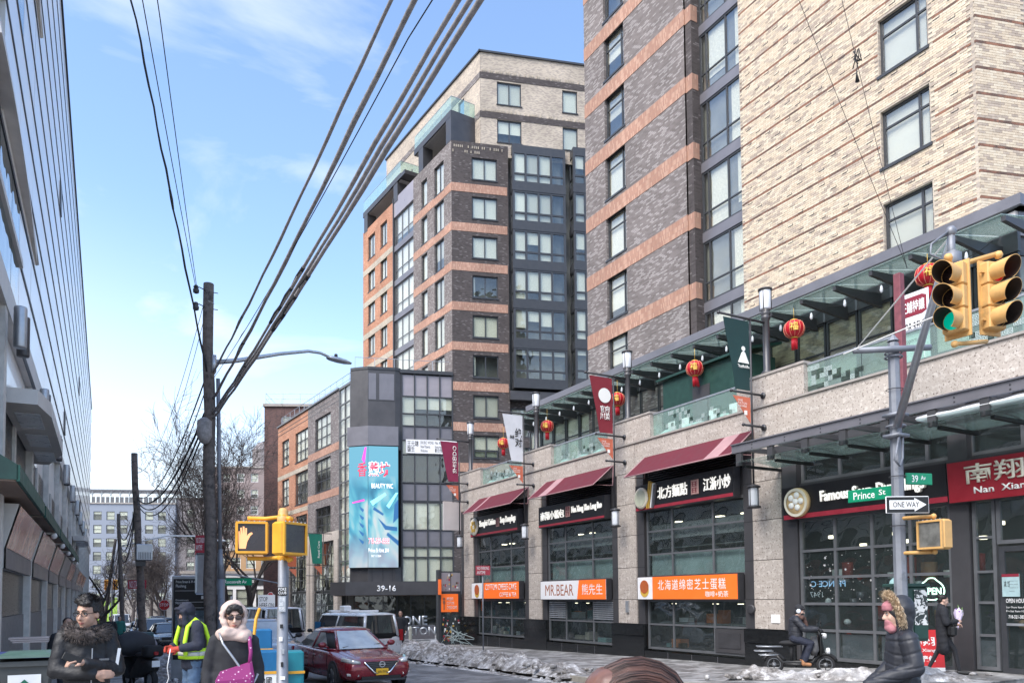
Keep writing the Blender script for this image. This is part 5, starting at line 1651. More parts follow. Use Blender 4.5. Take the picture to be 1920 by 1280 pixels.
for i, (a, b) in enumerate(((12.2, 17.0), (17.3, 22.5), (22.8, 28.2), (28.6, 38.0))):
 t = thing('shop_awning', 'boxy green edged awning over the light boxes, ' + ('nearest of the row' if i == 0 else 'second from the near end' if i == 1 else 'third from the near end' if i == 2 else 'farthest and longest of the row'), 'awning', tuple(F_ @ V((a, 0, 3.9))), group='green awnings on the left building')
 c = MB(F_)
 c.add([(a, -.02, 4.12), (b, -.02, 4.12), (b, -.44, 3.86), (a, -.44, 3.86)], [(0, 1, 2, 3)])
 c.add([(a, -.02, 4.10), (a, -.44, 3.84), (b, -.44, 3.84), (b, -.02, 4.10)], [(0, 1, 2, 3)])
 c.add([(a, -.02, 4.12), (a, -.44, 3.86), (a, -.44, 3.66), (a, -.02, 3.66)], [(0, 1, 2, 3)])
 c.add([(b, -.02, 4.12), (b, -.02, 3.66), (b, -.44, 3.66), (b, -.44, 3.86)], [(0, 1, 2, 3)]).build('canvas', M['green_paint'], t)
 MB(F_).box(a, b, -.46, -.42, 3.64, 3.86).build('edge_strip', M['green_fascia'], t)
 MB(F_).box(a + .03, b - .03, -.41, -.0, 3.64, 3.67).build('underside', plain('awning_underside', (.26, .19, .155), .8), t)
# flat metal canopies on tie rods
for i, (s0, s1, z) in enumerate(((14.3, 20.6, 5.15), (44, 50, 5.0))):
 t = thing('metal_canopy', 'pale metal canopy with chamfered corners hung from rods, ' + ('nearest to the camera' if i == 0 else 'far along the left building'), 'canopy', tuple(F_ @ V((s0, 0, z))), group='metal canopies on the left building')
 o = .64
 poly2 = [(s0, .0), (s0, -.5), (s0 + .9, -o), (s1 - 1.6, -o), (s1, -.3), (s1, 0)]
 c = MB(F_)
 c.rings([[(s, d, z) for s, d in poly2], [(s, d, z + .24) for s, d in poly2]])
 c.build('slab', M['bronze'], t)
 c = MB(F_)
 for k in range(3):
  a = s0 + .7 + k * 1.9
  c.box(a, a + 1.3, -.48, -.12, z - .012, z - .003)
 c.build('soffit_glass', M['lamp_glass'], t)
 for k in range(2):
  c = MB(F_)
  a = s0 + 1 + k * (s1 - s0 - 2)
  c.tube([(a, .0, z + 1.7), (a + .8, -.45, z + .24)], .03, 6)
  c.build('tie_rod', M['frame_grey'], t, True)
# far-off camera and ventilation clutter on the shop front
c = MB(F_)
for k in range(5):
 s = 21 + k * 3.9
 c.ball((s, -.4, 3.55), .08, 8).tube([(s, -.1, 3.62), (s, -.4, 3.6)], .03, 5)
c.build('security_camera', M['white'], LB, True)
# ---------------------------------------------------------------- buildings beyond
def block(name, label, p, xd, w, zt, mat, rows, cols, z0, dz, ww, wh, frm='white', dep=10, bl=.5, first=1.5, cat='building'):
 W = frame(p, xd)
 t = thing(name, label, cat, p)
 ops = []
 for r in range(rows):
  for c in range(cols):
   s = first + (w - 2 * first) * (c + .5) / cols
   ops.append((s - ww / 2, s + ww / 2, z0 - r * dz - wh, z0 - r * dz))
 m = MB(W)
 wall(m, 0, w, -1.5, zt, ops, 0, .18)
 m.box(-.0, .02, .31, dep, -1.5, zt).box(w - .02, w, .31, dep, -1.5, zt)
 m.build('wall', mat, t)
 MB(W).box(.1, w - .1, .5, dep, -1.5, zt - .2).build('core', M['inside_grey'], t)
 MB(W).box(-.15, w + .15, -.2, dep, zt, zt + .3).build('roof', M['stone_cap'], t)
 for i, o in enumerate(ops):
  window(t, W, *o, (), (.5,), .08, .08, M[frm], M['pane'], ((0, 1, (.5, .3, .9)[i % 3]),), M['blind'])
 return t, W
t, W = block('brick_tower', 'dark red brick apartment block with a railed flat roof behind the orange brick wing', (17.7, 88.0, 0), (.9, -.43, 0), 16, 23.4, M['red_brick'], 7, 4, 22.3, 3.1, 1.0, 1.45, dep=14, first=.6)
c = MB(W)
for k in range(9): c.tube([(.1 + k * 1.9, .1, 23.7), (.1 + k * 1.9, .1, 24.9)], .03, 5)
for z in (24.3, 24.9): c.tube([(.1, .1, z), (15.5, .1, z)], .025, 5).tube([(.1, .1, z), (.1, 8, z)], .025, 5)
c.build('roof_rail', M['alu'], t)
for k in range(6):
 pbox('air_conditioner', t, W, 1.95, 2.65, -.3, .1, 20.9 - k * 3.1 - .02, 21.3 - k * 3.1, M['alu'])
M['blue_grey'] = plain('blue_grey_render', (.26, .29, .35), .85, 0, .05, .3)
M['mauve_grey'] = plain('mauve_grey_brick', (.25, .225, .225), .9, 0, .08, .3)
t, W = block('apartment_block', 'blue grey apartment block with a steel pergola on its roof, closing the street', (-2, 196, 0), (.93, -.36, 0), 22, 23.3, M['blue_grey'], 7, 7, 21.6, 3.0, 1.7, 1.9, 'frame', 12)
c = MB(W)
for k in range(12):
 s = .3 + k * 1.95
 c.box(s - .08, s + .08, .5, .66, 23.6, 26.4).tube([(s, .5, 25.2), (s + .8, .5, 26.3)], .06, 5).tube([(s, .5, 25.2), (s - .8, .5, 26.3)], .06, 5)
c.box(-.5, 22.4, -.3, 6, 26.4, 26.6)
c.build('pergola', M['alu'], t)
c = MB(W)
for k in range(22): c.box(.2 + k, .9 + k, .2, .3, 23.6, 24.9)
c.build('roof_screen', M['frame_grey'], t)
block('apartment_block', 'long mauve grey apartment block behind the bare trees', (18.7, 189.0, 0), (.93, -.36, 0), 34, 24.6, M['mauve_grey'], 7, 9, 22.4, 3.0, 1.7, 1.9, 'frame', 12)
M['pale_brick'] = plain('pale_pink_brick', (.27, .215, .205), .9, 0, .08, .3)
t, W = block('apartment_block', 'pinkish brick tower with a water tank on its roof behind the trees', (20.8, 150, 0), (.9, -.43, 0), 13, 26, M['pale_brick'], 8, 4, 25, 3.0, 1.3, 1.6, 'white', 10)
c = MB(W)
c.lathe([(2.0, 26.3), (2.1, 26.5), (2.1, 29.8), (2.2, 29.9), (1.1, 31.3), (.1, 31.8)], (8.4, 4, 0), 16)
for k in range(4): c.tube([(8.4 + 1.5 * (-1) ** k, 4 + 1.5 * (-1) ** (k // 2), 26), (8.4 + 1.5 * (-1) ** k, 4 + 1.5 * (-1) ** (k // 2), 26.6)], .2, 5)
c.build('water_tank', M['mauve_grey'], t, False)
t, W = block('low_building', 'low ochre building beyond the avenue behind the tree trunks', (15.5, 120, 0), (.9, -.43, 0), 16, 9, plain('ochre_render', (.42, .26, .14), .9, 0, .1, .5), 2, 6, 8, 3.2, 1.4, 1.6, 'white', 8)
t, W = block('low_building', 'low white shop building with a printed shop fascia near the avenue', (11.0, 104, 0), (.95, -.3, 0), 15, 5.2, M['white'], 1, 5, 3.2, 3, 2.0, 2.2, 'frame', 8)
pbox('fascia', t, W, 2, 14, -.08, 0, 3.7, 4.7, M['frame'])
text('Daily Market', t, W @ T(4, -.085, 3.9), .6, 5, M['white'], .004)
# railway wall and lime green hoarding closing the street
t = thing('boundary_wall', 'long pale wall across the end of the street', 'wall', (-10, 150, -1))
W = frame((-12, 158, -1.2), (.95, -.3, 0))
for k in range(16): pbox('wall_panel', t, W, k * 3.2, k * 3.2 + 3.15, 0, .3, 0, 3.2, M['stone_cap'])
for z in (3.5, 4.3): pbox('wall_rail', t, W, 0, 51, .05, .12, z, z + .12, M['alu'])
lime = plain('lime_netting', (.30, .48, .08), .8, 0, .15, 2)
t = thing('hoarding', 'lime green construction hoarding far down the street', 'hoarding', (3, 140, -.5))
W = frame((1.9, 140, -2.2), (1, -.3, 0))
for k in range(3): pbox('panel', t, W, k * 1.2, k * 1.2 + 1.17, 0, .08, 0, 4.6, lime)
for k in range(4): pbox('post', t, W, k * 1.2 - .05, k * 1.2 + .03, -.08, 0, 0, 5.0, M['alu'])

# ---------------------------------------------------------------- bare trees: trunk and twiggy crown
def tree(name, label, x, y, h, r, spread=1.0, depth=6, seed=1, mat=None, group='bare street trees', trunk_frac=.28, lean=0, twig=.011, kids=(2, 4), up=.25):
 rg = random.Random(seed)
 z = gz(y)
 t = thing(name, label, 'tree', (x, y, z), group=group)
 tr, cr = MB(), MB()
 def grow(p, d, L, rad, lev, mb, n):
  pts, rr = [p], [rad]
  k = 4 if lev < 3 else 3 if lev < 5 else 2
  q, dd = p.copy(), d.copy()
  for i in range(k):
   dd = (dd + V((rg.uniform(-1, 1), rg.uniform(-1, 1), rg.uniform(-.5, .8))) * (.10 + .035 * lev)).normalized()
   q = q + dd * L / k
   pts.append(q.copy())
   rr.append(max(twig * .6, rad * (1 - .38 * (i + 1) / k)))
  mb.tube(pts, rr, n, caps=False)
  if lev >= depth: return
  m = rg.randint(*kids) if lev else kids[1]
  for j in range(m):
   f = rg.uniform(.45, 1) if j else 1
   i = min(k, max(1, int(f * k)))
   b = pts[i]
   a = rg.uniform(0, 2 * math.pi)
   side = dd.cross(V((math.cos(a), math.sin(a), .3))).normalized()
   nd_ = (dd * (1 - .38 * spread) + side * rg.uniform(.45, .9) * spread + V((0, 0, up * (1 if lev < 4 else -.2)))).normalized()
   grow(b, nd_, L * rg.uniform(.62, .86), max(twig, rr[i] * rg.uniform(.55, .75)), lev + 1, cr, 6 if lev < 2 else 4 if lev < 4 else 3)
 grow(V((x, y, z - .1)), V((lean, 0, 1)).normalized(), h * trunk_frac, r, 0, tr, 9)
 m = mat or M['bark']
 tr.build('trunk', m, t, True)
 cr.build('crown', m, t)
 return t
tree('bare_tree', 'tallest bare tree, forking high above the green avenue sign', 12.2, 79, 27, .36, .62, 7, 3, trunk_frac=.27, up=.42, twig=.015)
tree('bare_tree', 'bare tree just left of the dark red brick block, leaning over the pavement', 14.6, 76, 22, .34, .85, 7, 8, trunk_frac=.24, lean=-.15)
tree('bare_tree', 'bare tree behind the tallest one, right of the wooden utility pole', 13.6, 86, 26, .34, .7, 7, 12, trunk_frac=.26, twig=.015, up=.38)
tree('bare_tree', 'slim bare tree between the utility poles beside the stop sign', 8.9, 100, 17, .30, .85, 7, 21, M['bark_far'], trunk_frac=.22)
tree('bare_tree', 'broad twiggy tree in front of the mauve grey block', 9.4, 128, 24, .34, .9, 7, 33, M['bark_far'], trunk_frac=.2, twig=.022)
tree('bare_tree', 'twiggy tree right of the grey box on the second utility pole', 6.4, 118, 19, .28, 1.0, 7, 41, M['bark_far'], trunk_frac=.2, twig=.02)
tree('bare_tree', 'twiggy tree at the end of the street near the lime hoarding', 12.5, 150, 19, .34, .9, 6, 47, M['bark_far'], trunk_frac=.22, twig=.03)
tree('pollarded_tree', 'crooked pollarded tree near the far end of the left building', 2.0, 82, 10.5, .26, 1.1, 5, 55, M['bark'], trunk_frac=.35, up=.1)
tree('pollarded_tree', 'pollarded tree behind the leaning poles on the left pavement', 2.4, 104, 12, .26, 1.1, 5, 59, M['bark_far'], trunk_frac=.35, up=.1)

# ---------------------------------------------------------------- utility poles and the wires they carry
def upole(label, base, top, r0, r1):
 t = thing('utility_pole', label, 'utility pole', base, group='wooden utility poles')
 c = MB()
 n = 12
 pts = [V(base).lerp(V(top), i / n) + V((.02 * math.sin(i * 1.7), .02 * math.cos(i * 2.1), 0)) for i in range(n + 1)]
 pts[0].z -= .3
 c.tube(pts, [r0 + (r1 - r0) * i / n + .004 * math.sin(i * 2.3) for i in range(n + 1)], 14)
 c.build('pole', M['wood'], t, True)
 return t
PA, PT = V((2.70, 19.15, 0)), V((2.53, 19.1, 9.46))
t = upole('nearest tall wooden utility pole with a street light arm and grey conduit', tuple(PA), tuple(PT), .155, .115)
c = MB()
c.tube([(2.87, 19.0, -.1), (2.87, 19.0, 2.5)], .085, 10).tube([(2.87, 19.0, 2.5), (2.84, 19.0, 3.2)], [.085, .05], 10).tube([(2.84, 19.0, 3.2), (2.76, 19.0, 7.2)], .045, 8)
c.build('conduit', M['galv'], t, True)
c = MB()
for z in (9.25, 8.85):
 c.tube([(2.53, 19.05, z), (2.33, 19.0, z + .05), (2.27, 19.0, z)], .012, 6).lathe([(.03, -.09), (.065, -.07), (.07, 0), (.045, .04), (.065, .06), (.04, .1)], (2.26, 19.0, z - .02), 10)
 c.tube([(2.5, 19.05, z), (2.75, 19.05, z)], .01, 5)
c.build('insulator', M['steel'], t, True)
c = MB()
c.tube([(2.52, 18.97, 9.0 + .0), (2.66, 19.05, 8.98)], .015, 5)
c.build('band', M['alu'], t)
c = MB()
c.lathe([(.05, .28), (.16, .2), (.17, -.15), (.1, -.3), (.03, -.34)], (2.46, 18.9, 5.95), 12)
c.build('splice_box', M['cable_grey'], t, True)
sl_ = thing('street_light', 'grey cobra head street light on a long arm from the wooden pole', 'street light', (2.7, 19.1, 7.6))
c = MB()
c.tube([(2.66, 19.1, 7.60), (3.2, 19.1, 7.72), (4.2, 19.1, 8.03), (4.9, 19.1, 8.20), (5.2, 19.1, 8.20), (5.45, 19.1, 8.12)], [.06, .055, .045, .04, .038, .036], 8)
c.box(2.62, 2.72, 18.98, 19.22, 7.35, 7.75)
c.build('arm', M['alu'], sl_, True)
c = MB()
P = []
for x, w, h in ((5.36, .05, .04), (5.45, .11, .07), (5.65, .14, .08), (5.85, .12, .065), (6.0, .05, .03)):
 P.append([(x, 19.1 + w * math.cos(a), 8.10 - (x - 5.36) * .1 + h * max(-.35, math.sin(a))) for a in [k * math.pi / 6 for k in range(12)]])
c.rings(P)
c.build('luminaire', M['alu'], sl_, True)
c = MB()
c.lathe([(.045, 0), (.045, .07), (.03, .09)], (5.6, 19.1, 8.14), 10)
c.build('photocell', M['steel'], sl_, True)
P2B, P2T = V((2.5, 37.6, -.4)), V((2.0, 37.8, 8.5))
t2 = upole('leaning wooden utility pole carrying a grey equipment box', tuple(P2B), tuple(P2T), .17, .13)
c = MB()
c.bbox(2.1, 2.75, 37.1, 37.45, 3.75, 4.45, .03)
b2 = c.build('equipment_box', M['alu'], t2)
c = MB()
for k in range(8): c.box(2.2 + k * .065, 2.23 + k * .065, 37.085, 37.1, 3.8, 4.1)
c.build('vent_slot', M['frame_grey'], b2)
MB().box(2.15, 2.32, 37.25, 37.4, 4.3, 4.5).box(2.1, 2.5, 37.3, 37.5, 3.5, 3.75).build('bracket', M['steel'], t2)
P3B, P3T = V((2.9, 65, -.95)), V((2.45, 65.2, 8.5))
upole('thin wooden utility pole behind the one with the grey box', tuple(P3B), tuple(P3T), .17, .12)
P4B, P4T = V((2.1, 88, -1.4)), V((3.1, 88.2, 8.2))
upole('farthest wooden utility pole, leaning the other way', tuple(P4B), tuple(P4T), .18, .13)
def wire(label, pts, r, mat='cable', sag=0.0, n=18, twist=0.0, lumps=(), name='overhead_wire'):
 """one wire hung through pts; sag in metres per span"""
 Pp = []
 pts = [V(p) for p in pts]
 for a, b in zip(pts, pts[1:]):
  for i in range(n):
   u = i / n
   p = a.lerp(b, u)
   p.z -= sag * 4 * u * (1 - u)
   p.x += twist * math.sin(len(Pp) * 1.9)
   p.z += twist * math.cos(len(Pp) * 2.3)
   Pp.append(p)
 Pp.append(pts[-1])
 rr = [r * (1 + .12 * math.sin(i * 1.3)) if r > .015 else r for i in range(len(Pp))]
 c = MB().tube(Pp, rr, 7 if r > .012 else 5)
 o = thing(name, label, 'cable', tuple(Pp[0]), group='overhead wires')
 c.build('strand', M[mat], o, True)
 if lumps:
  l = MB()
  for i, k in lumps: l.tube([Pp[i], Pp[i].lerp(Pp[i + 1], .5) + V((0, 0, .015)), Pp[i + 1]], [r * 1.1, r * k, r * 1.2], 7)
  l.build('splice', M['cable'], o, True)
 return o
def up(x, X=2.6, Y2=-8):
 """street wire that crosses the top of the view at pixel column x"""
 return None
A1 = V((2.66, 19.0, 7.4))
for lb, z0, end, r, m, sg in (
 ('leftmost of the thick overhead cables crossing the sky', 7.35, (2.50, 6.98, 7.70), .021, 'cable_grey', .12),
 ('second thick cable bundle from the left across the sky', 6.72, (2.50, 6.5, 7.28), .028, 'cable_grey', .1),
 ('single thin wire between the thick cable bundles', 7.2, (2.50, 6.3, 7.05), .006, 'cable', .15),
 ('third thick cable bundle, with a knotted splice half way', 6.4, (2.49, 5.75, 6.64), .023, 'cable_grey', .12),
 ('cable bundle close beside the one with the splice', 6.35, (2.51, 5.6, 6.54), .022, 'cable_grey', .13),
 ('rightmost thick cable bundle, stepped at a bulky splice', 6.25, (2.50, 5.4, 6.40), .026, 'cable_grey', .1)):
 a = V((2.66, 19.0, z0))
 e = V(end)
 d = (e - a) * (1 + 9 / (a.y - e.y))
 wire(lb, [a, e, e + (e - a) * .8], r, m, sg, twist=.006 if r > .02 else 0, lumps=((9, 1.4), (10, 1.5), (11, 1.35)) if 'knotted' in lb or 'bulky' in lb else ((5, 1.25),))
wire('wavy black cable climbing from the pole to the roof of the left building', [(2.55, 19.05, 7.2), (.87, 17.8, 14.4), (-1.0, 16.4, 20.8)], .022, 'cable', .06, twist=.012, lumps=((9, 1.5),))
wire('left one of two thin parallel wires to the top of the pole', [(2.26, 19, 9.25), (.66, 10.8, 9.5), (-.9, 2.5, 9.8)], .007, 'cable', .05)
wire('right one of two thin parallel wires to the top of the pole', [(2.28, 19, 9.25), (.80, 10.6, 9.5), (-.7, 2.3, 9.8)], .007, 'cable', .05)
for i, (za, zb2, sg, r) in enumerate(((9.2, 7.6, 1.0, .007), (8.8, 7.4, 1.3, .007), (7.2, 6.55, .9, .016), (6.9, 6.5, 1.1, .012), (6.4, 6.45, .9, .026), (6.2, 6.35, 1.05, .022), (6.0, 6.25, 1.15, .018))):
 nm = ['highest', 'second highest', 'third highest', 'middle', 'third lowest', 'second lowest', 'lowest'][i]
 wire(nm + ' wire sagging from the near pole to the leaning pole with the box', [(2.50, 19.2, za), (2.15, 37.6, zb2)], r, 'cable', sg, 24)
for i, (za, zb2, sg, r) in enumerate(((6.5, 7.2, 1.2, .03), (6.4, 6.6, 1.5, .03), (6.2, 6.2, 1.9, .03))):
 wire(['upper', 'middle', 'lower'][i] + ' wire between the leaning pole with the box and the thin pole behind', [(2.15, 37.8, za), (2.55, 65, zb2)], r, 'cable', sg, 16)
for i, (za, zb2, sg, r) in enumerate(((6.9, 6.6, 1.3, .04), (6.0, 5.8, 1.6, .04))):
 wire(['upper', 'lower'][i] + ' wire from the thin pole to the farthest pole', [(2.55, 65.2, za), (2.9, 88, zb2)], r, 'cable', sg, 12)
# two thin wires in front of the beige wall, one with a tangled clip
def T_(x, y, t):
 f = _f + _r2 * ((x - 960) / 1450) - _u2 * ((y - 1051) / 1450)
 return V((0, 0, 2.05)) + f * t
wire('thin wire running down the beige brick wall to the maroon post', [(13.3, 11.46, 16.3), (15.28, 9.98, 8.95)], .006, 'cable', .05)
o = wire('thin wire with a tangled clip in front of the beige brick wall', [(14.28, 10.9, 16.3), (15.3, 10.0, 8.95)], .006, 'cable', .05)
c = MB()
q = V((14.64, 10.55, 13.7))
for k in range(5): c.tube([q + V((rnd(-.08, .08), rnd(-.08, .08), rnd(-.25, .25))) for _ in range(3)], .012, 5)
c.tube([q, q + V((-.05, 0, -.35)), q + V((-.03, 0, -.55))], [.012, .01, .05], 6)
c.build('clip', M['cable'], o, True)
# far street lamp, avenue sign, far signals and small signs
t = thing('street_light', 'distant pale street light arm among the bare trees', 'street light', (2.9, 62, 0))
MB().tube([(2.6, 62, 5.9), (5.5, 62, 6.7), (8.2, 62, 6.75), (9.0, 62, 6.5)], .06, 6).build('arm', M['white'], t, True)
MB().ball((9.3, 62, 6.45), (.4, .15, .09), 8).build('luminaire', M['white'], t, True)
t = thing('street_sign', 'green avenue name sign hanging from a mast arm in front of the trees', 'street sign', (9.3, 60, 0), group='green street name signs')
W = frame((8.35, 56, 3.05), (1, -.55, 0))
MB(W).tube([(-1.6, 0, .75), (1, .05, .62), (4.6, .1, -.1)], .05, 6).build('arm', M['galv'], t, True)
MB(W).tube([(4.6, .1, -3.4), (4.6, .1, 1.2)], .09, 8).build('post', M['galv'], t, True)
pbox('plate', t, W, 0, 2.2, -.02, .02, -.1, .38, M['sign_green'])
text('Roosevelt Av', t, W @ T(.35, -.022, .03), .24, 1.5, M['white'], .003, .01)
def farsign(label, x, y, z, w, h, m, txt=None, hpole=None, tm='white', rz=.35, nm='road_sign', group=None):
 t = thing(nm, label, 'road sign', (x, y, gz(y)), group=group)
 W = frame((x, y, 0), (math.cos(rz), -math.sin(rz), 0))
 pbox('plate', t, W, -w / 2, w / 2, -.03, 0, z - h / 2, z + h / 2, M[m])
 MB(W).tube([(0, .04, gz(y)), (0, .04, z + h / 2)], .035, 6).build('post', M['galv'], t, True)
 if txt: text(txt, t, W @ T(-w * .42, -.034, z - h * .4), h * .8, w * .84, M[tm], .003)
 return t
farsign('white STOP HERE ON RED sign left of the silver van', 12.0, 58.5, 1.55, 1.2, 1.5, 'white', 'STOP\nHERE ON\nRED', tm='black')
farsign('dark red parking sign beside the far stop sign', 3.5, 60, 3.1, 1.2, .6, 'stripe_red', 'NO STANDING')
farsign('dark red no standing sign partly behind the utility pole', 2.80, 21.9, 3.42, .30, .62, 'stripe_red', 'NO STANDING\nANYTIME\n<--')
farsign('small dark red parking sign on a thin black post by the far shop window', 14.9, 29.2, 3.15, .62, .40, 'stripe_red', 'NO PARKING\nANYTIME')
M['stop_red'] = plain('stop_red', (.45, .02, .02), .5)
def stop(label, x, y, z, r, rz=.35):
 t = thing('stop_sign', label, 'stop sign', (x, y, gz(y)), group='red stop signs')
 W = frame((x, y, 0), (math.cos(rz), -math.sin(rz), 0))
 for k, (q, m, d) in enumerate(((r, 'white', -.02), (r * .93, 'stop_red', -.03))):
  MB(W).prism([(q * math.cos(R(22.5 + 45 * i)), z + q * math.sin(R(22.5 + 45 * i))) for i in range(8)], d, d + .01).build(('border', 'plate')[k], M[m], t)
 text('STOP', t, W @ T(-r * .7, -.034, z - r * .25), r * .55, r * 1.4, M['white'], .003)
 MB(W).tube([(0, 0, gz(y)), (0, 0, z + r)], .035, 6).build('post', M['galv'], t, True)
stop('distant red stop sign seen between the poles and the map kiosk', 6.3, 72, 1.55, .48)
stop('red stop sign seen edge on above the silver car roof', 12.6, 60, 2.1, .42, 1.05)
def farsignal(label, x, y, z, k=1.0):
 t = thing('traffic_light', label, 'traffic light', (x, y, gz(y)), group='distant traffic lights')
 W = frame((x, y, z), (.9, -.43, 0))
 MB(W).tube([(0, .2, gz(y) - z), (0, .2, 1.3)], .08, 6).build('post', M['galv'], t, True)
 for dx in (-.45, .45):
  h = MB(W).bbox(dx - .2, dx + .2, -.2, .1, -.55, .55, .04).build('housing', M['yellow'], t)
  for q in (-.36, 0, .36): MB(W).lathe([(.14, -.36), (.15, -.2)], (dx, 0, q), 10, axis='y', caps=False).build('visor', M['amber'], h)
farsignal('distant yellow traffic light beside the lime hoarding', 2.9, 92, 3.6)
farsignal('distant yellow traffic light low behind the woman in the headscarf', 10.7, 66, .95)
# ---------------------------------------------------------------- street furniture
def facing(d): return math.atan2(d[0], -d[1])
def ploc(px, py, t): return T_(px, py, t)
lens_off = plain('dark_lens', (.02, .012, .012), .15, 0, 0)
lens_green = plain('green_lens', (.0, .25, .16), .15, 0, 0, emit=(.0, .50, .34, .28))
lens_red = plain('red_lens', (.25, .01, .012), .2, 0, 0, emit=(.6, .01, .015, .25))
visor_in = plain('visor_inside', (.03, .022, .018), .8)
# tall signal pole on the near right corner
SP = V((12.98, 8.8, gz(8.8)))
t = thing('signal_pole', 'grey octagonal traffic signal pole at the corner with a slanting mast arm', 'signal pole', tuple(SP))
c = MB()
c.tube([SP + V((0, 0, z)) for z in (-.2, .35, .36, 6.25, 6.3)], [.15, .15, .12, .098, .055], 8)
c.tube([SP + V((0, 0, 6.3)), SP + V((0, 0, 6.42))], [.11, .02], 8)
c.build('post', M['galv'], t)
TOPZ = SP.z + 6.08
rx = V((.873, -.488, 0))
c = MB()
c.tube([SP + V((0, 0, 6.08)) - rx * .72 + V((-.15, -.1, 0)), SP + V((0, 0, 6.08)) + rx * .68 + V((-.15, -.1, .05))], .055, 10)
for z in (6.0, 6.08, 6.16): c.tube([SP + V((.145 * math.cos(a), .145 * math.sin(a), z)) for a in [k * math.pi / 8 for k in range(17)]], .018, 5)
c.build('cross_arm', M['galv'], t, True)
AE = V((10.5, 6.2, 6.95))
AS = SP + V((-.1, -.1, 4.72))
c = MB()
c.tube([AS, AS.lerp(AE, .5), AE], [.075, .062, .05], 10)
c.build('mast_arm', M['alu'], t, True)
c = MB()
for z in (4.55, 4.72, 4.9): c.tube([SP + V((.16 * math.cos(a), .16 * math.sin(a), z)) for a in [k * math.pi / 8 for k in range(17)]], .02, 5)
c.box(SP.x - .22, SP.x + .1, SP.y - .2, SP.y + .12, SP.z + 4.5, SP.z + 4.56).box(SP.x - .22, SP.x + .1, SP.y - .2, SP.y + .12, SP.z + 4.88, SP.z + 4.94)
c.tube([SP + V((-.12, -.16, 4.6)), SP + V((-.3, -.2, 4.2)), SP + V((-.36, -.2, 4.05)), SP + V((-.25, -.22, 3.95)), SP + V((-.1, -.18, 4.1)), SP + V((-.05, -.16, 4.5))], .022, 6)
c.build('clamp', M['galv'], t, True)
for k, z in enumerate((1.6, 2.9, 3.35, 3.8, 5.4)): MB().tube([SP + V((.142 * math.cos(a), .142 * math.sin(a), z)) for a in [q * math.pi / 8 for q in range(17)]], .008, 4).build('strap', M['steel'], t)
st_ = MB()
st_.tube([SP + V((0, 0, 6.1)) - rx * .68 + V((-.15, -.1, 0)), AE + V((0, 0, .05))], .012, 5)
st_.tube([SP + V((0, 0, 6.02)) - rx * .9 + V((-.15, -.1, 0)), V((10.9, 6.6, 6.1))], .012, 5)
st_.build('stay_wire', M['letter'], t)
c = MB()
c.ball(AE + V((0, 0, .1)), (.075, .075, .085), 10).tube([AE + V((0, 0, .1)), AE + V((.0, .0, -.4))], .05, 8)
c.tube([AE + V((-.05, 0, .1)), AE + V((-.3, .1, -.1)), AE + V((-.34, .1, -.25)), AE + V((-.1, .0, -.35))], .018, 6)
c.box(AE.x - .09, AE.x + .09, AE.y - .09, AE.y + .09, AE.z - .42, AE.z - .2)
c.build('hanger', M['galv'], t, True)

def signal(label, p, d, lit):
 t = thing('traffic_light', label, 'traffic light', tuple(p), facing(d), group='traffic lights on the corner mast arm')
 t.scale = (.87, .87, .87)
 c = MB()
 for k in range(3): c.bbox(-.17, .17, -.08, .10, -.535 + k * .357, -.535 + k * .357 + .352, .02)
 h = c.build('housing', M['amber'], t, world=False)
 c = MB()
 c.box(-.2, .2, .06, .09, -.6, .58).box(-.24, -.17, -.02, .02, -.4, -.36).box(-.24, -.17, -.02, .02, .36, .4)
 c.build('backplate', M['amber'], t, world=False)
 for k in range(3):
  z = -.357 + k * .357
  m = lit.get(k, lens_off)
  MB().lathe([(0, -.105), (.08, -.10), (.135, -.085), (.14, -.08)], (0, 0, z), 20, axis='y', caps=False).build('lens', m, t, True, world=False)
  v = MB()
  n = 26
  R1, R2_ = [], []
  for i in range(n + 1):
   a = R(-90 + 28) + R(360 - 56) * i / n
   ln = .20 + .15 * (math.sin(a) * .5 + .5)
   R1.append((a, ln))
  P = []
  for q in (.158, .150):
   P.append([(q * math.cos(a), -.08, z + q * math.sin(a)) for a, ln in R1])
   P.append([(q * .99 * math.cos(a), -.08 - ln, z + q * .99 * math.sin(a) - .012) for a, ln in R1])
  nn = n + 1
  v.add(P[0] + P[1], [(i, i + 1, nn + i + 1, nn + i) for i in range(n)], 0)
  v.add(P[2] + P[3], [(i, nn + i, nn + i + 1, i + 1) for i in range(n)], 1)
  v.add(P[1] + P[3], [(i, i + 1, nn + i + 1, nn + i) for i in range(n)], 0)
  v.build('visor', [M['amber'], visor_in], t, True, world=False)
 return t
def mounted(label, px, py, tt, d, lit): return signal(label, T_(px, py, tt), d, lit)
hl = signal('left of the pair of corner traffic lights, showing green', T_(1790, 560, 10.35), (-.98, -.08), {0: lens_green})
hr = signal('right of the pair of corner traffic lights, its red lens uppermost', T_(1862, 556, 10.6), (-.22, -.97), {2: lens_red})
c = MB()
a, b = T_(1778, 483, 10.4), T_(1872, 478, 10.65)
c.tube([a + V((0, 0, -.02)), AE + V((0, 0, -.4)), b + V((0, 0, .02))], .035, 8).ball(a, .06, 8).ball(b, .06, 8).ball(AE + V((0, 0, -.4)), .08, 8)
a, b = T_(1790, 645, 10.35), T_(1850, 640, 10.6)
c.tube([a, b], .03, 8).ball(a, .05, 8)
c.build('yoke', M['amber'], t, True)
hand = plain('lit_hand', (.7, .32, .14), .5, 0, 0, emit=(1.0, .44, .2, .34))
scr = plain('signal_screen', (.03, .028, .034), .25, 0, .2, 4)
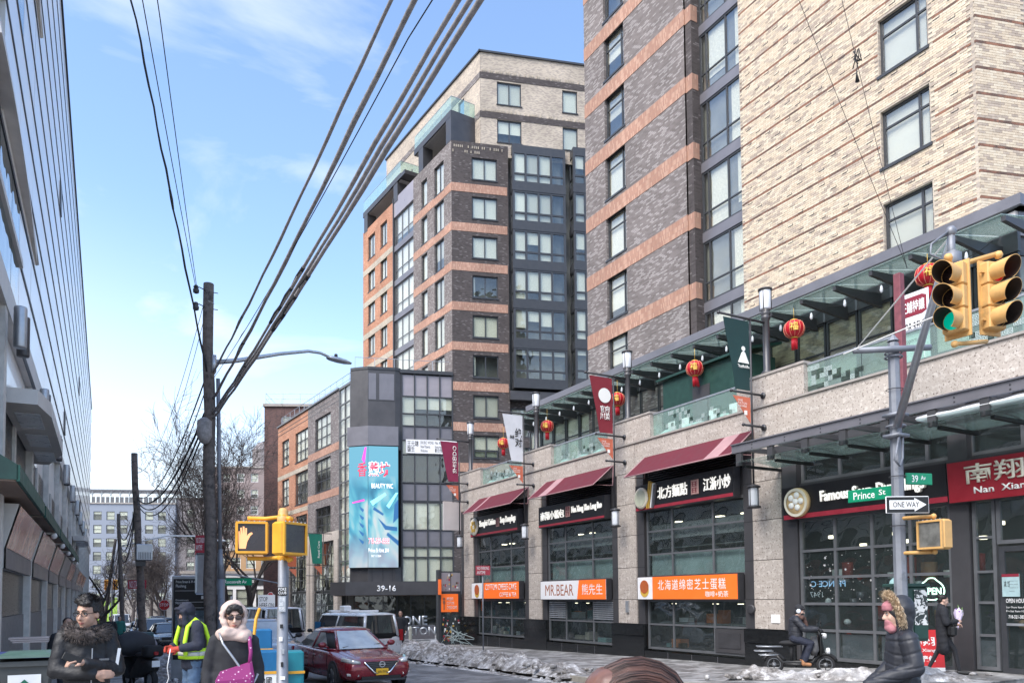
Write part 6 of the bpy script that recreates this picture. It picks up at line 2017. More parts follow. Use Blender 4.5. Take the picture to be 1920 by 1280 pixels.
def pedhead(label, p, d, lit=False, mat='yellow', scrm=None):
 t = thing('pedestrian_signal', label, 'pedestrian signal', tuple(p), facing(d), group='pedestrian signals')
 MB().bbox(-.225, .225, -.10, .13, -.235, .235, .03).build('housing', M[mat], t, world=False)
 c = MB()
 c.box(-.215, .215, -.13, -.10, -.225, -.195).box(-.215, .215, -.13, -.10, .195, .225).box(-.215, -.185, -.13, -.10, -.195, .195).box(.185, .215, -.13, -.10, -.195, .195)
 c.build('bezel', M[mat], t, world=False)
 MB().box(-.185, .185, -.108, -.102, -.195, .195).build('screen', scrm or scr, t, world=False)
 c = MB()
 for k in range(6): c.ball((-.18 + .072 * k, -.115, .232), .012, 6)
 c.build('screw', M['alu'], t, world=False)
 if lit:
  c = MB()
  c.prism([(-.17, -.16), (-.08, -.16), (-.06, -.06), (-.02, .02), (.015, .055), (-.005, .075), (-.045, .05), (-.065, .02), (-.065, .13), (-.085, .135), (-.09, .04), (-.1, .155), (-.122, .155), (-.122, .04), (-.135, .14), (-.155, .135), (-.15, .03), (-.165, .09), (-.18, .085), (-.178, -.05)], -.112, -.109)
  c.build('hand_symbol', hand, t, world=False)
 return t
# pedestrian pole on the left pavement corner
PP = V((2.52, 11.2, gz(11.2)))
t = thing('signal_pole', 'grey pedestrian signal pole with a yellow cap and stickers on the left corner', 'signal pole', tuple(PP))
MB().tube([PP + V((0, 0, z)) for z in (-.1, .3, .32, 1.6, 1.62, 2.8)], [.11, .11, .085, .075, .07, .065], 12).build('post', M['galv'], t, True)
MB().lathe([(.075, 2.78), (.085, 2.8), (.085, 2.9), (.07, 2.92), (.07, 2.98), (.05, 3.02), (.02, 3.03)], tuple(PP), 12).build('cap', M['amber'], t, True)
HL, HR_ = T_(473, 1008, 11.1), T_(543, 1010, 10.9)
c = MB()
for z, yy in ((.29, 0), (-.29, 0)):
 q = PP + V((0, 0, 0))
 q.z = HL.z + z
 c.tube([HL + V((-.05, .1, z)), HL + V((.2, .05, z)), q + V((-.02, -.0, 0)), HR_ + V((.05, .05, z * .98))], .03, 8).ball(q, .085, 8).ball(HR_ + V((.0, .03, z)), .04, 8)
c.build('bracket', M['yellow'], t, True)
pedhead('pedestrian signal facing the camera with an orange raised hand', HL, (-.25, -.97), True)
pedhead('yellow pedestrian signal turned to the right with a blank dark screen', HR_, (.50, -.87))
W = frame(tuple(PP + V((-.03, -.086, 0))), (.97, -.24, 0))
pbox('sticker', t, W, -.06, .07, -.004, 0, 1.78, 1.90, M['black'])
text('POKE\nCLUB', t, W @ T(-.05, -.005, 1.80), .09, .11, M['white'], .002, .01)
pbox('sticker', t, W, -.045, .05, -.004, 0, 1.55, 1.77, M['alu'])
text('(718)\n285\n9595', t, W @ T(-.04, -.005, 1.57), .18, .08, M['white'], .002, .01)
for k in range(5): pbox('sticker', t, W, rnd(-.06, 0), rnd(.01, .05), -.004, 0, .6 + k * .18, .64 + k * .18 + rnd(0, .04), M[('white', 'black', 'alu')[k % 3]])
# right pole's pedestrian head
pq = T_(1752, 1002, 13.6)
pedhead('weathered pedestrian signal on the right corner pole with a grey blank screen', pq, (-.97, .05), False, 'amber', plain('dusty_screen', (.13, .13, .12), .5, 0, .4, 7)).scale = (1.12, 1.12, 1.12)
c = MB()
for z in (.33, -.30): c.tube([pq + V((.05, 0, z)), SP + V((-.02, -.05, pq.z + z - SP.z))], .035, 8).ball(pq + V((.0, 0, z)), .05, 8)
c.build('bracket', M['amber'], bpy.data.objects['signal_pole'], True)
# street name signs and one way arrow on the right pole
def plate(nm, label, p, d, w, h, face, body, tw, th, tx, tz, tm='white', group='green street name signs', cat='street sign'):
 t = thing(nm, label, cat, tuple(p), group=group)
 W = frame(tuple(p), d)
 MB(W).bbox(0, w, -.012, .012, 0, h, .008).build('plate', M['white'] if face != 'sign_green' else M[face], t)
 pbox('face', t, W, .012, w - .012, -.0145, -.0122, .012, h - .012, M[face])
 for b_, x, z, hh, ww in body: text(b_, t, W @ T(x, -.0155, z), hh, ww, M[tm], .003, .006)
 return t, W
plate('street_sign', 'green street name sign for 39 Av to the right of the corner pole', SP + V((.16, -.05, 4.02 - .36)), tuple(D2), .56, .215, 'sign_green', [('39', .12, .045, .13, .13), ('Av', .31, .09, .08, .1)], 0, 0, 0, 0)
plate('street_sign', 'green Prince St sign angled to the left of the corner pole', SP + V((-.06, 1.0, 3.78 - .36)), (0.12, -1, 0), .92, .24, 'sign_green', [('Prince', .12, .05, .14, .42), ('St', .62, .09, .1, .13)], 0, 0, 0, 0)
p = T_(1661, 962, 13.6)
t, W = plate('one_way_sign', 'black and white ONE WAY arrow sign on the corner pole', p, (.873, -.488, 0), .76, .30, 'black', [], 0, 0, 0, 0, cat='road sign', group=None)
c = MB(W)
c.add([(.06, -.0165, .07), (.50, -.0165, .07), (.50, -.0165, .03), (.71, -.0165, .15), (.50, -.0165, .27), (.50, -.0165, .23), (.06, -.0165, .23)], [(0, 1, 5, 6), (2, 3, 4)])
c.build('arrow', M['white'], t)
text('ONE WAY', t, W @ T(.12, -.018, .105), .095, .46, M['black'], .003, .004)
# maroon post on the canopy, lease board behind it
mp_ = plain('maroon_post', (.20, .06, .075), .7, 0, .25, 8)
tag(MB().bbox(15.22, 15.38, 10.12, 10.28, 6.05, 8.9, .01).build('steel_post', mp_), 'maroon square post rising from the lower canopy beside the traffic lights', 'post')
t = thing('lease_board', 'white board with a maroon oval and Chinese characters behind the glass balustrade', 'sign', (16.95, 10.8, 7.6))
pbox('board', t, A, -11.3, -10.55, .15, .17, 7.45, 9.05, M['white_sign'])
c = MB(A)
c.prism([(-11.25, 8.55), (-11.15, 8.5), (-10.7, 8.5), (-10.6, 8.55), (-10.6, 8.9), (-10.7, 8.95), (-11.15, 8.95), (-11.25, 8.9)], .143, .149)
c.build('oval', M['letter_maroon'], t)
text('旺鋪特讓', t, A @ T(-11.22, .142, 8.58), .28, .58, M['white'], .003, .02)
text('FOR RENT', t, A @ T(-11.2, .148, 8.15), .2, .58, M['black'], .003, .01)
text('Opportunity', t, A @ T(-11.2, .148, 7.85), .14, .55, M['black'], .003)
# traffic control cabinet
t = thing('control_cabinet', 'dark green pole cabinet covered in white torn stickers with a pale dome on top', 'cabinet', (13.5, 8.9, .36))
W = frame((13.38, 9.0, 0), (.873, -.488, 0))
MB(W).bbox(-.18, .42, .0, .38, 1.15, 2.15, .015).bbox(-.22, .46, -.04, .42, 2.15, 2.22, .015).build('body', M['green_paint'], t)
pbox('door', t, W, .16, .41, -.02, -.001, 1.2, 2.1, M['green_paint'])
tm_, tt_, tb_ = newmat('torn_sticker')
tcn = nd(tt_, 'ShaderNodeTexCoord').outputs['Object']
nn_ = nd(tt_, 'ShaderNodeTexNoise', {'Vector': tcn, 'Scale': 9, 'Detail': 3, 'Distortion': 1.5})
rr_ = nd(tt_, 'ShaderNodeValToRGB', {0: nn_.outputs[0]})
rr_.color_ramp.elements[0].position, rr_.color_ramp.elements[0].color = .48, c4((.03, .04, .04))
rr_.color_ramp.elements[1].position, rr_.color_ramp.elements[1].color = .52, c4((.72, .72, .70))
tt_.links.new(rr_.outputs[0], tb_.inputs['Base Color'])
pbox('sticker', t, W, .165, .405, -.024, -.0205, 1.45, 2.1, tm_)
MB(W).tube([(.1, .2, .2), (.1, .2, 1.2)], .06, 8).build('stand', M['green_paint'], t, True)
MB(W).ball((-.05, .15, 2.2), (.15, .15, .15), 12).build('dome', plain('pale_dome', (.30, .48, .47), .5), t, True)
# red pavement sign
t = thing('sandwich_board', 'red pavement sign with white Chinese lettering behind the woman with flowers', 'sandwich board', (15.2, 9.9, gz(9.9)))
W = frame((15.8, 10.55, gz(10.4)), (.8, -.6, 0)) @ Matrix.Rotation(R(-8), 4, 'X')
for sgn in (0, 1):
 pbox('panel', t, W @ T(0, sgn * .18, 0), -.1, .72, 0, .03, .08, .9, M['sign_red'] if False else plain('bright_red_board', (.55, .02, .025), .5))
 pbox('foot', t, W @ T(0, sgn * .18, 0), -.1, .72, 0, .04, 0, .08, M['white'])
text('南翔', t, W @ T(.05, -.004, .55), .2, .5, M['white'], .003, .02)
text('Nan Xiang', t, W @ T(.05, -.004, .40), .09, .5, M['white'], .003, .01)
text('小籠包', t, W @ T(.08, -.004, .2), .14, .46, M['white'], .003, .02)

# map kiosk on the left pavement
t = thing('map_kiosk', 'tall dark street map kiosk with a grey foot beside the utility pole', 'kiosk', (2.3, 20.5, 0))
W = frame((1.98, 20.75, gz(20.7)), (.93, -.36, 0))
MB(W).bbox(0, .86, 0, .24, .0, 2.68, .02).build('body', M['alu'], t)
pbox('glass_front', t, W, .04, .84, -.012, -.001, .62, 2.60, M['black'])
pbox('map', t, W, .09, .80, -.016, -.0125, .72, 1.82, plain('map_print', (.05, .08, .10), .4, 0, .6, 5, alt=(.16, .20, .22), altfac=.5))
pbox('foot', t, W, .0, .86, -.014, -.0, .0, .58, M['alu'])
text('Prince Street & 39 Avenue', t, W @ T(.1, -.016, 2.50), .06, .58, M['white'], .002)
text('Flushing', t, W @ T(.1, -.016, 2.37), .09, .24, M['white'], .002)
text('Downtown', t, W @ T(.1, -.016, 2.06), .04, .3, M['white'], .002)
text('Main Street', t, W @ T(.1, -.016, 1.98), .04, .3, M['white'], .002)
for z in (2.3, 2.02, 1.88): pbox('rule', t, W, .08, .8, -.016, -.0125, z, z + .012, M['alu'])
pbox('symbol', t, W, .7, .78, -.016, -.0125, 2.1, 2.18, M['white'])
tag(MB(frame((2.42, 19.9, 0), (.9, -.42, 0))).bbox(.0, .62, 0, .02, 2.15, 3.15, .05).box(.28, .34, .02, .06, -.3, 3.1).build('sign_back', M['alu']), 'blank grey back of a road sign behind the utility pole', 'road sign')

# wheeled bins at the left edge
def bin_(label, x, y, m, lid, rz, tilt=4, k=1.0):
 t = thing('wheeled_bin', label, 'bin', (x, y, gz(y)), rz, group='wheeled bins on the left pavement')
 c = MB()
 c.rings([[(-.19, -.2, .05), (.19, -.2, .05), (.19, .2, .05), (-.19, .2, .05)], [(-.26, -.28, .98), (.26, -.28, .98), (.26, .27, .98), (-.26, .27, .98)]])
 c.build('body', m, t, world=False)
 c = MB()
 c.box(-.29, .29, -.31, .29, .96, 1.02).build('rim', m, t, world=False)
 c = MB(T(0, .28, 1.03) @ Matrix.Rotation(R(-tilt), 4, 'X'))
 c.rings([[(-.31, -.63, 0), (.31, -.63, 0), (.31, .02, 0), (-.31, .02, 0)], [(-.30, -.62, .03), (.30, -.62, .03), (.30, .02, .05), (-.30, .02, .05)], [(-.2, -.5, .07), (.2, -.5, .07), (.22, -.05, .09), (-.22, -.05, .09)]])
 c.build('lid', lid, t, world=False)
 MB().tube([(-.22, .36, 1.0), (.22, .36, 1.0)], .018, 6).build('handle', m, t, True, world=False)
 for sx in (-.2, .2): MB().lathe([(0, -.03), (.1, -.03), (.1, .03), (0, .03)], (sx, .24, .1), 12, axis='x').build('wheel', M['rubber'], t, world=False)
 return t
grey = plain('bin_grey', (.06, .065, .065), .6, 0, .12)
blue = plain('bin_blue', (.025, .035, .12), .5, 0, .12)
glid = plain('bin_green_lid', (.05, .10, .08), .5, 0, .15)
b = bin_('grey wheeled bin with a green lid and a white recycling label', *T_(52, 1218, 9.5).xy, grey, glid, -.05, 3)
c = MB()
c.add([(-.17, -.262, .50), (.17, -.262, .50), (.17, -.282, .86), (-.17, -.282, .86)], [(0, 1, 2, 3)]).build('label', M['white'], b, world=False)
gm = plain('emblem_green', (.01, .12, .07), .5)
for q, m, d in ((.12, gm, -.288), (.075, M['white'], -.289), (.05, gm, -.290)):
 MB(Matrix.Rotation(R(3.2), 4, 'X')).add([(0, d + .04, .70 - q), (q, d + .04, .70), (0, d + .04, .70 + q), (-q, d + .04, .70)], [(0, 1, 2, 3)]).build('emblem', m, b, world=False)
bin_('dark blue wheeled bin with a closed lid behind the grey one', *T_(50, 1210, 10.3).xy, blue, blue, .03, 2, 1)
bin_('dark bin at the edge of the picture beside the blue one', *T_(-12, 1215, 10.0).xy, M['rubber'], blue, .1, 5)
c = MB()
for k in range(3): c.box(-.75 - k * .03, -.35, 11.9 + k * .1, 12.3 + k * .1, 1.50 + k * .02, 1.515 + k * .02)
tag(c.build('cardboard', M['panel_mid']), 'flattened grey cardboard lying on the blue bin', 'cardboard')

# newspaper boxes by the pedestrian pole
def newsbox(label, x, y, m, rz, w=.42, h=1.0, txt=None):
 t = thing('newspaper_box', label, 'newspaper box', (x, y, gz(y)), rz, group='newspaper boxes')
 MB().bbox(-w / 2, w / 2, 0, .42, .28, h, .02).build('body', m, t, world=False)
 MB().box(-w / 2 + .05, w / 2 - .05, .05, .36, 0, .28).build('pedestal', m, t, world=False)
 MB().box(-w / 2 + .04, w / 2 - .04, -.012, -.001, .34, h - .4).build('door', M['white'] if txt else m, t, world=False)
 MB().box(-w / 2 - .01, w / 2 + .01, -.03, .0, h - .34, h - .3).build('handle', M['yellow'], t, world=False)
 if txt:
  text(txt, t, T(-w / 2 + .07, -.016, .42), .2, w - .14, M['black'], .002, .01, name='print').parent = t
 return t
nb = plain('news_blue', (.01, .13, .30), .45, 0, .1, 5)
nt_ = plain('news_teal', (.01, .20, .25), .45, 0, .1, 5)
nbx = newsbox('blue newspaper box with a white printed front beside the pedestrian pole', 2.50, 12.0, nb, -.15, .44, 1.0)
Wn = T(2.50, 12.0, gz(12)) @ Matrix.Rotation(-.15, 4, 'Z')
pbox('front', nbx, Wn, -.17, .17, -.018, -.013, .30, .68, M['white'])
text('中國\n全免費', nbx, Wn @ T(-.14, -.02, .36), .26, .28, M['black'], .002, .01)
newsbox('teal newspaper box tucked behind the blue one', 2.86, 12.15, nt_, -.15, .40, .98)
newsbox('taller blue newspaper box with a yellow edge behind the pedestrian pole', 2.45, 12.6, nb, -.15, .44, 1.35)
tag(MB().tube([(2.25, 11.9, gz(11.9)), (2.24, 11.9, 1.3), (2.3, 11.95, 1.75), (2.36, 12.0, 1.9)], .025, 6).build('yellow_rail', M['yellow'], None, True), 'yellow bent rail beside the blue newspaper boxes', 'rail')
# green mail box further down
t = thing('mail_box', 'dark green relay mail box on the left pavement behind the parked scooter', 'mail box', (1.75, 29, gz(29)))
c = MB(T(1.75, 29, gz(29)))
c.rings([[(x, .32 * math.cos(a), .85 + .32 * math.sin(a)) for a in [math.pi * k / 8 for k in range(9)]] + [(x, -.32, .2), (x, .32, .2)] for x in (-.45, .45)])
c.build('body', M['green_paint'], t)
c = MB(T(1.75, 29, gz(29)))
for x in (-.38, .38):
 for y in (-.25, .25): c.box(x - .03, x + .03, y - .03, y + .03, 0, .22)
c.build('foot', M['green_paint'], t)
# bollard and barrier bits on the far plaza
tag(MB().lathe([(.09, -.45), (.09, .5), (.06, .58), (.01, .6)], (14.4, 36.2, 0), 10).build('bollard', plain('bollard_cream', (.42, .42, .35), .7)), 'pale round bollard in the snow by the metal letters', 'bollard')
t = thing('sandwich_board', 'white pavement sign with dark print by the parked van', 'sandwich board', (13.0, 34.2, -.3))
W = frame((12.9, 34.3, gz(34)), (.9, -.43, 0)) @ Matrix.Rotation(R(-10), 4, 'X')
pbox('panel', t, W, -.4, .4, 0, .04, 0, 1.25, M['white'])
pbox('panel', t, W @ T(0, .4, 0) @ Matrix.Rotation(R(20), 4, 'X'), -.4, .4, 0, .04, 0, 1.25, M['white'])
text('ONE\nFULTON', t, W @ T(-.28, -.005, .7), .35, .56, M['letter_maroon'], .003)
pbox('picture', t, W, -.3, .3, -.006, -.001, .12, .55, M['panel_mauve'])
# ---------------------------------------------------------------- vehicles (local: front towards -Y, x to its left)
M['car_glass'] = plain('car_glass', (.03, .034, .036), .04, 0, 0, coat=1, spec=.9)
M['car_glass_sky_tone'] = plain('windscreen_sky_tone', (.46, .48, .48), .04, 0, .25, 2, coat=1, spec=1.0)  # pale base colour stands in for sky mirrored in the windscreen
M['head_lens'] = plain('headlamp_lens', (.62, .62, .60), .08, .2, .3, 14, coat=1)
M['tail'] = plain('tail_lamp', (.30, .01, .015), .15, 0, .1)
def paint(n, c, rough=.28): return plain(n, c, rough, .25, .05, 2, coat=1)
def car(name, label, cat, x, y, heading, pm, S, group='vehicles in the street', wsm=None, simple=False, dz=-.14):
 """S: length L, width W, height H, stations [(y,ztop,w)], cabin outline"""
 t = thing(name, label, cat, (x, y, gz(y) + dz), heading, group)
 Lh, Wd = S['L'] / 2, S['W'] / 2
 st = S['st']
 mb = MB()
 rs = []
 for (yy, zt, wk, zb) in st:
  w = Wd * wk
  zm = zb + (zt - zb) * .55
  half = [(0, zb), (w * .80, zb), (w * .95, zb + .07), (w * .985, zb + .25), (w, zm), (w * .975, zt - .10), (w * .93, zt - .035), (w * .80, zt + .0), (w * .45, zt + .03), (0, zt + .04)]
  ring = [(a, yy, b) for a, b in half] + [(-a, yy, b) for a, b in half[-2:0:-1]]
  rs.append(ring)
 mb.rings(rs)
 body = mb.build('body', pm, t, True, world=False)
 sd = body.modifiers.new('s', 'SUBSURF')
 sd.levels = sd.render_levels = 1 if simple else 2
 # cabin
 c = S['cab']                      # (front belt y, rear belt y, front roof y, rear roof y, belt z, roof z, belt half width, roof half width)
 yf1, yr1, yf2, yr2, z1, z2, w1, w2 = c
 def outline(k, z, ins=0):
  a, b = yf1 + (yf2 - yf1) * k, yr1 + (yr2 - yr1) * k
  w = w1 + (w2 - w1) * k - ins
  r = .16
  return [(-w + r, a + ins * .5, z), (-w * .4, a - .06 + ins, z), (w * .4, a - .06 + ins, z), (w - r, a + ins * .5, z), (w, a + r * 1.4, z), (w, (a + b) / 2, z), (w, b - r, z), (w - r, b, z), (w * .4, b + .04, z), (-w * .4, b + .04, z), (-w + r, b, z), (-w, b - r, z), (-w, (a + b) / 2, z), (-w, a + r * 1.4, z)]
 mb = MB()
 mb.rings([outline(0, z1 - .12, .02), outline(.5, (z1 + z2) / 2, .02), outline(1, z2 - .03, .02)])
 mb.build('cabin', M['black'], t, True, world=False)
 mb = MB()
 mb.rings([outline(.93, z2 - .05), outline(1.0, z2), [(px * .8, py * .8 + (yf2 + yr2) * .1, z2 + .045) for px, py, _ in outline(1, z2)], [(px * .3, py * .3 + (yf2 + yr2) * .35, z2 + .06) for px, py, _ in outline(1, z2)]])
 mb.build('roof', pm, t, True, world=False)
 P0, P1 = outline(0, z1 - .02), outline(.95, z2 - .05)
 mb = MB()
 for i in (0, 3, 7, 10): mb.tube([P0[i], P1[i]], .045 if i in (0, 3) else .06, 6)
 for sx, i in ((1, 5), (-1, 12)): mb.tube([P0[i], P1[i]], .04, 6)
 for q in ([3, 4, 5, 6, 7], [0, 13, 12, 11, 10]): mb.tube([P0[i] for i in q], .03, 5).tube([P1[i] for i in q], .035, 5)
 mb.build('pillar', pm, t, True, world=False)
 def pane(nm, i0, i1, a=.04, b=.96, m=None, out=.012):
  g = MB()
  A0, A1, B0, B1 = V(P0[i0]), V(P0[i1]), V(P1[i0]), V(P1[i1])
  n = (A1 - A0).cross(B0 - A0).normalized()
  cen = V((0, (yf1 + yr1) / 2, z1))
  if n.dot((A0 + B1) / 2 - cen) < 0: n = -n
  q = [A0.lerp(A1, a).lerp(B0.lerp(B1, a), .05), A0.lerp(A1, b).lerp(B0.lerp(B1, b), .05), A0.lerp(A1, b).lerp(B0.lerp(B1, b), .96), A0.lerp(A1, a).lerp(B0.lerp(B1, a), .96)]
  g.add([p + n * out for p in q] + [p - n * .01 for p in q], [(0, 1, 2, 3), (4, 7, 6, 5), (0, 4, 5, 1), (1, 5, 6, 2), (2, 6, 7, 3), (3, 7, 4, 0)])
  return g.build(nm, m or M['car_glass'], t, world=False)
 g = MB()
 def arc(P, ids): return [V(P[i]) for i in ids]
 lo, hi = arc(P0, (0, 1, 2, 3)), arc(P1, (0, 1, 2, 3))
 lo[0] = lo[0].lerp(lo[1], .12)
 lo[3] = lo[3].lerp(lo[2], .12)
 hi[0] = hi[0].lerp(hi[1], .12)
 hi[3] = hi[3].lerp(hi[2], .12)
 off = V((0, -.02, .02))
 g.add([p + off for p in lo] + [p + off for p in hi], [(i, i + 1, 5 + i, 4 + i) for i in range(3)])
 g.add([p for p in lo] + [p for p in hi], [(i, 4 + i, 5 + i, i + 1) for i in range(3)])
 g.build('windscreen', wsm or M['car_glass'], t, True, world=False)
 g = MB()
 lo, hi = arc(P0, (7, 8, 9, 10)), arc(P1, (7, 8, 9, 10))
 off = V((0, .02, .015))
 for q in (lo, hi):
  q[0] = q[0].lerp(q[1], .15)
  q[3] = q[3].lerp(q[2], .15)
 if S.get('rearglass', 1):
  lo = [a.lerp(b, .12) for a, b in zip(lo, hi)]
  g.add([p + off for p in lo] + [p + off for p in hi], [(i, i + 1, 5 + i, 4 + i) for i in range(3)]).add([p for p in lo] + [p for p in hi], [(i, 4 + i, 5 + i, i + 1) for i in range(3)])
  g.build('rear_window', M['car_glass'], t, True, world=False)
 for i0, i1 in ((4, 5), (5, 6), (13, 12), (12, 11)):
  if S.get('blank') and i0 in S['blank']:
   pane('side_panel', i0, i1, -.02, 1.02, pm)
  else:
   pane('side_window', i0, i1)
 if simple:
  fy = -Lh
  for sx in (-1, 1):
   MB().box(sx * Wd * .55, sx * Wd * .88, fy - .01, fy + .1, S['lamp'] - .06, S['lamp'] + .06).build('headlight', M['head_lens'], t, world=False)
   MB().box(sx * Wd * .6, sx * Wd * .9, Lh - .08, Lh + .015, S['lamp'] + .02, S['lamp'] + .16).build('tail_light', M['tail'], t, world=False)
  MB().box(-Wd * .45, Wd * .45, fy - .012, fy + .1, S['lamp'] - .14, S['lamp'] + .02).build('grille', M['black'], t, world=False)
 # wheels with arches
 R_ = S['wr']
 if 'tyre%.2f' % R_ not in _mc:
  m = MB().lathe([(R_ * .62, -.10), (R_ * .93, -.11), (R_, -.07), (R_, .07), (R_ * .93, .11), (R_ * .62, .10)], (0, 0, 0), 28, axis='x', caps=False)
  _mc['tyre%.2f' % R_] = m.mesh('tyre', M['rubber'], True)
  m = MB().lathe([(R_ * .64, -.085), (R_ * .60, -.06), (R_ * .56, -.03), (0, -.03)], (0, 0, 0), 24, axis='x').lathe([(0, .03), (R_ * .56, .03), (R_ * .60, .06), (R_ * .64, .085)], (0, 0, 0), 24, axis='x')
  _mc['rim%.2f' % R_] = m.mesh('rim', M['frame'], True)
  m = MB()
  for k in range(5):
   a = 2 * math.pi * k / 5
   for s_ in (-1, 1):
    for da in (-.14, .14):
     m.tube([(s_ * .05, .03 * math.cos(a), .03 * math.sin(a)), (s_ * .075, R_ * .60 * math.cos(a + da), R_ * .60 * math.sin(a + da))], [.03, .022], 5)
  for s_ in (-1, 1): m.lathe([(0, s_ * .07), (.05, s_ * .065), (.05, s_ * .04)], (0, 0, 0), 10, axis='x')
  _mc['spoke%.2f' % R_] = m.mesh('spokes', M['alu'], True)
 for yy in (S['fa'], S['ra']):
  for sx in (-1, 1):
   ar = MB()
   n = 16
   for q in (0,):
    ar.lathe([(0, sx * Wd * .90), (R_ * 1.12, sx * Wd * .90), (R_ * 1.16, sx * (Wd * 1.0 + .004)), (R_ * 1.10, sx * (Wd * 1.0 + .006))], (0, yy, R_ + .005), 24, axis='x')
   ar.build('wheel_arch', M['black'], t, world=False)
   w = put('wheel', _mc['tyre%.2f' % R_], t, T(sx * (Wd - .075), yy, R_), world=False)
   put('rim', _mc['rim%.2f' % R_], w, Matrix(), world=False)
   put('spokes', _mc['spoke%.2f' % R_], w, Matrix(), world=False)
 # mirrors
 for sx in (-1, 1):
  mm = MB()
  mm.ball((sx * (w1 + .14), yf1 + .30, z1 + .10), (.115, .06, .075), 10).tube([(sx * (w1 - .02), yf1 + .28, z1 + .02), (sx * (w1 + .1), yf1 + .3, z1 + .08)], .03, 5)
  mm.build('mirror', S.get('mirror', M['black']), t, True, world=False)
 # door seams and handles
 if not simple:
  for sx in (-1, 1):
   d = MB()
   for yy in S['doors']: d.tube([(sx * Wd * .985, yy, .42), (sx * (Wd + .002), yy, .62), (sx * Wd * .98, yy, z1 - .06)], .006, 4)
   d.tube([(sx * Wd * .985, S['doors'][0], .42), (sx * Wd * .985, S['doors'][-1], .40)], .008, 4)
   d.build('door_seam', M['black'], t, world=False)
   for yy in S['doors'][1:]:
    MB().bbox(sx * Wd * 1.0 - .02, sx * Wd * 1.0 + .02, yy - .24, yy - .06, z1 - .19, z1 - .155, .008).build('door_handle', pm, t, world=False)
 return t
SEDAN = dict(L=4.62, W=1.80, H=1.44, wr=.325, fa=-1.39, ra=1.32, lamp=.72, doors=(-.95, .12, 1.05),
 st=[(-2.31, .60, .74, .34), (-2.24, .70, .86, .25), (-2.0, .765, .96, .22), (-1.4, .85, 1.0, .22), (-.95, .925, 1.0, .22), (-.3, .94, 1.0, .2), (.5, .95, 1.0, .2), (1.2, .97, 1.0, .22), (1.7, .99, .98, .24), (2.15, .985, .93, .28), (2.31, .86, .84, .36)],
 cab=(-1.02, 1.92, -.22, 1.02, .95, 1.40, .79, .58))
SUV = dict(L=4.7, W=1.88, H=1.70, wr=.36, fa=-1.42, ra=1.4, lamp=.86, doors=(-.85, .2, 1.2),
 st=[(-2.35, .74, .80, .36), (-2.28, .92, .9, .28), (-2.0, 1.0, .97, .26), (-1.4, 1.05, 1.0, .26), (-.9, 1.10, 1.0, .26), (.5, 1.10, 1.0, .26), (1.6, 1.12, 1.0, .26), (2.2, 1.1, .96, .3), (2.35, .9, .88, .4)],
 cab=(-1.05, 2.22, -.35, 1.85, 1.10, 1.64, .85, .68), mirror=None)
VAN = dict(L=4.75, W=1.76, H=1.87, wr=.31, fa=-1.55, ra=1.45, lamp=.85, doors=(-1.25, -.2, 1.0),
 st=[(-2.36, .70, .84, .34), (-2.28, .90, .93, .28), (-2.0, 1.0, .98, .26), (-1.7, 1.06, 1.0, .26), (-1.2, 1.06, 1.0, .26), (.5, 1.06, 1.0, .26), (1.8, 1.06, 1.0, .26), (2.3, 1.06, .98, .28), (2.38, .95, .95, .36)],
 cab=(-1.72, 2.33, -1.05, 2.22, 1.06, 1.80, .84, .72))
BIGVAN = dict(VAN, L=5.6, W=2.0, wr=.34, fa=-1.9, ra=1.6, H=2.2,
 st=[(-2.78, .8, .86, .38), (-2.7, 1.05, .94, .3), (-2.2, 1.18, .99, .28), (-1.7, 1.22, 1.0, .28), (.5, 1.22, 1.0, .28), (2.5, 1.22, 1.0, .28), (2.76, 1.15, .97, .36)],
 cab=(-1.95, 2.74, -1.2, 2.66, 1.22, 2.12, .95, .84), blank=(5, 12), doors=(-1.5, -.4, .9))
red = paint('red_car_paint', (.20, .006, .016))
silver = paint('silver_car_paint', (.30, .31, .33))
whitep = paint('white_car_paint', (.62, .63, .65))
SUV['mirror'] = M['black']
VAN['mirror'] = M['black']
# --- the red sedan
def toward(px, t): return T_(px, 1200, t)
rc = car('sedan', 'dark red sedan with a yellow number plate driving towards the camera', 'car', 6.22, 20.1, R(3), red, dict(SEDAN, mirror=red), wsm=M['car_glass_sky_tone'])
fy = -2.31
def onn(nm, mb, m, smooth=False, p=None): return mb.build(nm, m, p or rc, smooth, world=False)
for sx in (-1, 1):
 h = MB()
 h.rings([[(sx * .52, fy + .02, .66), (sx * .52, fy + .02, .705), (sx * .5, fy + .2, .74), (sx * .5, fy + .2, .64)], [(sx * .70, fy + .08, .66), (sx * .70, fy + .05, .745), (sx * .68, fy + .3, .77), (sx * .68, fy + .3, .64)], [(sx * .87, fy + .42, .72), (sx * .86, fy + .38, .80), (sx * .80, fy + .5, .82), (sx * .80, fy + .5, .68)]])
 onn('headlight', h, M['head_lens'], True)
 h = MB()
 h.rings([[(sx * .56, fy + .015, .36), (sx * .56, fy + .015, .41), (sx * .56, fy + .15, .41), (sx * .56, fy + .15, .36)], [(sx * .80, fy + .13, .38), (sx * .80, fy + .12, .44), (sx * .80, fy + .25, .44), (sx * .80, fy + .25, .38)]])
 onn('fog_lamp', h, M['head_lens'], True)
 onn('chrome_strip', MB().tube([(sx * .10, fy - .035, .42), (sx * .20, fy - .04, .45), (sx * .44, fy - .005, .70)], .022, 6), M['chrome'], True)
 onn('tail_light', MB().box(sx * .5, sx * .82, 2.18, 2.3, .74, .88), M['tail'])
onn('grille', MB().prism([(-.42, .70), (.42, .70), (.17, .43), (-.17, .43)], fy - .02, fy + .2), M['black'])
g = MB()
for k in range(5): g.box(-.36 + k * .045, .36 - k * .045, fy - .026, fy - .018, .665 - k * .045, .675 - k * .045)
onn('grille_bar', g, M['frame_grey'])
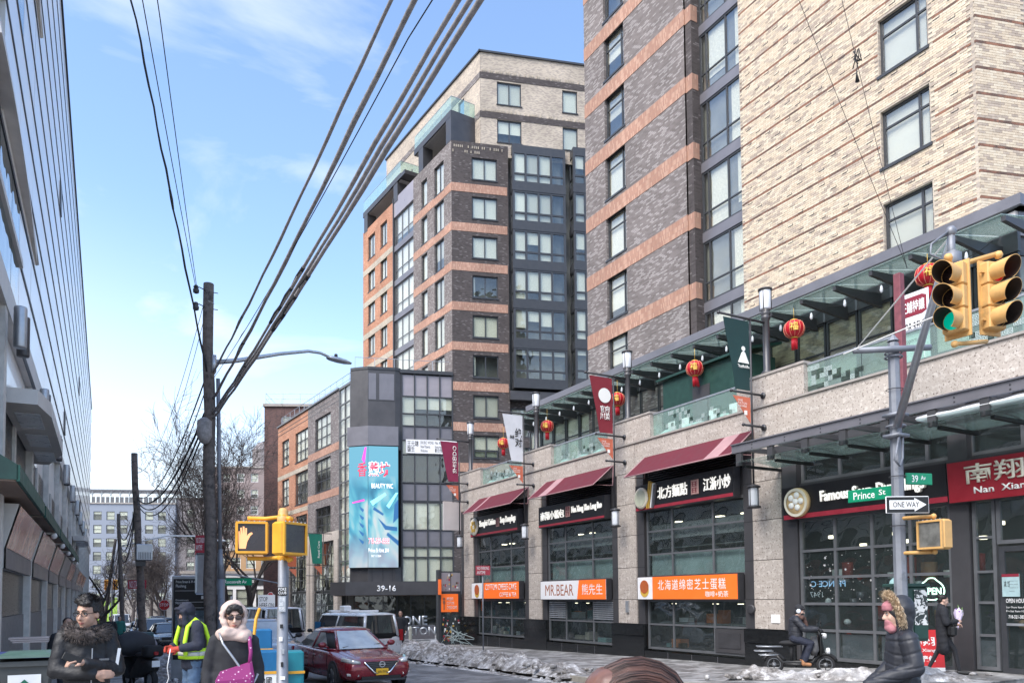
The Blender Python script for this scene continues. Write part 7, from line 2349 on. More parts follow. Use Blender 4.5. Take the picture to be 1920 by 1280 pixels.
onn('bumper_intake', MB().box(-.5, .5, fy - .005, fy + .2, .285, .36), M['black'])
onn('front_lip', MB().box(-.62, .62, fy - .012, fy + .2, .24, .28), M['frame'])
onn('badge', MB().lathe([(.055, -.008), (.075, -.008), (.075, .01), (.055, .01)], (0, fy - .035, .635), 20, axis='y', caps=False).box(-.085, .085, fy - .045, fy - .03, .622, .648), M['chrome'], False)
pl_ = onn('number_plate', MB().box(-.155, .155, fy - .05, fy - .035, .385, .54), plain('plate_yellow', (.75, .42, .02), .5))
tx = text('JKR-7554', pl_, T(-.12, fy - .052, .425), .065, .24, M['black'], .002, .01)
tx.matrix_parent_inverse = Matrix()
onn('wiper', MB().tube([(-.5, -1.02, .985), (.05, -.88, 1.06)], .008, 4).tube([(.05, -1.0, .985), (.55, -.9, 1.05)], .008, 4), M['black'])
onn('bonnet_crease', MB().tube([(-.55, fy + .25, .80), (-.66, -1.0, .975)], .008, 4).tube([(.55, fy + .25, .80), (.66, -1.0, .975)], .008, 4), red)
# --- silver SUV parked at the left kerb
sv = car('sports_utility_car', 'silver sports utility car parked behind the red sedan', 'car', 4.85, 24.6, R(2), silver, SUV, wsm=M['car_glass_sky_tone'])
for sx in (-1, 1):
 onn('headlight', MB().rings([[(sx * .55, -2.34, .84), (sx * .55, -2.34, .92), (sx * .55, -2.2, .95), (sx * .55, -2.2, .82)], [(sx * .88, -2.08, .88), (sx * .88, -2.08, .97), (sx * .85, -1.95, .98), (sx * .85, -1.95, .86)]]), M['head_lens'], True, sv)
onn('grille', MB().box(-.5, .5, -2.375, -2.2, .62, .86), M['black'], False, sv)
onn('grille_bar', MB().box(-.46, .46, -2.385, -2.37, .72, .76), M['chrome'], False, sv)
onn('roof_rail', MB().tube([(-.68, -.3, 1.72), (-.70, 1.7, 1.72)], .02, 6).tube([(.68, -.3, 1.72), (.70, 1.7, 1.72)], .02, 6), M['alu'], True, sv)
# --- vans
car('cargo_van', 'white van with a dark rear window parked beyond the silver car', 'van', 7.25, 35.6, R(184), whitep, BIGVAN)
v2 = car('passenger_van', 'white van with dark side windows and roof racks standing across the plaza', 'van', 8.95, 28.6, R(180 + 10), whitep, VAN)
onn('roof_rack', MB().bbox(-.6, .6, -.6, -.4, 1.86, 1.93, .01).bbox(-.6, .6, .9, 1.1, 1.86, 1.93, .01).bbox(.1, .4, -.1, .3, 1.88, 2.1, .03), M['white'], False, v2)
onn('side_sticker', MB().box(.872, .878, -1.2, -.7, .98, 1.5), nb, False, v2)
for sx in (-1, 1): onn('tail_light', MB().box(sx * .74, sx * .86, 2.3, 2.4, .85, 1.25), M['tail'], False, v2)
# --- traffic further down
FAR = [('dark hatchback parked nearest of the far row on the left', 'car', 4.3, 48, 0, 'dk', SEDAN), ('grey car second in the far row parked on the left', 'car', 4.3, 55, 0, 'gr', SUV),
       ('blue car third in the far row parked on the left', 'car', 4.35, 62, 0, 'bl', SUV), ('white car fourth in the far row parked on the left', 'car', 4.3, 69.5, 0, 'wh', SEDAN),
       ('silver car queueing in the middle of the far street', 'car', 6.6, 66, 0, 'gr', SEDAN), ('dark car queueing behind the silver one in the far street', 'car', 6.7, 76, 0, 'dk', SUV),
       ('white box van driving up on the far left', 'van', 4.2, 100, 0, 'wh', BIGVAN), ('white car behind the map kiosk', 'car', 9.6, 58, 180, 'wh', SEDAN), ('grey car far off on the right kerb', 'car', 9.5, 70, 180, 'gr', SUV), ('dark van waiting at the far avenue', 'van', 7.4, 92, 0, 'dk', VAN)]
FP = {'dk': paint('dark_car_paint', (.02, .022, .026)), 'gr': paint('grey_car_paint', (.19, .195, .2)), 'bl': paint('blue_car_paint', (.03, .05, .10)), 'wh': whitep}
for lb, ct, x, y, hd, m, S in FAR:
 car({'car': 'parked_car', 'van': 'box_van'}[ct], lb, ct, x, y, R(hd), FP[m], dict(S, blank=()), 'distant traffic', simple=True)
# --- covered scooter on the left pavement, seen from behind
sc_ = thing('motor_scooter', 'motor scooter with a grey padded handlebar cover parked on the left pavement', 'scooter', (1.22, 19.8, gz(19.8)), R(200), 'scooters')
def ons(nm, mb, m, smooth=True): return mb.build(nm, m, sc_, smooth, world=False)
for yy, nm in ((-.55, 'wheel'), (.6, 'wheel')):
 w = ons(nm, MB().lathe([(.15, -.05), (.22, -.06), (.25, 0), (.22, .06), (.15, .05)], (0, yy, .27), 20, axis='x', caps=False), M['rubber'])
 MB().lathe([(0, -.03), (.16, -.03), (.16, .03), (0, .03)], (0, yy, .27), 14, axis='x').build('rim', M['alu'], w, world=False)
ons('body', MB().rings([[(-.1, .75, .5), (.1, .75, .5), (.12, .75, .72), (-.12, .75, .72)], [(-.17, .3, .32), (.17, .3, .32), (.17, .3, .78), (-.17, .3, .78)], [(-.18, -.1, .28), (.18, -.1, .28), (.18, -.1, .4), (-.18, -.1, .4)], [(-.2, -.35, .3), (.2, -.35, .3), (.2, -.38, .85), (-.2, -.38, .85)], [(-.12, -.55, .5), (.12, -.55, .5), (.1, -.5, 1.0), (-.1, -.5, 1.0)]]), M['black'])
ons('seat', MB().ball((0, .3, .82), (.17, .42, .08), 12), M['rubber'])
ons('tail_box', MB().bbox(-.19, .19, .5, .82, .80, 1.05, .04), M['rubber'])
padg = plain('muff_grey', (.30, .30, .35), .85, 0, .15, 6)
padb = plain('muff_black', (.035, .036, .042), .8, 0, .2, 6)
c = MB()
P = []
for k in range(11):
 u = k / 10
 x = -.52 + 1.04 * u
 r = .20 + .07 * math.sin(math.pi * u)
 P.append([(x, -.45 + r * 1.1 * math.cos(a), 1.02 + r * math.sin(a) - .12 * abs(u - .5)) for a in [i * math.pi / 6 for i in range(12)]])
c.rings(P)
ons('cover', c, padg)
c = MB()
P = []
for k in range(9):
 u = k / 8
 x = -.40 + .80 * u
 r = .20 + .09 * math.sin(math.pi * u)
 P.append([(x, -.30 + r * 1.15 * math.cos(a), 1.08 + r * math.sin(a) - .1 * abs(u - .5)) for a in [i * math.pi / 6 for i in range(12)]])
c.rings(P)
ons('cover_flap', c, padb)
ons('tail_light', MB().bbox(-.05, .05, .82, .86, .84, .92, .01), M['tail'], False)
ons('number_plate', MB().box(-.09, .09, .83, .84, .58, .72), M['white'], False)
ons('stand', MB().tube([(-.16, 0, .3), (-.2, .1, .0)], .015, 5).tube([(.16, 0, .3), (.2, .1, .0)], .015, 5), M['steel'])
# ---------------------------------------------------------------- people
def cap_(mb, a, b, ra, rb, n=12):
 a, b = V(a), V(b)
 d = b - a
 L_n = d.length
 d = d / L_n if L_n > 1e-6 else V((0, 0, 1))
 x = d.cross(V((0, 0, 1)) if abs(d.z) < .9 else V((1, 0, 0))).normalized()
 y = d.cross(x)
 rs = []
 for k in range(5):
  t_ = math.pi / 2 * (1 - k / 4.0)
  rs.append([a - d * ra * math.sin(t_) + (x * math.cos(q) + y * math.sin(q)) * max(ra * math.cos(t_), ra * .02) for q in [2 * math.pi * i / n for i in range(n)]])
 for k in range(5):
  t_ = math.pi / 2 * k / 4.0
  rs.append([b + d * rb * math.sin(t_) + (x * math.cos(q) + y * math.sin(q)) * max(rb * math.cos(t_), rb * .02) for q in [2 * math.pi * i / n for i in range(n)]])
 mb.rings(rs)
def blob(nm, prims, mat, parent, voxel=.012, smooth_=4, post=None, tri=None):
 """one continuous skin grown over tapered limbs"""
 mb = MB()
 for p in prims:
  if p[0] == 'c': cap_(mb, *p[1:])
  else: mb.ball(p[1], p[2], 14, 0, p[3] if len(p) > 3 else None)
 me = mb.mesh('tmp', mat)
 o = bpy.data.objects.new('tmp', me)
 col.objects.link(o)
 r = o.modifiers.new('r', 'REMESH')
 r.mode = 'VOXEL'
 r.voxel_size = voxel
 r.use_smooth_shade = True
 if smooth_:
  s = o.modifiers.new('s', 'SMOOTH')
  s.iterations = smooth_
  s.factor = .5
 dg = bpy.context.evaluated_depsgraph_get()
 new = bpy.data.meshes.new_from_object(o.evaluated_get(dg))
 bpy.data.objects.remove(o)
 bpy.data.meshes.remove(me)
 if post:
  nr = [v.normal.copy() for v in new.vertices]
  for v, q in zip(new.vertices, nr): v.co = v.co + q * post(v.co)
 new.name = nm
 new.materials.clear()
 new.materials.append(mat)
 for p in new.polygons: p.use_smooth = True
 ob = bpy.data.objects.new(nm, new)
 link(ob, parent)
 return ob
def wrinkle(k=.006, f=7.0, seed=0):
 return lambda c: k * (noise.noise(V((c.x * f + seed, c.y * f, c.z * f * 1.6))) + .5 * noise.noise(c * f * 2.7))
SKIN = plain('skin', (.48, .285, .205), .55, 0, .08, 12)
SKIN2 = plain('pale_skin', (.56, .36, .28), .55, 0, .06, 12)
HAIR = plain('black_hair', (.012, .010, .010), .45, 0, .4, 60, .5, 90)
BLACKC = plain('black_cloth', (.020, .021, .026), .85, 0, .25, 8, .3, 160)
NAVY = plain('navy_cloth', (.020, .024, .042), .85, 0, .2, 8, .3, 160)
SHELL = plain('black_shell_jacket', (.0085, .009, .012), .6, 0, .2, 7, .25, 40)
DENIM = plain('denim', (.07, .12, .20), .9, 0, .25, 9, .3, 200, alt=(.12, .18, .27), altfac=.3)
SHOE = plain('dark_shoe', (.02, .02, .02), .6)
EYE = plain('eye_dark', (.01, .008, .008), .1, 0, 0)
EYEW = plain('eye_white', (.6, .58, .56), .3, 0, 0)
LIP = plain('lip', (.36, .12, .10), .45, 0, 0)
def head_parts(t, C, Mr, skinm, hair=None, hairm=HAIR, glasses=None, s=1.0, beardless=True):
 """returns the prims of head and neck for the body skin; builds eyes, brows, lips as children"""
 C = V(C)
 X = lambda p: C + Mr @ (V(p) * s)
 R3 = Mr
 E = lambda p, r: ('e', X(p), tuple(q * s for q in r), R3)
 pr = [E((0, .012, .035), (.076, .094, .092)), E((0, -.018, -.04), (.063, .074, .078)), E((0, -.058, -.098), (.027, .024, .022)), E((.036, -.055, -.03), (.026, .026, .028)), E((-.036, -.055, -.03), (.026, .026, .028)),
          ('c', X((0, -.088, .008)), X((0, -.108, -.032)), .0085 * s, .0135 * s), E((.012, -.094, -.036), (.009, .010, .008)), E((-.012, -.094, -.036), (.009, .010, .008)),
          E((0, -.072, .034), (.05, .018, .014)), E((.077, .012, -.012), (.010, .022, .032)), E((-.077, .012, -.012), (.010, .022, .032)),
          E((0, -.079, -.066), (.024, .012, .014)), ('c', X((0, .02, -.07)), X((0, .03, -.15)), .056 * s, .06 * s)]
 def ch(nm, mb, m): return mb.build(nm, m, t, True, world=False)
 for sx in (-1, 1):
  e = MB()
  e.ball(X((sx * .031, -.079, .006)), tuple(q * s for q in (.0125, .008, .008)), 8, 0, R3)
  eo = ch('eye', e, EYEW)
  e = MB()
  e.ball(X((sx * .031, -.0845, .006)), tuple(q * s for q in (.0065, .004, .0065)), 8, 0, R3)
  e.tube([X((sx * .018, -.084, .011)), X((sx * .031, -.088, .0155)), X((sx * .045, -.080, .010))], .0025 * s, 4)
  e.build('iris', EYE, eo, True, world=False)
  e = MB()
  e.tube([X((sx * .014, -.091, .030)), X((sx * .032, -.091, .037)), X((sx * .05, -.080, .030))], [.0045 * s, .005 * s, .002 * s], 5)
  ch('eyebrow', e, hairm)
 l = MB()
 l.tube([X((-.024, -.082, -.068)), X((-.008, -.0925, -.0645)), X((0, -.0925, -.066)), X((.008, -.0925, -.0645)), X((.024, -.082, -.068))], [.002, .005, .005, .005, .002], 6)
 l.tube([X((-.018, -.084, -.071)), X((0, -.0925, -.0745)), X((.018, -.084, -.071))], [.002, .0055, .002], 6)
 ch('lips', l, LIP)
 if glasses:
  g = MB()
  for sx in (-1, 1):
   n = 14
   pts = [X((sx * .034 + .027 * math.cos(a) * (1 if glasses != 'round' else .95), -.094 - .0 * abs(sx), .004 + .019 * math.sin(a))) for a in [2 * math.pi * i / n for i in range(n + 1)]]
   g.tube(pts, .0028 * s, 5)
   g.tube([X((sx * .06, -.092, .01)), X((sx * .078, -.02, .012)), X((sx * .08, .03, .0))], .0025 * s, 5)
  g.tube([X((-.009, -.096, .008)), X((.009, -.096, .008))], .0025 * s, 5)
  go = ch('glasses', g, M['black'])
  if glasses == 'sun':
   g = MB()
   for sx in (-1, 1): g.ball(X((sx * .034, -.094, .004)), (.026 * s, .004 * s, .018 * s), 12, 0, R3)
   g.build('lens', plain('sun_lens', (.05, .035, .035), .08, 0, 0), go, True, world=False)
 return pr
def hand_prims(wrist, d, palm_n, s=1.0, curl=.6, left=False):
 """palm and five separate, unequal fingers from a wrist along d; palm_n is the way the palm faces"""
 w_, d, pn = V(wrist), V(d).normalized(), V(palm_n)
 pn = (pn - d * pn.dot(d)).normalized()
 sd = d.cross(pn).normalized() * (1 if left else -1)      # towards the thumb
 pr = [('c', w_, w_ + d * .03 * s, .026 * s, .03 * s), ('e', w_ + d * .065 * s, (.02 * s, .02 * s, .02 * s))]
 for k in range(4):
  o = (1.5 - k) * .0195 * s
  b = w_ + d * (.085 - .004 * abs(k - 1)) * s + sd * o
  pr.append(('c', w_ + d * .02 * s + sd * o * .7, b, .016 * s, .0125 * s))
  L_ = (.042, .047, .044, .034)[k] * s
  a0 = curl * .7
  d1 = (d * math.cos(a0) + pn * math.sin(a0))
  d2 = (d * math.cos(a0 * 2.2) + pn * math.sin(a0 * 2.2))
  m = b + d1 * L_
  pr += [('c', b, m, .0105 * s, .0095 * s), ('c', m, m + d2 * L_ * .8, .0095 * s, .0075 * s)]
 tb = w_ + d * .025 * s + sd * .022 * s
 tm = tb + (sd * .75 + d * .6 + pn * .35).normalized() * .042 * s
 pr += [('c', tb, tm, .0145 * s, .011 * s), ('c', tm, tm + (d * .85 + pn * .5 + sd * .1).normalized() * .032 * s, .0105 * s, .0085 * s)]
 return pr
def torso(w, d, z0, z1, hip=None, y=0):
 """stacked ovals from hip to shoulder"""
 pr = []
 n = 11
 for i in range(n):
  u = i / (n - 1)
  ww = (hip or w * .88) * (1 - u) + w * u
  pr.append(('e', (0, y, z0 + (z1 - z0) * u), (ww, d * (.95 + .1 * math.sin(u * 3)), (z1 - z0) / n * 1.9)))
 return pr
def legs(hipz=.92, w=.095, foot=((-.1, .0), (.1, .0)), r=.06, knee=.05, k=1.0):
 pr = []
 for (fx, fy), sx in zip(foot, (-1, 1)):
  kx, ky = (sx * w + fx) / 2, fy * .5 - knee
  pr += [('c', (sx * w, 0, hipz), (kx, ky, .5), r, r * .68), ('c', (kx, ky, .5), (fx, fy + .02, .1), r * .66, r * .5)]
 return pr
def shoes(t, foot, m=SHOE, rz=0):
 for fx, fy in foot: blob('shoe', [('c', (fx, fy + .03, .05), (fx, fy - .14, .035), .045, .038)], m, t, .015, 2)
def fur(nm, centre_fn, n, ln, m, parent, seed=1):
 rg = random.Random(seed)
 mb = MB()
 for i in range(n):
  p, d = centre_fn(rg)
  d = (d + V((rg.uniform(-.6, .6), rg.uniform(-.6, .6), rg.uniform(-.6, .6)))).normalized()
  a = d.cross(V((rg.uniform(-1, 1), rg.uniform(-1, 1), 1))).normalized() * ln * .10
  mb.add([p - a, p + a, p + d * ln * rg.uniform(.6, 1.2) + V((0, 0, -ln * .2))], [(0, 1, 2)])
 return mb.build(nm, m, parent, world=False)
I3 = Matrix.Identity(3)
def rotz(a): return Matrix.Rotation(a, 3, 'Z')
def tilt(ax, az, ay=0): return Matrix.Rotation(az, 3, 'Z') @ Matrix.Rotation(ax, 3, 'X') @ Matrix.Rotation(ay, 3, 'Y')

# 1. man with folded arms, left
mx_, my_ = T_(163, 1200, 6.35).xy
t = thing('person', 'man in glasses and a black fur collared jacket with folded arms, looking aside', 'person', (mx_, my_, gz(my_)), facing((.12, -1)), 'people in the street')
hd = tilt(R(4), R(-42))
pr = head_parts(t, (0, -.02, 1.575), hd, SKIN, glasses='frame')
pr += torso(.13, .085, .95, 1.36) + legs() + [('c', (0, 0, 1.36), (0, -.0, 1.5), .07, .058)]
armR = [(-.155, .02, 1.39), (-.225, -.03, 1.12), (.03, -.215, 1.09)]
armL = [(.155, .02, 1.39), (.22, -.04, 1.11), (-.05, -.235, 1.19)]
for a in (armR, armL): pr += [('c', a[0], a[1], .045, .036), ('c', a[1], a[2], .036, .026)]
pr += hand_prims(armL[2], (-.75, -.25, .30), (0, .25, -1), .98, 1.0, True) + hand_prims(armR[2], (.9, -.05, .02), (0, 1, -.1), .95, .5)
blob('body', pr, SKIN, t, .008, 3)
jk = torso(.175, .135, .84, 1.37, .18, .0) + [('c', (-.10, .01, 1.41), (.10, .01, 1.41), .075, .075), ('c', (0, .02, 1.40), (0, .03, 1.46), .11, .09)]
for a in (armR, armL):
 e = V(a[1]).lerp(V(a[2]), .93)
 jk += [('c', a[0], a[1], .074, .064), ('c', a[1], tuple(e), .062, .05)]
blob('jacket', jk, SHELL, t, .014, 3, wrinkle(.014, 8, 3))
blob('trousers', legs(r=.10), BLACKC, t, .018, 3, wrinkle(.008, 7))
shoes(t, ((-.1, 0), (.1, 0)))
furm = plain('dark_fur', (.055, .045, .042), .95, 0, .5, 30, alt=(.11, .09, .085), altfac=.4)
cl = [('c', (.13 * math.cos(a), .035 + .125 * math.sin(a) - .03, 1.43 + .03 * math.sin(a)), (.13 * math.cos(a + .5), .035 + .125 * math.sin(a + .5) - .03, 1.43 + .03 * math.sin(a + .5)), .046, .046) for a in [k * .5 + math.pi * 1.62 - 0.0 for k in range(1, 12)]]
co_ = blob('collar', cl, furm, t, .014, 2, wrinkle(.012, 22))
fur('fur_strand', lambda g: ((lambda a, b: (V((.13 * math.cos(a) + .055 * math.cos(b) * math.cos(a), .005 + .125 * math.sin(a) + .055 * math.cos(b) * math.sin(a), 1.43 + .03 * math.sin(a) + .055 * math.sin(b))), V((math.cos(b) * math.cos(a), math.cos(b) * math.sin(a), math.sin(b)))))(g.uniform(0, math.pi * 2), g.uniform(-1.5, 3))), 2600, .032, furm, co_)
Hh = lambda p, r: ('e', V((0, -.02, 1.575)) + hd @ V(p), r, hd)
hp = [Hh((0, .03, .075), (.088, .10, .075)), Hh((0, .065, .02), (.086, .07, .085)), Hh((0, -.045, .108), (.068, .05, .035)), Hh((.03, -.065, .095), (.045, .03, .03)), Hh((-.062, .02, .04), (.03, .05, .05)), Hh((.062, .02, .04), (.03, .05, .05)), Hh((0, .0, .135), (.06, .07, .03))]
ho = blob('hair', hp, HAIR, t, .009, 1, wrinkle(.014, 26, 5))
fur('hair_strand', lambda g: ((lambda a, b: (V((0, -.02, 1.575)) + hd @ V((.085 * math.cos(a) * math.cos(b), .02 + .098 * math.sin(a) * math.cos(b), .065 + .085 * math.sin(b))), hd @ V((math.cos(a) * .6, math.sin(a) * .5 - .5, .8))))(g.uniform(0, 6.28), g.uniform(.35, 1.5))), 500, .05, HAIR, ho, 4)
ph = armL[2]
W = T(0, 0, 0)
MB(T(ph[0] - .085, ph[1] - .045, ph[2] + .045) @ Matrix.Rotation(R(25), 4, 'Y')).bbox(-.07, .07, -.012, .0, -.03, .03, .004).build('phone', M['black'], t, world=False)
MB().tube([(.02, -.145, .86), (.015, -.15, 1.0), (.02, -.155, 1.3)], .005, 5).build('zip', M['alu'], t, world=False)
MB(T(.22, -.095, 1.24) @ Matrix.Rotation(R(8), 4, 'Y')).box(-.012, .012, -.004, .0, -.09, .05).build('sleeve_tab', M['white'], t, world=False)
MB().box(.07, .14, -.168, -.160, 1.20, 1.215).build('chest_mark', M['frame_grey'], t, world=False)

# 2. woman in a headscarf
wx, wy = T_(438, 1200, 6.9).xy
t = thing('person', 'woman in a beige headscarf and black coat with a magenta patterned shoulder bag', 'person', (wx, wy, gz(wy)), facing((-.15, -1)), 'people in the street')
hd = tilt(R(6), R(4))
HC = V((0, -.035, 1.525))
pr = head_parts(t, HC, hd, SKIN2, glasses='sun', s=.95)
pr += torso(.115, .08, .9, 1.28) + legs(.88) + [('c', (0, 0, 1.3), (0, -.02, 1.44), .065, .055)]
AR = [(-.15, .0, 1.31), (-.215, .03, 1.05), (-.205, -.05, .84)]
AL = [(.15, .0, 1.31), (.215, .03, 1.05), (.205, -.05, .84)]
for a, lf in ((AR, False), (AL, True)):
 pr += [('c', a[0], a[1], .04, .034), ('c', a[1], a[2], .034, .024)] + hand_prims(a[2], (0, -.25, -1), (.9 if not lf else -.9, 0, 0), .9, .35, lf)
blob('body', pr, SKIN2, t, .008, 3)
ct = torso(.165, .125, .62, 1.28, .19) + [('c', (-.10, .0, 1.33), (.10, .0, 1.33), .07, .07), ('c', (0, .0, 1.32), (0, -.0, 1.40), .10, .085)]
for a in (AR, AL): ct += [('c', a[0], a[1], .066, .058), ('c', a[1], tuple(V(a[1]).lerp(V(a[2]), .95)), .056, .048)]
blob('coat', ct, BLACKC, t, .014, 3, wrinkle(.010, 6, 9))
blob('trousers', legs(.85, r=.085), BLACKC, t, .018, 3)
shoes(t, ((-.1, 0), (.1, 0)))
scf = plain('beige_scarf', (.52, .40, .35), .95, 0, .12, 5, .25, 120)
Hh = lambda p, r: ('e', HC + hd @ V(p), r, hd)
sp = []
for k in range(29):
 a = -math.pi * .20 + (math.pi * 1.40) * k / 28
 sp.append(('c', HC + hd @ V((.092 * math.cos(a), -.035, .005 + .118 * math.sin(a))), HC + hd @ V((.10 * math.cos(a), .04, .01 + .118 * math.sin(a))), .016, .023))
sp += [Hh((0, .055, .02), (.092, .08, .108)), ('c', HC + hd @ V((-.085, -.03, -.03)), HC + hd @ V((-.05, -.075, -.14)), .028, .036), ('c', HC + hd @ V((.085, -.03, -.03)), HC + hd @ V((.05, -.075, -.14)), .028, .036), ('c', HC + V((-.10, -.02, -.15)), HC + V((.08, -.07, -.175)), .055, .05), ('c', HC + V((-.06, -.08, -.13)), HC + V((.11, -.03, -.16)), .045, .055), ('c', HC + V((0, .05, -.12)), HC + V((0, .06, -.17)), .09, .11)]
blob('headscarf', sp, scf, t, .009, 7, lambda c: .004 * math.sin(c.z * 80 + 14 * abs(c.x) + 4 * noise.noise(c * 9)) + .004 * noise.noise(c * 22))
blob('hair', [Hh((0, -.052, .088), (.066, .04, .034)), Hh((-.05, -.055, .06), (.024, .03, .035)), Hh((.05, -.055, .06), (.024, .03, .035))], HAIR, t, .008, 1, wrinkle(.006, 40))
def bagmat():
 m, tt, b = newmat('patterned_bag')
 tc = nd(tt, 'ShaderNodeTexCoord').outputs['Object']
 mp_ = nd(tt, 'ShaderNodeMapping', {'Vector': tc, 'Rotation': (0, R(35), 0)})
 v = nd(tt, 'ShaderNodeTexVoronoi', {'Vector': mp_.outputs[0], 'Scale': 30, 'Randomness': .15}, distance='MANHATTAN')
 r = nd(tt, 'ShaderNodeValToRGB', {0: v.outputs[0]})
 r.color_ramp.interpolation = 'CONSTANT'
 r.color_ramp.elements[0].color = c4((.62, .42, .55))
 r.color_ramp.elements[1].position = .3
 r.color_ramp.elements[1].color = c4((.23, .018, .135))
 tt.links.new(r.outputs[0], b.inputs['Base Color'])
 b.inputs['Roughness'].default_value = .7
 return m
BAG = bagmat()
bg_ = tag(MB(Matrix.Translation((wx, wy, gz(wy))) @ Matrix.Rotation(facing((-.15, -1)), 4, 'Z')).rings([[(x * .86 + .02, y, z) for x, y, z in ((-.15, -.20, .80), (.13, -.24, .74), (.16, -.22, .76), (.16, -.14, .76), (-.15, -.13, .80))], [(x + .02, y, z) for x, y, z in ((-.17, -.21, .98), (.12, -.25, 1.0), (.15, -.23, 1.02), (.15, -.14, 1.02), (-.17, -.13, .98))], [(x + .03, y, z) for x, y, z in ((-.14, -.20, 1.06), (.10, -.22, 1.13), (.12, -.21, 1.14), (.12, -.15, 1.14), (-.14, -.14, 1.06))]]).build('shoulder_bag', BAG, None, False), 'magenta shoulder bag with a pale diamond pattern on the woman in the headscarf', 'bag')
WB_ = Matrix.Translation((wx, wy, gz(wy))) @ Matrix.Rotation(facing((-.15, -1)), 4, 'Z')
MB(WB_).tube([(.13, -.19, 1.12), (.14, -.175, 1.22), (.13, -.12, 1.34), (.10, -.03, 1.40)], [.018] * 4, 6).build('strap', BAG, bg_, True)
MB(WB_).tube([(-.12, -.10, 1.39), (-.09, -.155, 1.30), (-.0, -.185, 1.17), (.09, -.20, 1.03), (.17, -.20, .96), (.20, -.18, 1.03)], .011, 6).build('chain', M['alu'], bg_, True)
MB(WB_).bbox(.16, .23, -.24, -.20, .74, .86, .008).build('purse_tag', M['panel_mid'], bg_)

# 3. hooded worker at the map kiosk
kx, ky = T_(362, 1130, 11.2).x, T_(362, 1130, 11.2).y
t = thing('person', 'hooded worker in a lime reflective vest and jeans facing the map kiosk', 'person', (kx, ky, gz(ky)), facing((-.95, -.25)), 'people in the street')
hd = tilt(R(24), 0)
HC = V((0, -.10, 1.60))
pr = head_parts(t, HC, hd, SKIN)
pr += torso(.13, .09, .95, 1.38) + legs() + [('c', (0, -.02, 1.4), (0, -.06, 1.52), .065, .06)]
AR = [(-.21, -.02, 1.40), (-.27, -.02, 1.14), (-.16, -.26, 1.10)]
AL = [(.21, -.02, 1.40), (.27, -.02, 1.14), (.16, -.26, 1.10)]
for a, lf in ((AR, False), (AL, True)): pr += [('c', a[0], a[1], .045, .036), ('c', a[1], a[2], .036, .026)]
blob('body', pr, SKIN, t, .009, 3)
jk = torso(.21, .15, .84, 1.38, .20) + [('c', (-.14, -.02, 1.42), (.14, -.02, 1.42), .09, .09)]
for a in (AR, AL): jk += [('c', a[0], a[1], .088, .078), ('c', a[1], tuple(V(a[1]).lerp(V(a[2]), .8)), .076, .06)]
blob('jacket', jk, NAVY, t, .014, 3, wrinkle(.012, 7, 2))
hp = [('e', HC + hd @ V((0, .03, .03)), (.105, .12, .125), hd), ('c', HC + hd @ V((-.085, -.07, .05)), HC + hd @ V((.085, -.07, .05)), .03, .03), ('c', HC + hd @ V((-.095, -.06, .04)), HC + V((-.08, -.03, -.16)), .03, .05), ('c', HC + hd @ V((.095, -.06, .04)), HC + V((.08, -.03, -.16)), .03, .05), ('c', HC + V((0, .05, -.10)), HC + V((0, .07, -.18)), .11, .12), ('c', HC + hd @ V((-.06, -.085, .10)), HC + hd @ V((.06, -.085, .10)), .025, .025)]
blob('hood', hp, NAVY, t, .012, 2, wrinkle(.010, 9, 4))
gm_ = plain('work_glove', (.42, .05, .03), .8, 0, .25, 20)
for a, lf in ((AR, False), (AL, True)):
 d = (V(a[2]) - V(a[1])).normalized()
 blob('glove', [('c', tuple(V(a[1]).lerp(V(a[2]), .70)), tuple(a[2]), .055, .042)] + hand_prims(a[2], d, (1 if not lf else -1, 0, -.2), 1.12, .8, lf), gm_, t, .008, 2)
lime2 = plain('reflective_lime', (.48, .78, .03), .7, 0, .1, 8)
silv = plain('reflective_grey', (.52, .55, .52), .4, .2, .1, 8)
def vest_band(pts, w, m, out=0.0):
 mb = MB()
 top, bot = [], []
 for p in pts:
  p = V(p)
  top.append(p + V((0, 0, w)))
  bot.append(p - V((0, 0, w)))
 mb.add(top + bot, [(i, i + 1, len(pts) + i + 1, len(pts) + i) for i in range(len(pts) - 1)])
 o = mb.build('vest_strip', m, t, True, world=False)
 s = o.modifiers.new('s', 'SOLIDIFY')
 s.thickness = .01
 return o
oval = lambda z, k=1.0, n=28: [(.235 * k * math.cos(a), .175 * k * math.sin(a), z) for a in [2 * math.pi * i / n for i in range(n + 1)]]
vest_band(oval(1.02, 1.0), .075, lime2)
vest_band(oval(1.02, 1.012), .03, silv)
vo = blob('vest', torso(.222, .162, 1.0, 1.36, .222), plain('vest_mesh', (.03, .04, .05), .8), t, .016, 3)
for sx in (-1, 1):
 mb = MB()
 mb.tube([(sx * .17, -.165, 1.0), (sx * .17, -.175, 1.2), (sx * .15, -.13, 1.40), (sx * .14, -.02, 1.505), (sx * .15, .11, 1.40), (sx * .17, .165, 1.2), (sx * .17, .16, 1.0)], .032, 6)
 mb.build('vest_strip', lime2, t, True, world=False)
mb = MB()
mb.tube([(.305, -.03, 1.35), (.325, .01, 1.2), (.30, -.02, 1.08)], .02, 5)
for sx in (-1, 1): MB().ball((sx * .275, -.0, 1.30), (.02, .04, .04), 8).build('sleeve_badge', M['white'], t, True, world=False)
blob('jeans', legs(.90, r=.105, knee=.03), DENIM, t, .014, 3, wrinkle(.012, 8, 6))
shoes(t, ((-.1, 0), (.1, 0)))
tag(MB().tube([(kx - .32, ky - .28, 1.36), (kx - .36, ky - .3, 1.1), (kx - .33, ky - .2, .95), (kx - .38, ky - .2, .8), (kx - .6, ky - .3, .6)], .007, 6).build('white_hose', M['white'], None, True), 'thin white hose hanging from the worker\'s gloved hand', 'hose')

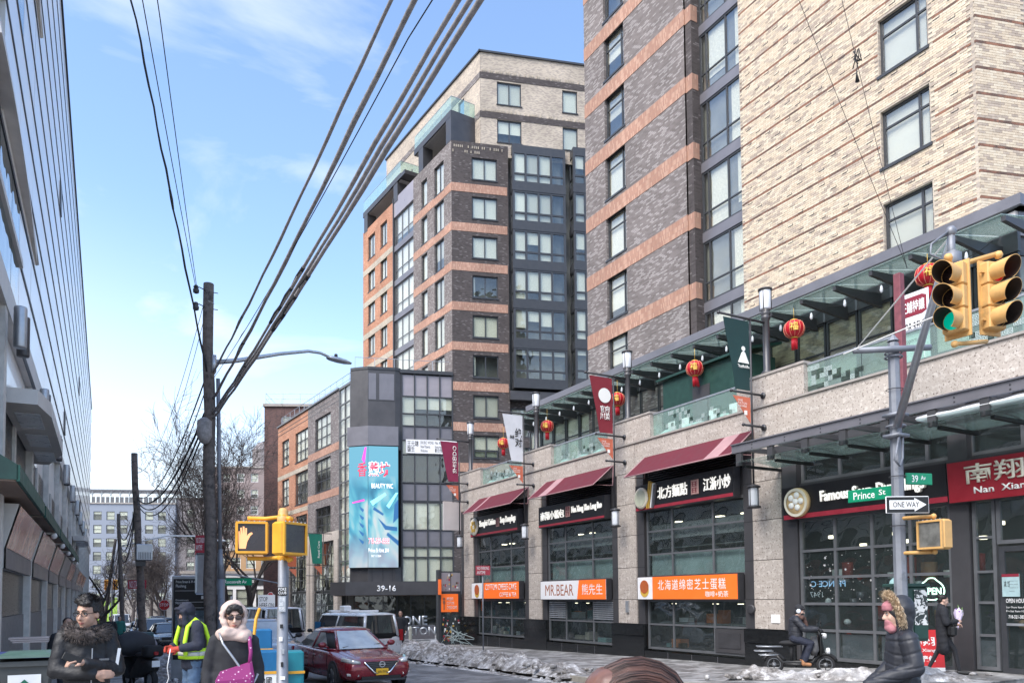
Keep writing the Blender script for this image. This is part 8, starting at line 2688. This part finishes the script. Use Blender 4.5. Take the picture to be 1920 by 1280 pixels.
# 4. the passer by whose brown hair fills the bottom of the view
q = T_(1178, 1345, 1.85)
t = thing('person', 'passer by seen only as brown hair at the bottom edge', 'person', (q.x, q.y, gz(1.2)), R(-118), 'people in the street')
HZ = q.z - gz(1.2)
hd = tilt(R(5), 0)
pr = head_parts(t, (0, 0, HZ), hd, SKIN2) + [('c', (0, .02, HZ - .14), (0, .02, HZ - .3), .06, .07)] + torso(.17, .11, .9, HZ - .26) + legs()
blob('body', pr, SKIN2, t, .010, 3)
blob('coat', torso(.215, .15, .6, HZ - .30, .22) + [('c', (-.2, 0, HZ - .30), (-.26, 0, .75), .085, .065), ('c', (.2, 0, HZ - .30), (.26, 0, .75), .085, .065)], NAVY, t, .02, 3)
shoes(t, ((-.1, 0), (.1, 0)))
def hairmat():
 m, tt, b = newmat('brown_hair')
 tc = nd(tt, 'ShaderNodeTexCoord').outputs['Object']
 mp_ = nd(tt, 'ShaderNodeMapping', {'Vector': tc, 'Scale': (45, 5, 12), 'Rotation': (0, 0, R(8))})
 n = nd(tt, 'ShaderNodeMath', {0: nd(tt, 'ShaderNodeTexNoise', {'Vector': mp_.outputs[0], 'Scale': 1.2, 'Detail': 5}).outputs[0], 1: nd(tt, 'ShaderNodeMapRange', {0: nd(tt, 'ShaderNodeNewGeometry').outputs['Random Per Island'], 3: -.2, 4: .2}).outputs[0]}, operation='ADD')
 r = nd(tt, 'ShaderNodeValToRGB', {0: n.outputs[0]})
 r.color_ramp.elements[0].position, r.color_ramp.elements[0].color = .38, c4((.022, .012, .011))
 r.color_ramp.elements[1].position, r.color_ramp.elements[1].color = .72, c4((.15, .075, .058))
 tt.links.new(r.outputs[0], b.inputs['Base Color'])
 b.inputs['Roughness'].default_value = .38
 return m
HB = hairmat()
HC = V((0, 0, HZ))
hh = blob('hair', [('e', HC + V((0, .015, .03)), (.090, .112, .100)), ('e', HC + V((0, .08, -.03)), (.085, .06, .12)), ('e', HC + V((.01, -.045, .075)), (.075, .06, .05)), ('e', HC + V((.06, .0, -.05)), (.036, .075, .11)), ('e', HC + V((-.06, .0, -.05)), (.036, .075, .11))], HB, t, .006, 2, wrinkle(.004, 14))
rg = random.Random(3)
sm = MB()
for k in range(4200):
 a = rg.uniform(-1.45, 1.45)
 w0 = rg.uniform(0, 6)
 w_ = .006 * math.sin(w0)
 pts = []
 for i in range(8):
  th = -.95 + i * .36
  rr = .003 * math.sin(a * 7) + .003 * math.sin(w0 * 2) + .005 * (i / 7) * (1 + math.sin(k * 2.3)) + rg.uniform(-.001, .001)
  pts.append(HC + V(((.094 + rr) * math.sin(a) + w_ * math.sin(i * .5), .015 + (.116 + rr) * math.sin(th) * (.55 + .45 * math.cos(a)), .03 + (.104 + rr) * math.cos(th) * math.cos(a * .8) + .004)))
 sm.tube(pts, [.0005, .0008, .001, .001, .001, .0009, .0007, .0003], 3, caps=False)
sm.build('hair_strand', HB, hh, True, world=False)

# 5. rider on an electric bicycle by the shop
ex, ey = 14.15, 12.2
t = thing('person', 'rider in a black quilted jacket, cap and pale ear muffs sitting on the scooter', 'person', (ex, ey, gz(ey)), facing((.45, -.9)) + R(22), 'people in the street')
ER = t.rotation_euler.z
hd = tilt(R(14), R(-12))
HC = V((0, -.10, 1.42))
pr = head_parts(t, HC, hd, SKIN2)
pr += torso(.12, .09, .78, 1.18, y=.02) + [('c', (0, .0, 1.2), (0, -.06, 1.34), .06, .055)]
for sx in (-1, 1): pr += [('c', (sx * .1, .04, .80), (sx * .15, -.30, .70), .075, .055), ('c', (sx * .15, -.30, .70), (sx * .13, -.16, .30), .055, .042)]
AR = [(-.19, -.0, 1.22), (-.27, -.16, 1.02), (-.26, -.42, 1.02)]
AL = [(.19, -.0, 1.22), (.27, -.16, 1.02), (.26, -.42, 1.02)]
for a in (AR, AL): pr += [('c', a[0], a[1], .04, .034), ('c', a[1], a[2], .034, .026)]
blob('body', pr, SKIN2, t, .011, 3)
def quilt(c): return -.010 * max(0, 1 - abs(math.sin(c.z * 30 + 1.6 * noise.noise(c * 4))) * 2.4) + .007 * noise.noise(c * 13)
PUFF = plain('black_quilted_nylon', (.022, .024, .032), .58, 0, .15, 7)
blob('jacket', torso(.195, .155, .76, 1.22, .195) + [('c', a[i], a[i + 1], (.085, .076)[i], (.076, .058)[i]) for a in (AR, AL) for i in (0, 1)] + [('c', (-.11, 0, 1.25), (.11, 0, 1.25), .08, .08)], PUFF, t, .012, 2, quilt)
tr = []
for sx in (-1, 1): tr += [('c', (sx * .1, .04, .80), (sx * .16, -.30, .70), .10, .078), ('c', (sx * .16, -.30, .70), (sx * .14, -.16, .32), .076, .062)]
blob('trousers', tr, NAVY, t, .015, 2, wrinkle(.01, 8))
for sx in (-1, 1): blob('boot', [('c', (sx * .14, -.14, .30), (sx * .14, -.14, .24), .05, .05), ('c', (sx * .14, -.14, .24), (sx * .14, -.27, .225), .045, .04)], plain('tan_boot', (.36, .17, .08), .7), t, .012, 2)
blob('cap', [('e', HC + hd @ V((0, .02, .06)), (.095, .108, .085), hd), ('c', HC + hd @ V((-.05, -.085, .065)), HC + hd @ V((.05, -.085, .065)), .02, .02), ('e', HC + hd @ V((0, .05, -.02)), (.085, .065, .10), hd)], BLACKC, t, .011, 2)
blob('face_mask', [('e', HC + hd @ V((0, -.055, -.055)), (.058, .05, .055), hd)], BLACKC, t, .011, 2)
blob('scarf', [('c', HC + V((-.07, -.03, -.15)), HC + V((.07, -.04, -.17)), .06, .06), ('c', HC + V((0, -.08, -.18)), HC + V((0, -.13, -.33)), .06, .05)], plain('brown_scarf', (.10, .055, .045), .9), t, .013, 2, wrinkle(.01, 14))
for sx in (-1, 1): blob('ear_muff', [('e', HC + hd @ V((sx * .098, .015, -.01)), (.026, .052, .055), hd)], plain('pale_muff', (.60, .64, .68), .9), t, .01, 2)
MB().tube([HC + hd @ V((.1 * math.cos(a), .015, .11 * math.sin(a))) for a in [math.pi * i / 10 for i in range(11)]], .009, 5).build('ear_band', M['black'], t, True, world=False)
for a, lf in ((AR, False), (AL, True)): blob('glove', hand_prims(a[2], (0, -1, -.1), (0, -.1, -1), 1.1, 1.1, lf) + [('c', tuple(V(a[1]).lerp(V(a[2]), .9)), a[2], .045, .035)], BLACKC, t, .009, 2)
t = thing('electric_scooter', 'small black electric scooter with a basket bag ridden along the shop pavement', 'scooter', (ex, ey, gz(ey)), ER, 'scooters')
def ons2(nm, mb, m, smooth=True, p=None): return mb.build(nm, m, p or t, smooth, world=False)
for yy in (-.62, .48):
 w = ons2('wheel', MB().lathe([(.15, -.035), (.19, -.045), (.215, 0), (.19, .045), (.15, .035)], (0, yy, .215), 24, axis='x', caps=False), M['rubber'])
 ons2('rim', MB().lathe([(.13, -.03), (.155, -.03), (.155, .03), (.13, .03)], (0, yy, .215), 20, axis='x', caps=False).lathe([(0, -.05), (.05, -.05), (.05, .05), (0, .05)], (0, yy, .215), 10, axis='x').tube([(0, yy, .08), (0, yy, .35)], .01, 4).tube([(0, yy - .13, .215), (0, yy + .13, .215)], .01, 4), M['frame_grey'], p=w)
ons2('frame', MB().tube([(0, -.50, .98), (0, -.55, .6), (0, -.62, .215)], [.03, .04, .03], 8).tube([(0, -.52, .55), (0, -.35, .26), (0, .3, .26), (0, .45, .45)], .05, 8).box(-.12, .12, -.32, .25, .19, .25), M['black'])
ons2('mudguard', MB().tube([(0, -.62 + .24 * math.cos(a), .215 + .24 * math.sin(a)) for a in [R(20 + 14 * i) for i in range(11)]], .045, 6).tube([(0, .48 + .24 * math.cos(a), .215 + .24 * math.sin(a)) for a in [R(20 + 14 * i) for i in range(11)]], .045, 6), M['black'])
ons2('handlebar', MB().tube([(-.32, -.44, 1.02), (-.12, -.50, 1.0), (.12, -.50, 1.0), (.32, -.44, 1.02)], .018, 6).tube([(-.2, -.48, 1.0), (-.22, -.5, 1.14)], .008, 4).ball((-.23, -.5, 1.17), (.05, .012, .035), 8).tube([(.2, -.48, 1.0), (.22, -.5, 1.14)], .008, 4).ball((.23, -.5, 1.17), (.05, .012, .035), 8), M['black'])
ons2('headlight', MB().lathe([(0, -.05), (.05, -.05), (.06, -.02), (.06, .05)], (0, -.60, .86), 14, axis='y').lathe([(.055, -.055), (.075, -.05), (.07, .02)], (0, -.66, .52), 14, axis='y', caps=False), M['white'])
ons2('front_panel', MB().bbox(-.16, .16, -.54, -.47, .42, .9, .05), M['black'])
ons2('pink_sticker', MB().ball((.1, -.545, .74), (.05, .012, .07), 8), plain('pink_patch', (.5, .3, .3), .5))
ons2('seat', MB().ball((0, .1, .70), (.13, .28, .06), 10).tube([(0, .1, .3), (0, .1, .68)], .04, 6), M['rubber'])
ons2('rear_rack', MB().tube([(-.14, .3, .62), (-.14, .85, .62), (.14, .85, .62), (.14, .3, .62)], .012, 5).tube([(-.14, .5, .52), (-.14, .9, .52), (.14, .9, .52), (.14, .5, .52)], .012, 5).tube([(-.14, .4, .44), (-.14, .8, .42)], .012, 5).tube([(.14, .4, .44), (.14, .8, .42)], .012, 5), M['alu'])
bg2 = MB()
bg2.rings([[(-.10, -.42, .42), (.10, -.42, .42), (.10, -.33, .42), (-.10, -.33, .42)], [(-.15, -.47, .55), (.15, -.47, .55), (.15, -.30, .55), (-.15, -.30, .55)], [(-.11, -.44, .84), (.11, -.44, .84), (.11, -.34, .84), (-.11, -.34, .84)]])
ons2('carrier_bag', bg2, plain('grey_bag', (.10, .10, .105), .8, 0, .3, 9))

# 6. person in a fur trimmed hood crossing on the right
q = T_(1690, 1165, 7.0)
t = thing('person', 'person in a black puffer jacket with a tan fur hood and pink mask', 'person', (q.x, q.y, gz(q.y) - .1), facing((-.81, .59)), 'people in the street')
hd = tilt(R(6), R(-4))
HC = V((0, -.05, 1.60))
pr = head_parts(t, HC, hd, SKIN2)
pr += torso(.12, .09, .95, 1.36) + legs(foot=((-.1, -.22), (.1, .2))) + [('c', (0, 0, 1.38), (0, -.04, 1.5), .06, .058)]
AR = [(-.165, .0, 1.37), (-.21, -.02, 1.12), (-.19, -.22, .95)]
AL = [(.165, .0, 1.37), (.22, .03, 1.13), (.19, -.36, .98)]
for a in (AR, AL): pr += [('c', a[0], a[1], .045, .036), ('c', a[1], a[2], .036, .028)]
blob('body', pr, SKIN2, t, .010, 3)
blob('jacket', torso(.165, .138, .80, 1.36, .185) + [('c', a[i], a[i + 1], (.085, .076)[i], (.076, .058)[i]) for a in (AR, AL) for i in (0, 1)] + [('c', (-.10, 0, 1.40), (.10, 0, 1.40), .07, .07), ('c', (0, .01, 1.40), (0, .0, 1.47), .09, .08)], PUFF, t, .010, 2, quilt)
hp = [('e', HC + hd @ V((0, .055, .035)), (.112, .125, .135), hd), ('c', HC + V((0, .06, -.06)), HC + V((0, .07, -.17)), .095, .085)]
blob('hood', hp, PUFF, t, .012, 2, wrinkle(.012, 9, 8))
ff = plain('tan_fur', (.52, .40, .27), .95, 0, .3, 25, alt=(.28, .19, .12), altfac=.3)
def ringp(a): return HC + hd @ V((.104 * math.sin(a), .01 - .04 * math.cos(a), .03 + .14 * math.cos(a)))
rg_ = blob('fur_trim', [('c', ringp(a), ringp(a + .33), .034, .034) for a in [k * .33 - 2.5 for k in range(15)]], ff, t, .011, 1, wrinkle(.012, 25))
fur('fur_strand', lambda g: ((lambda a, b: (ringp(a) + V((.03 * math.sin(a) * math.cos(b), -.03 * math.sin(b), .03 * math.cos(a) * math.cos(b))), V((math.sin(a) * .9, -.5, math.cos(a) * .9))))(g.uniform(-2.6, 2.6), g.uniform(-1, 2.5))), 1500, .045, ff, rg_)
pk = plain('pink_mask', (.40, .165, .185), .9, 0, .12, 12)
blob('face_mask', [('e', HC + hd @ V((0, -.06, -.072)), (.052, .046, .036), hd), ('c', HC + V((-.035, -.045, -.125)), HC + V((.035, -.045, -.135)), .042, .042)], pk, t, .01, 2, wrinkle(.006, 20))
blob('knit_hat', [('e', HC + hd @ V((0, -.005, .075)), (.086, .104, .06), hd), ('e', HC + hd @ V((0, -.02, .05)), (.083, .092, .028), hd)], pk, t, .009, 2, wrinkle(.004, 30))
for a, lf in ((AR, False), (AL, True)):
 d = (V(a[2]) - V(a[1])).normalized()
 blob('glove', hand_prims(a[2], d, (1 if not lf else -1, 0, -.2), 1.15, .9, lf) + [('c', tuple(V(a[1]).lerp(V(a[2]), .9)), a[2], .05, .042)], plain('grey_glove', (.25, .235, .22), .9, 0, .3, 14), t, .01, 2)
blob('trousers', legs(r=.10, foot=((-.1, -.22), (.1, .2))), BLACKC, t, .018, 3)
shoes(t, ((-.1, -.22), (.1, .2)))
MB().tube([(-.10, -.175, 1.02), (-.11, -.18, .88)], .006, 5).build('zip_pull', M['red'], t, world=False)

# 7. woman carrying flowers past the corner shop
fx_, fy_ = T_(1768, 1190, 16.1).xy
t = thing('person', 'woman in a long black coat carrying a bouquet past the corner shop', 'person', (fx_, fy_, gz(fy_)), facing((.62, -.78)), 'people in the street')
hd = tilt(R(12), R(20))
HC = V((0, -.03, 1.52))
pr = head_parts(t, HC, hd, SKIN2, s=.96)
FT = ((-.08, -.28), (.08, .26))
pr += torso(.115, .08, .9, 1.28) + legs(.88, foot=FT) + [('c', (0, 0, 1.3), (0, -.02, 1.42), .058, .052)]
AR = [(-.18, 0, 1.31), (-.24, -.04, 1.06), (-.08, -.26, 1.10)]
AL = [(.18, 0, 1.31), (.25, -.04, 1.06), (.14, -.28, 1.02)]
for a, lf in ((AR, False), (AL, True)): pr += [('c', a[0], a[1], .04, .033), ('c', a[1], a[2], .033, .024)] + hand_prims(a[2], V(a[2]) - V(a[1]), (.5 if not lf else -.5, 0, -.4), .9, .9, lf)
blob('body', pr, SKIN2, t, .010, 3)
ct = torso(.18, .13, .52, 1.28, .225) + [('c', (-.11, 0, 1.32), (.11, 0, 1.32), .075, .075), ('c', (0, .01, 1.34), (0, .01, 1.42), .085, .075)]
for a in (AR, AL): ct += [('c', a[0], a[1], .078, .068), ('c', a[1], tuple(V(a[1]).lerp(V(a[2]), .9)), .066, .052)]
blob('coat', ct, BLACKC, t, .015, 3, wrinkle(.01, 7, 12))
blob('trousers', legs(.85, r=.075, foot=FT), BLACKC, t, .015, 3)
shoes(t, FT)
blob('hair', [('e', HC + hd @ V((0, .03, .055)), (.084, .092, .078), hd), ('e', HC + hd @ V((0, .075, .0)), (.06, .05, .06), hd), ('e', HC + hd @ V((0, .11, .07)), (.04, .04, .04), hd)], HAIR, t, .011, 2, wrinkle(.006, 24))
mt_ = Matrix.Translation((fx_, fy_, gz(fy_))) @ Matrix.Rotation(facing((.62, -.78)), 4, 'Z')
hb = tag(MB(mt_).bbox(-.34, -.08, -.22, -.06, .78, 1.02, .05).build('handbag', M['black']), 'black handbag on the arm of the woman with the bouquet', 'bag')
MB(mt_).tube([(-.32, -.14, 1.0), (-.27, -.13, 1.22), (-.14, -.14, 1.0)], .012, 5).build('strap', M['black'], hb, True)
MB(mt_).tube([(-.28, -.226, .98), (-.14, -.226, .98)], .012, 5).build('clasp', M['alu'], hb, True)
bq = thing('bouquet', 'bouquet of purple flowers in pale lilac paper held by the woman in black', 'bouquet', tuple(mt_ @ V((.18, -.3, 1.0))))
wp = plain('lilac_paper', (.58, .50, .66), .7, 0, .08, 8)
mb = MB(mt_ @ T(.13, -.30, .98) @ Matrix.Rotation(R(50), 4, 'Y') @ Matrix.Diagonal((.8, .8, .85, 1)) @ Matrix.Rotation(R(8), 4, 'X'))
mb.rings([[(r * math.cos(a) * (1 + (.1 if k % 2 else -.06)), r * .7 * math.sin(a), z + (.06 if k % 2 and z > .3 else 0)) for k, a in enumerate([i * math.pi / 7 for i in range(14)])] for r, z in ((.02, -.08), (.03, .06), (.10, .26), (.17, .46))], caps=False)
mb.build('wrap', wp, bq)
for nm, m, n_ in (('flower', plain('purple_petal', (.20, .04, .36), .7), 16), ('leaf', plain('leaf_green', (.13, .22, .08), .7), 16), ('bud', plain('cream_petal', (.62, .60, .48), .7), 8)):
 for k in range(n_):
  mb = MB(mt_ @ T(.13, -.30, .98) @ Matrix.Rotation(R(50), 4, 'Y') @ Matrix.Diagonal((.8, .8, .85, 1)) @ Matrix.Rotation(R(8), 4, 'X'))
  a, r = rnd(0, 6.28), rnd(.02, .15)
  p = V((r * math.cos(a), r * .7 * math.sin(a), rnd(.36, .54)))
  if nm == 'leaf': mb.add([p, p + V((.02, .015, .06)), p + V((rnd(-.03, .03), rnd(-.03, .03), .15)), p + V((-.02, -.015, .06))], [(0, 1, 2, 3)])
  else: mb.ball(p, (.026, .026, .022), 6)
  mb.build(nm, m, bq)

# 8. smaller figures down the street
def walker(label, x, y, d, coat, trou=BLACKC, h=1.72, hair=HAIR, hat=None, seedv=0):
 t = thing('person', label, 'person', (x, y, gz(y)), facing(d), 'people in the street')
 k = h / 1.72
 t.scale = (k, k, k)
 pr = head_parts(t, (0, -.02, 1.60), tilt(R(5), 0), SKIN)
 FT = ((-.1, -.16), (.1, .14))
 pr += torso(.12, .08, .95, 1.36) + legs(foot=FT) + [('c', (0, 0, 1.36), (0, -.01, 1.5), .06, .056)]
 arms = [[(sx * .2, 0, 1.38), (sx * .27, .03, 1.12), (sx * .25, -.10, .90)] for sx in (-1, 1)]
 for a, lf in zip(arms, (False, True)): pr += [('c', a[0], a[1], .042, .036), ('c', a[1], a[2], .036, .026)] + hand_prims(a[2], (0, -.3, -1), (1 if not lf else -1, 0, 0), 1, .4, lf)
 blob('body', pr, SKIN, t, .016, 2)
 jk = torso(.205, .14, .80, 1.38, .20) + [('c', (-.13, 0, 1.40), (.13, 0, 1.40), .085, .085)]
 for a in arms: jk += [('c', a[0], a[1], .08, .072), ('c', a[1], tuple(V(a[1]).lerp(V(a[2]), .92)), .07, .056)]
 blob('jacket', jk, coat, t, .02, 2, wrinkle(.01, 7, seedv))
 blob('trousers', legs(r=.095, foot=FT), trou, t, .022, 2)
 shoes(t, FT)
 blob('hair', [('e', (0, .015, 1.655), (.086, .10, .085)), ('e', (0, .05, 1.60), (.08, .06, .08))], hair, t, .016, 1)
 return t
p = T_(127, 1185, 14.0)
walker('man in a dark coat walking behind the man with folded arms', p.x, p.y, (.1, -1), BLACKC, seedv=1)
p = T_(751, 1165, 33.0)
walker('man in black standing behind the white van with side windows', p.x, p.y, (-.5, -.8), BLACKC, seedv=2)
p = T_(612, 1165, 48)
walker('woman with long dark hair walking by the brick wing', p.x, p.y, (.2, -1), BLACKC, seedv=3)
p = T_(624, 1165, 49)
walker('person beside the long haired woman near the brick wing', p.x, p.y, (-.2, -1), NAVY, seedv=4)
p = T_(224, 1170, 42)
walker('man in a teal jacket far down the left pavement', p.x, p.y, (.1, -1), plain('teal_jacket', (.02, .14, .12), .8), seedv=5)
p = T_(207, 1175, 40)
walker('person in black far down the left pavement', p.x, p.y, (0, -1), BLACKC, seedv=6)
# ---------------------------------------------------------------- dirty snow along the kerbs
def snowmat():
 m, t, b = newmat('dirty_snow')
 tc = nd(t, 'ShaderNodeTexCoord').outputs['Object']
 n = nd(t, 'ShaderNodeTexNoise', {'Vector': tc, 'Scale': 5, 'Detail': 9, 'Roughness': .75})
 n2 = nd(t, 'ShaderNodeTexNoise', {'Vector': tc, 'Scale': 1.1, 'Detail': 4})
 r = nd(t, 'ShaderNodeValToRGB', {0: n.outputs[0]})
 e = r.color_ramp
 e.elements[0].position, e.elements[0].color = .36, c4((.05, .044, .04))
 e.elements[1].position, e.elements[1].color = .66, c4((.72, .715, .72))
 q = e.elements.new(.52)
 q.color = c4((.25, .232, .22))
 mx = nd(t, 'ShaderNodeMix', {0: nd(t, 'ShaderNodeMapRange', {0: n2.outputs[0], 1: .5, 2: .7, 4: .5}).outputs[0], 6: r.outputs[0], 7: c4((.70, .70, .72))}, data_type='RGBA')
 t.links.new(mx.outputs[2], b.inputs['Base Color'])
 b.inputs['Roughness'].default_value = .8
 bn = nd(t, 'ShaderNodeTexNoise', {'Vector': tc, 'Scale': 22, 'Detail': 5})
 t.links.new(nd(t, 'ShaderNodeBump', {'Height': bn.outputs[0], 'Strength': .7, 'Distance': .04}).outputs[0], b.inputs['Normal'])
 return m
M['dirty_snow'] = snowmat()
def bank(label, path, wid, hgt, seed, step=.14, lumps=0, dz=-.05):
 """a shovelled ridge along a path, with chunks lying on it"""
 rg = random.Random(seed)
 P = [V(p) for p in path]
 line = []
 for a, b in zip(P, P[1:]):
  n = max(2, int((b - a).length / step))
  line += [a.lerp(b, i / n) for i in range(n)]
 line.append(P[-1])
 mb = MB()
 m = 30
 pts = []
 for i, p in enumerate(line):
  d = (line[min(i + 1, len(line) - 1)] - line[max(0, i - 1)]).normalized()
  sd = V((d.y, -d.x, 0))
  u = i / (len(line) - 1)
  env = min(1, u * 8, (1 - u) * 8) ** .6
  big = .75 + .5 * noise.noise(V((i * .06, seed, 0)))
  for j in range(m + 1):
   v = -1 + 2 * j / m
   q = p + sd * (v * wid * (.85 + .25 * noise.noise(V((i * .11, seed + 5, 0)))))
   h = hgt * env * big * max(0, 1 - v * v) ** .8
   h *= 1 + .75 * noise.noise(V((q.x * 2.6, q.y * 2.6, seed))) + .3 * noise.noise(V((q.x * 7, q.y * 7, seed + 3)))
   ch = abs(noise.noise(V((q.x * 4.5, q.y * 4.5, seed + 9))))
   q.z = gz(q.y) + dz + h + (.10 * ch * env * (1 - v * v) if hgt > .15 else 0)
   pts.append(q)
 k = m + 1
 mb.add(pts, [(i * k + j, i * k + j + 1, (i + 1) * k + j + 1, (i + 1) * k + j) for i in range(len(line) - 1) for j in range(m)])
 for _ in range(lumps):
  i = rg.randrange(len(line))
  p = line[i]
  r = rg.uniform(.03, .11)
  c = p + V((rg.uniform(-1, 1) * wid * .9, rg.uniform(-1, 1) * .3, 0))
  n0 = len(mb.v)
  c.z = gz(c.y) + dz + hgt * rg.uniform(.15, .9) * .6 + r * .3
  mb.ball(c, (r * rg.uniform(.8, 1.6), r * rg.uniform(.8, 1.5), r * rg.uniform(.45, .8)), 6, 0, Matrix.Rotation(rg.uniform(0, 3), 3, 'Z') @ Matrix.Rotation(rg.uniform(-.5, .5), 3, 'X'))
  for q in range(n0, len(mb.v)):
   mb.v[q] = mb.v[q] + (mb.v[q] - c) * .7 * noise.noise(mb.v[q] * 14)
 o = mb.build('snow_bank', M['dirty_snow'], None, True)
 return tag(o, label, 'snow', kind='stuff')
bank('dirty shovelled snow bank along the right kerb in front of the shops', [(11.35, 16.6, 0), (11.3, 19, 0), (11.25, 24, 0), (11.4, 30, 0), (12.2, 35, 0)], .75, .40, 1, .085, 150)
bank('snow heap on the plaza behind the kerb bank', [(12.6, 25, 0), (13.0, 31, 0), (14.2, 37, 0), (15.0, 42, 0)], 1.0, .40, 2, .2, 60)
bank('rough snow heap at the near right corner by the crossing', [(12.2, 12.4, 0), (13.1, 10.9, 0), (14.2, 9.6, 0), (15.2, 8.9, 0)], .62, .26, 3, .06, 40)
bank('snow and slush on the left pavement below the scooter', [(1.0, 17.6, 0), (1.5, 20, 0), (2.3, 24, 0), (2.6, 34, 0)], .85, .30, 4, .12, 120)
bank('patchy snow around the foot of the map kiosk', [(1.9, 19.0, 0), (2.9, 19.2, 0), (2.95, 26, 0)], .35, .2, 5, .1, 50)
bank('snow lump at the kerb in front of the red sedan', [(3.4, 14.5, 0), (3.8, 16.0, 0), (3.7, 18, 0)], .42, .42, 6, .1, 70, -.15)
bank('low snow line along the far left kerb', [(2.8, 36, 0), (2.9, 70, 0), (2.9, 110, 0)], .4, .25, 7, .6, 60)
bank('thin grey slush along the foot of the right kerb bank', [(10.5, 15.5, 0), (10.6, 22, 0), (10.4, 30, 0)], .25, .05, 8, .15, 40, -.15)
c = MB()
for k in range(16): c.tube([V((13.0, 27.6, gz(27.6) + .75)) + V((rnd(-.5, .5), rnd(-.5, .5), rnd(-.3, .35))), V((13.0, 27.6, gz(27.6) + .5)) + V((rnd(-.6, .6), rnd(-.6, .6), rnd(-.2, .2)))], .012, 4)
o = thing('twig_bundle', 'bundle of pale bare twigs stuck in the snow bank by the far shop', 'twigs', (13, 27.6, gz(27.6)))
c.build('twig', M['green_glass'] if False else plain('pale_twig', (.36, .42, .40), .8), o)
# kerb-side clutter seen beside the bank
c = MB()
for k in range(12):
 c.tube([(2.55 + .03 * math.sin(k), 17.9 + k * .35, gz(18)), (2.55, 17.9 + k * .35, gz(18) + .32)], .01, 4)
c.tube([(2.55, 17.9, gz(18) + .30), (2.55, 21.8, gz(21.8) + .30)], .01, 4)
tag(c.build('tree_guard', M['steel']), 'low black wire fence round a tree pit in the slush', 'fence')
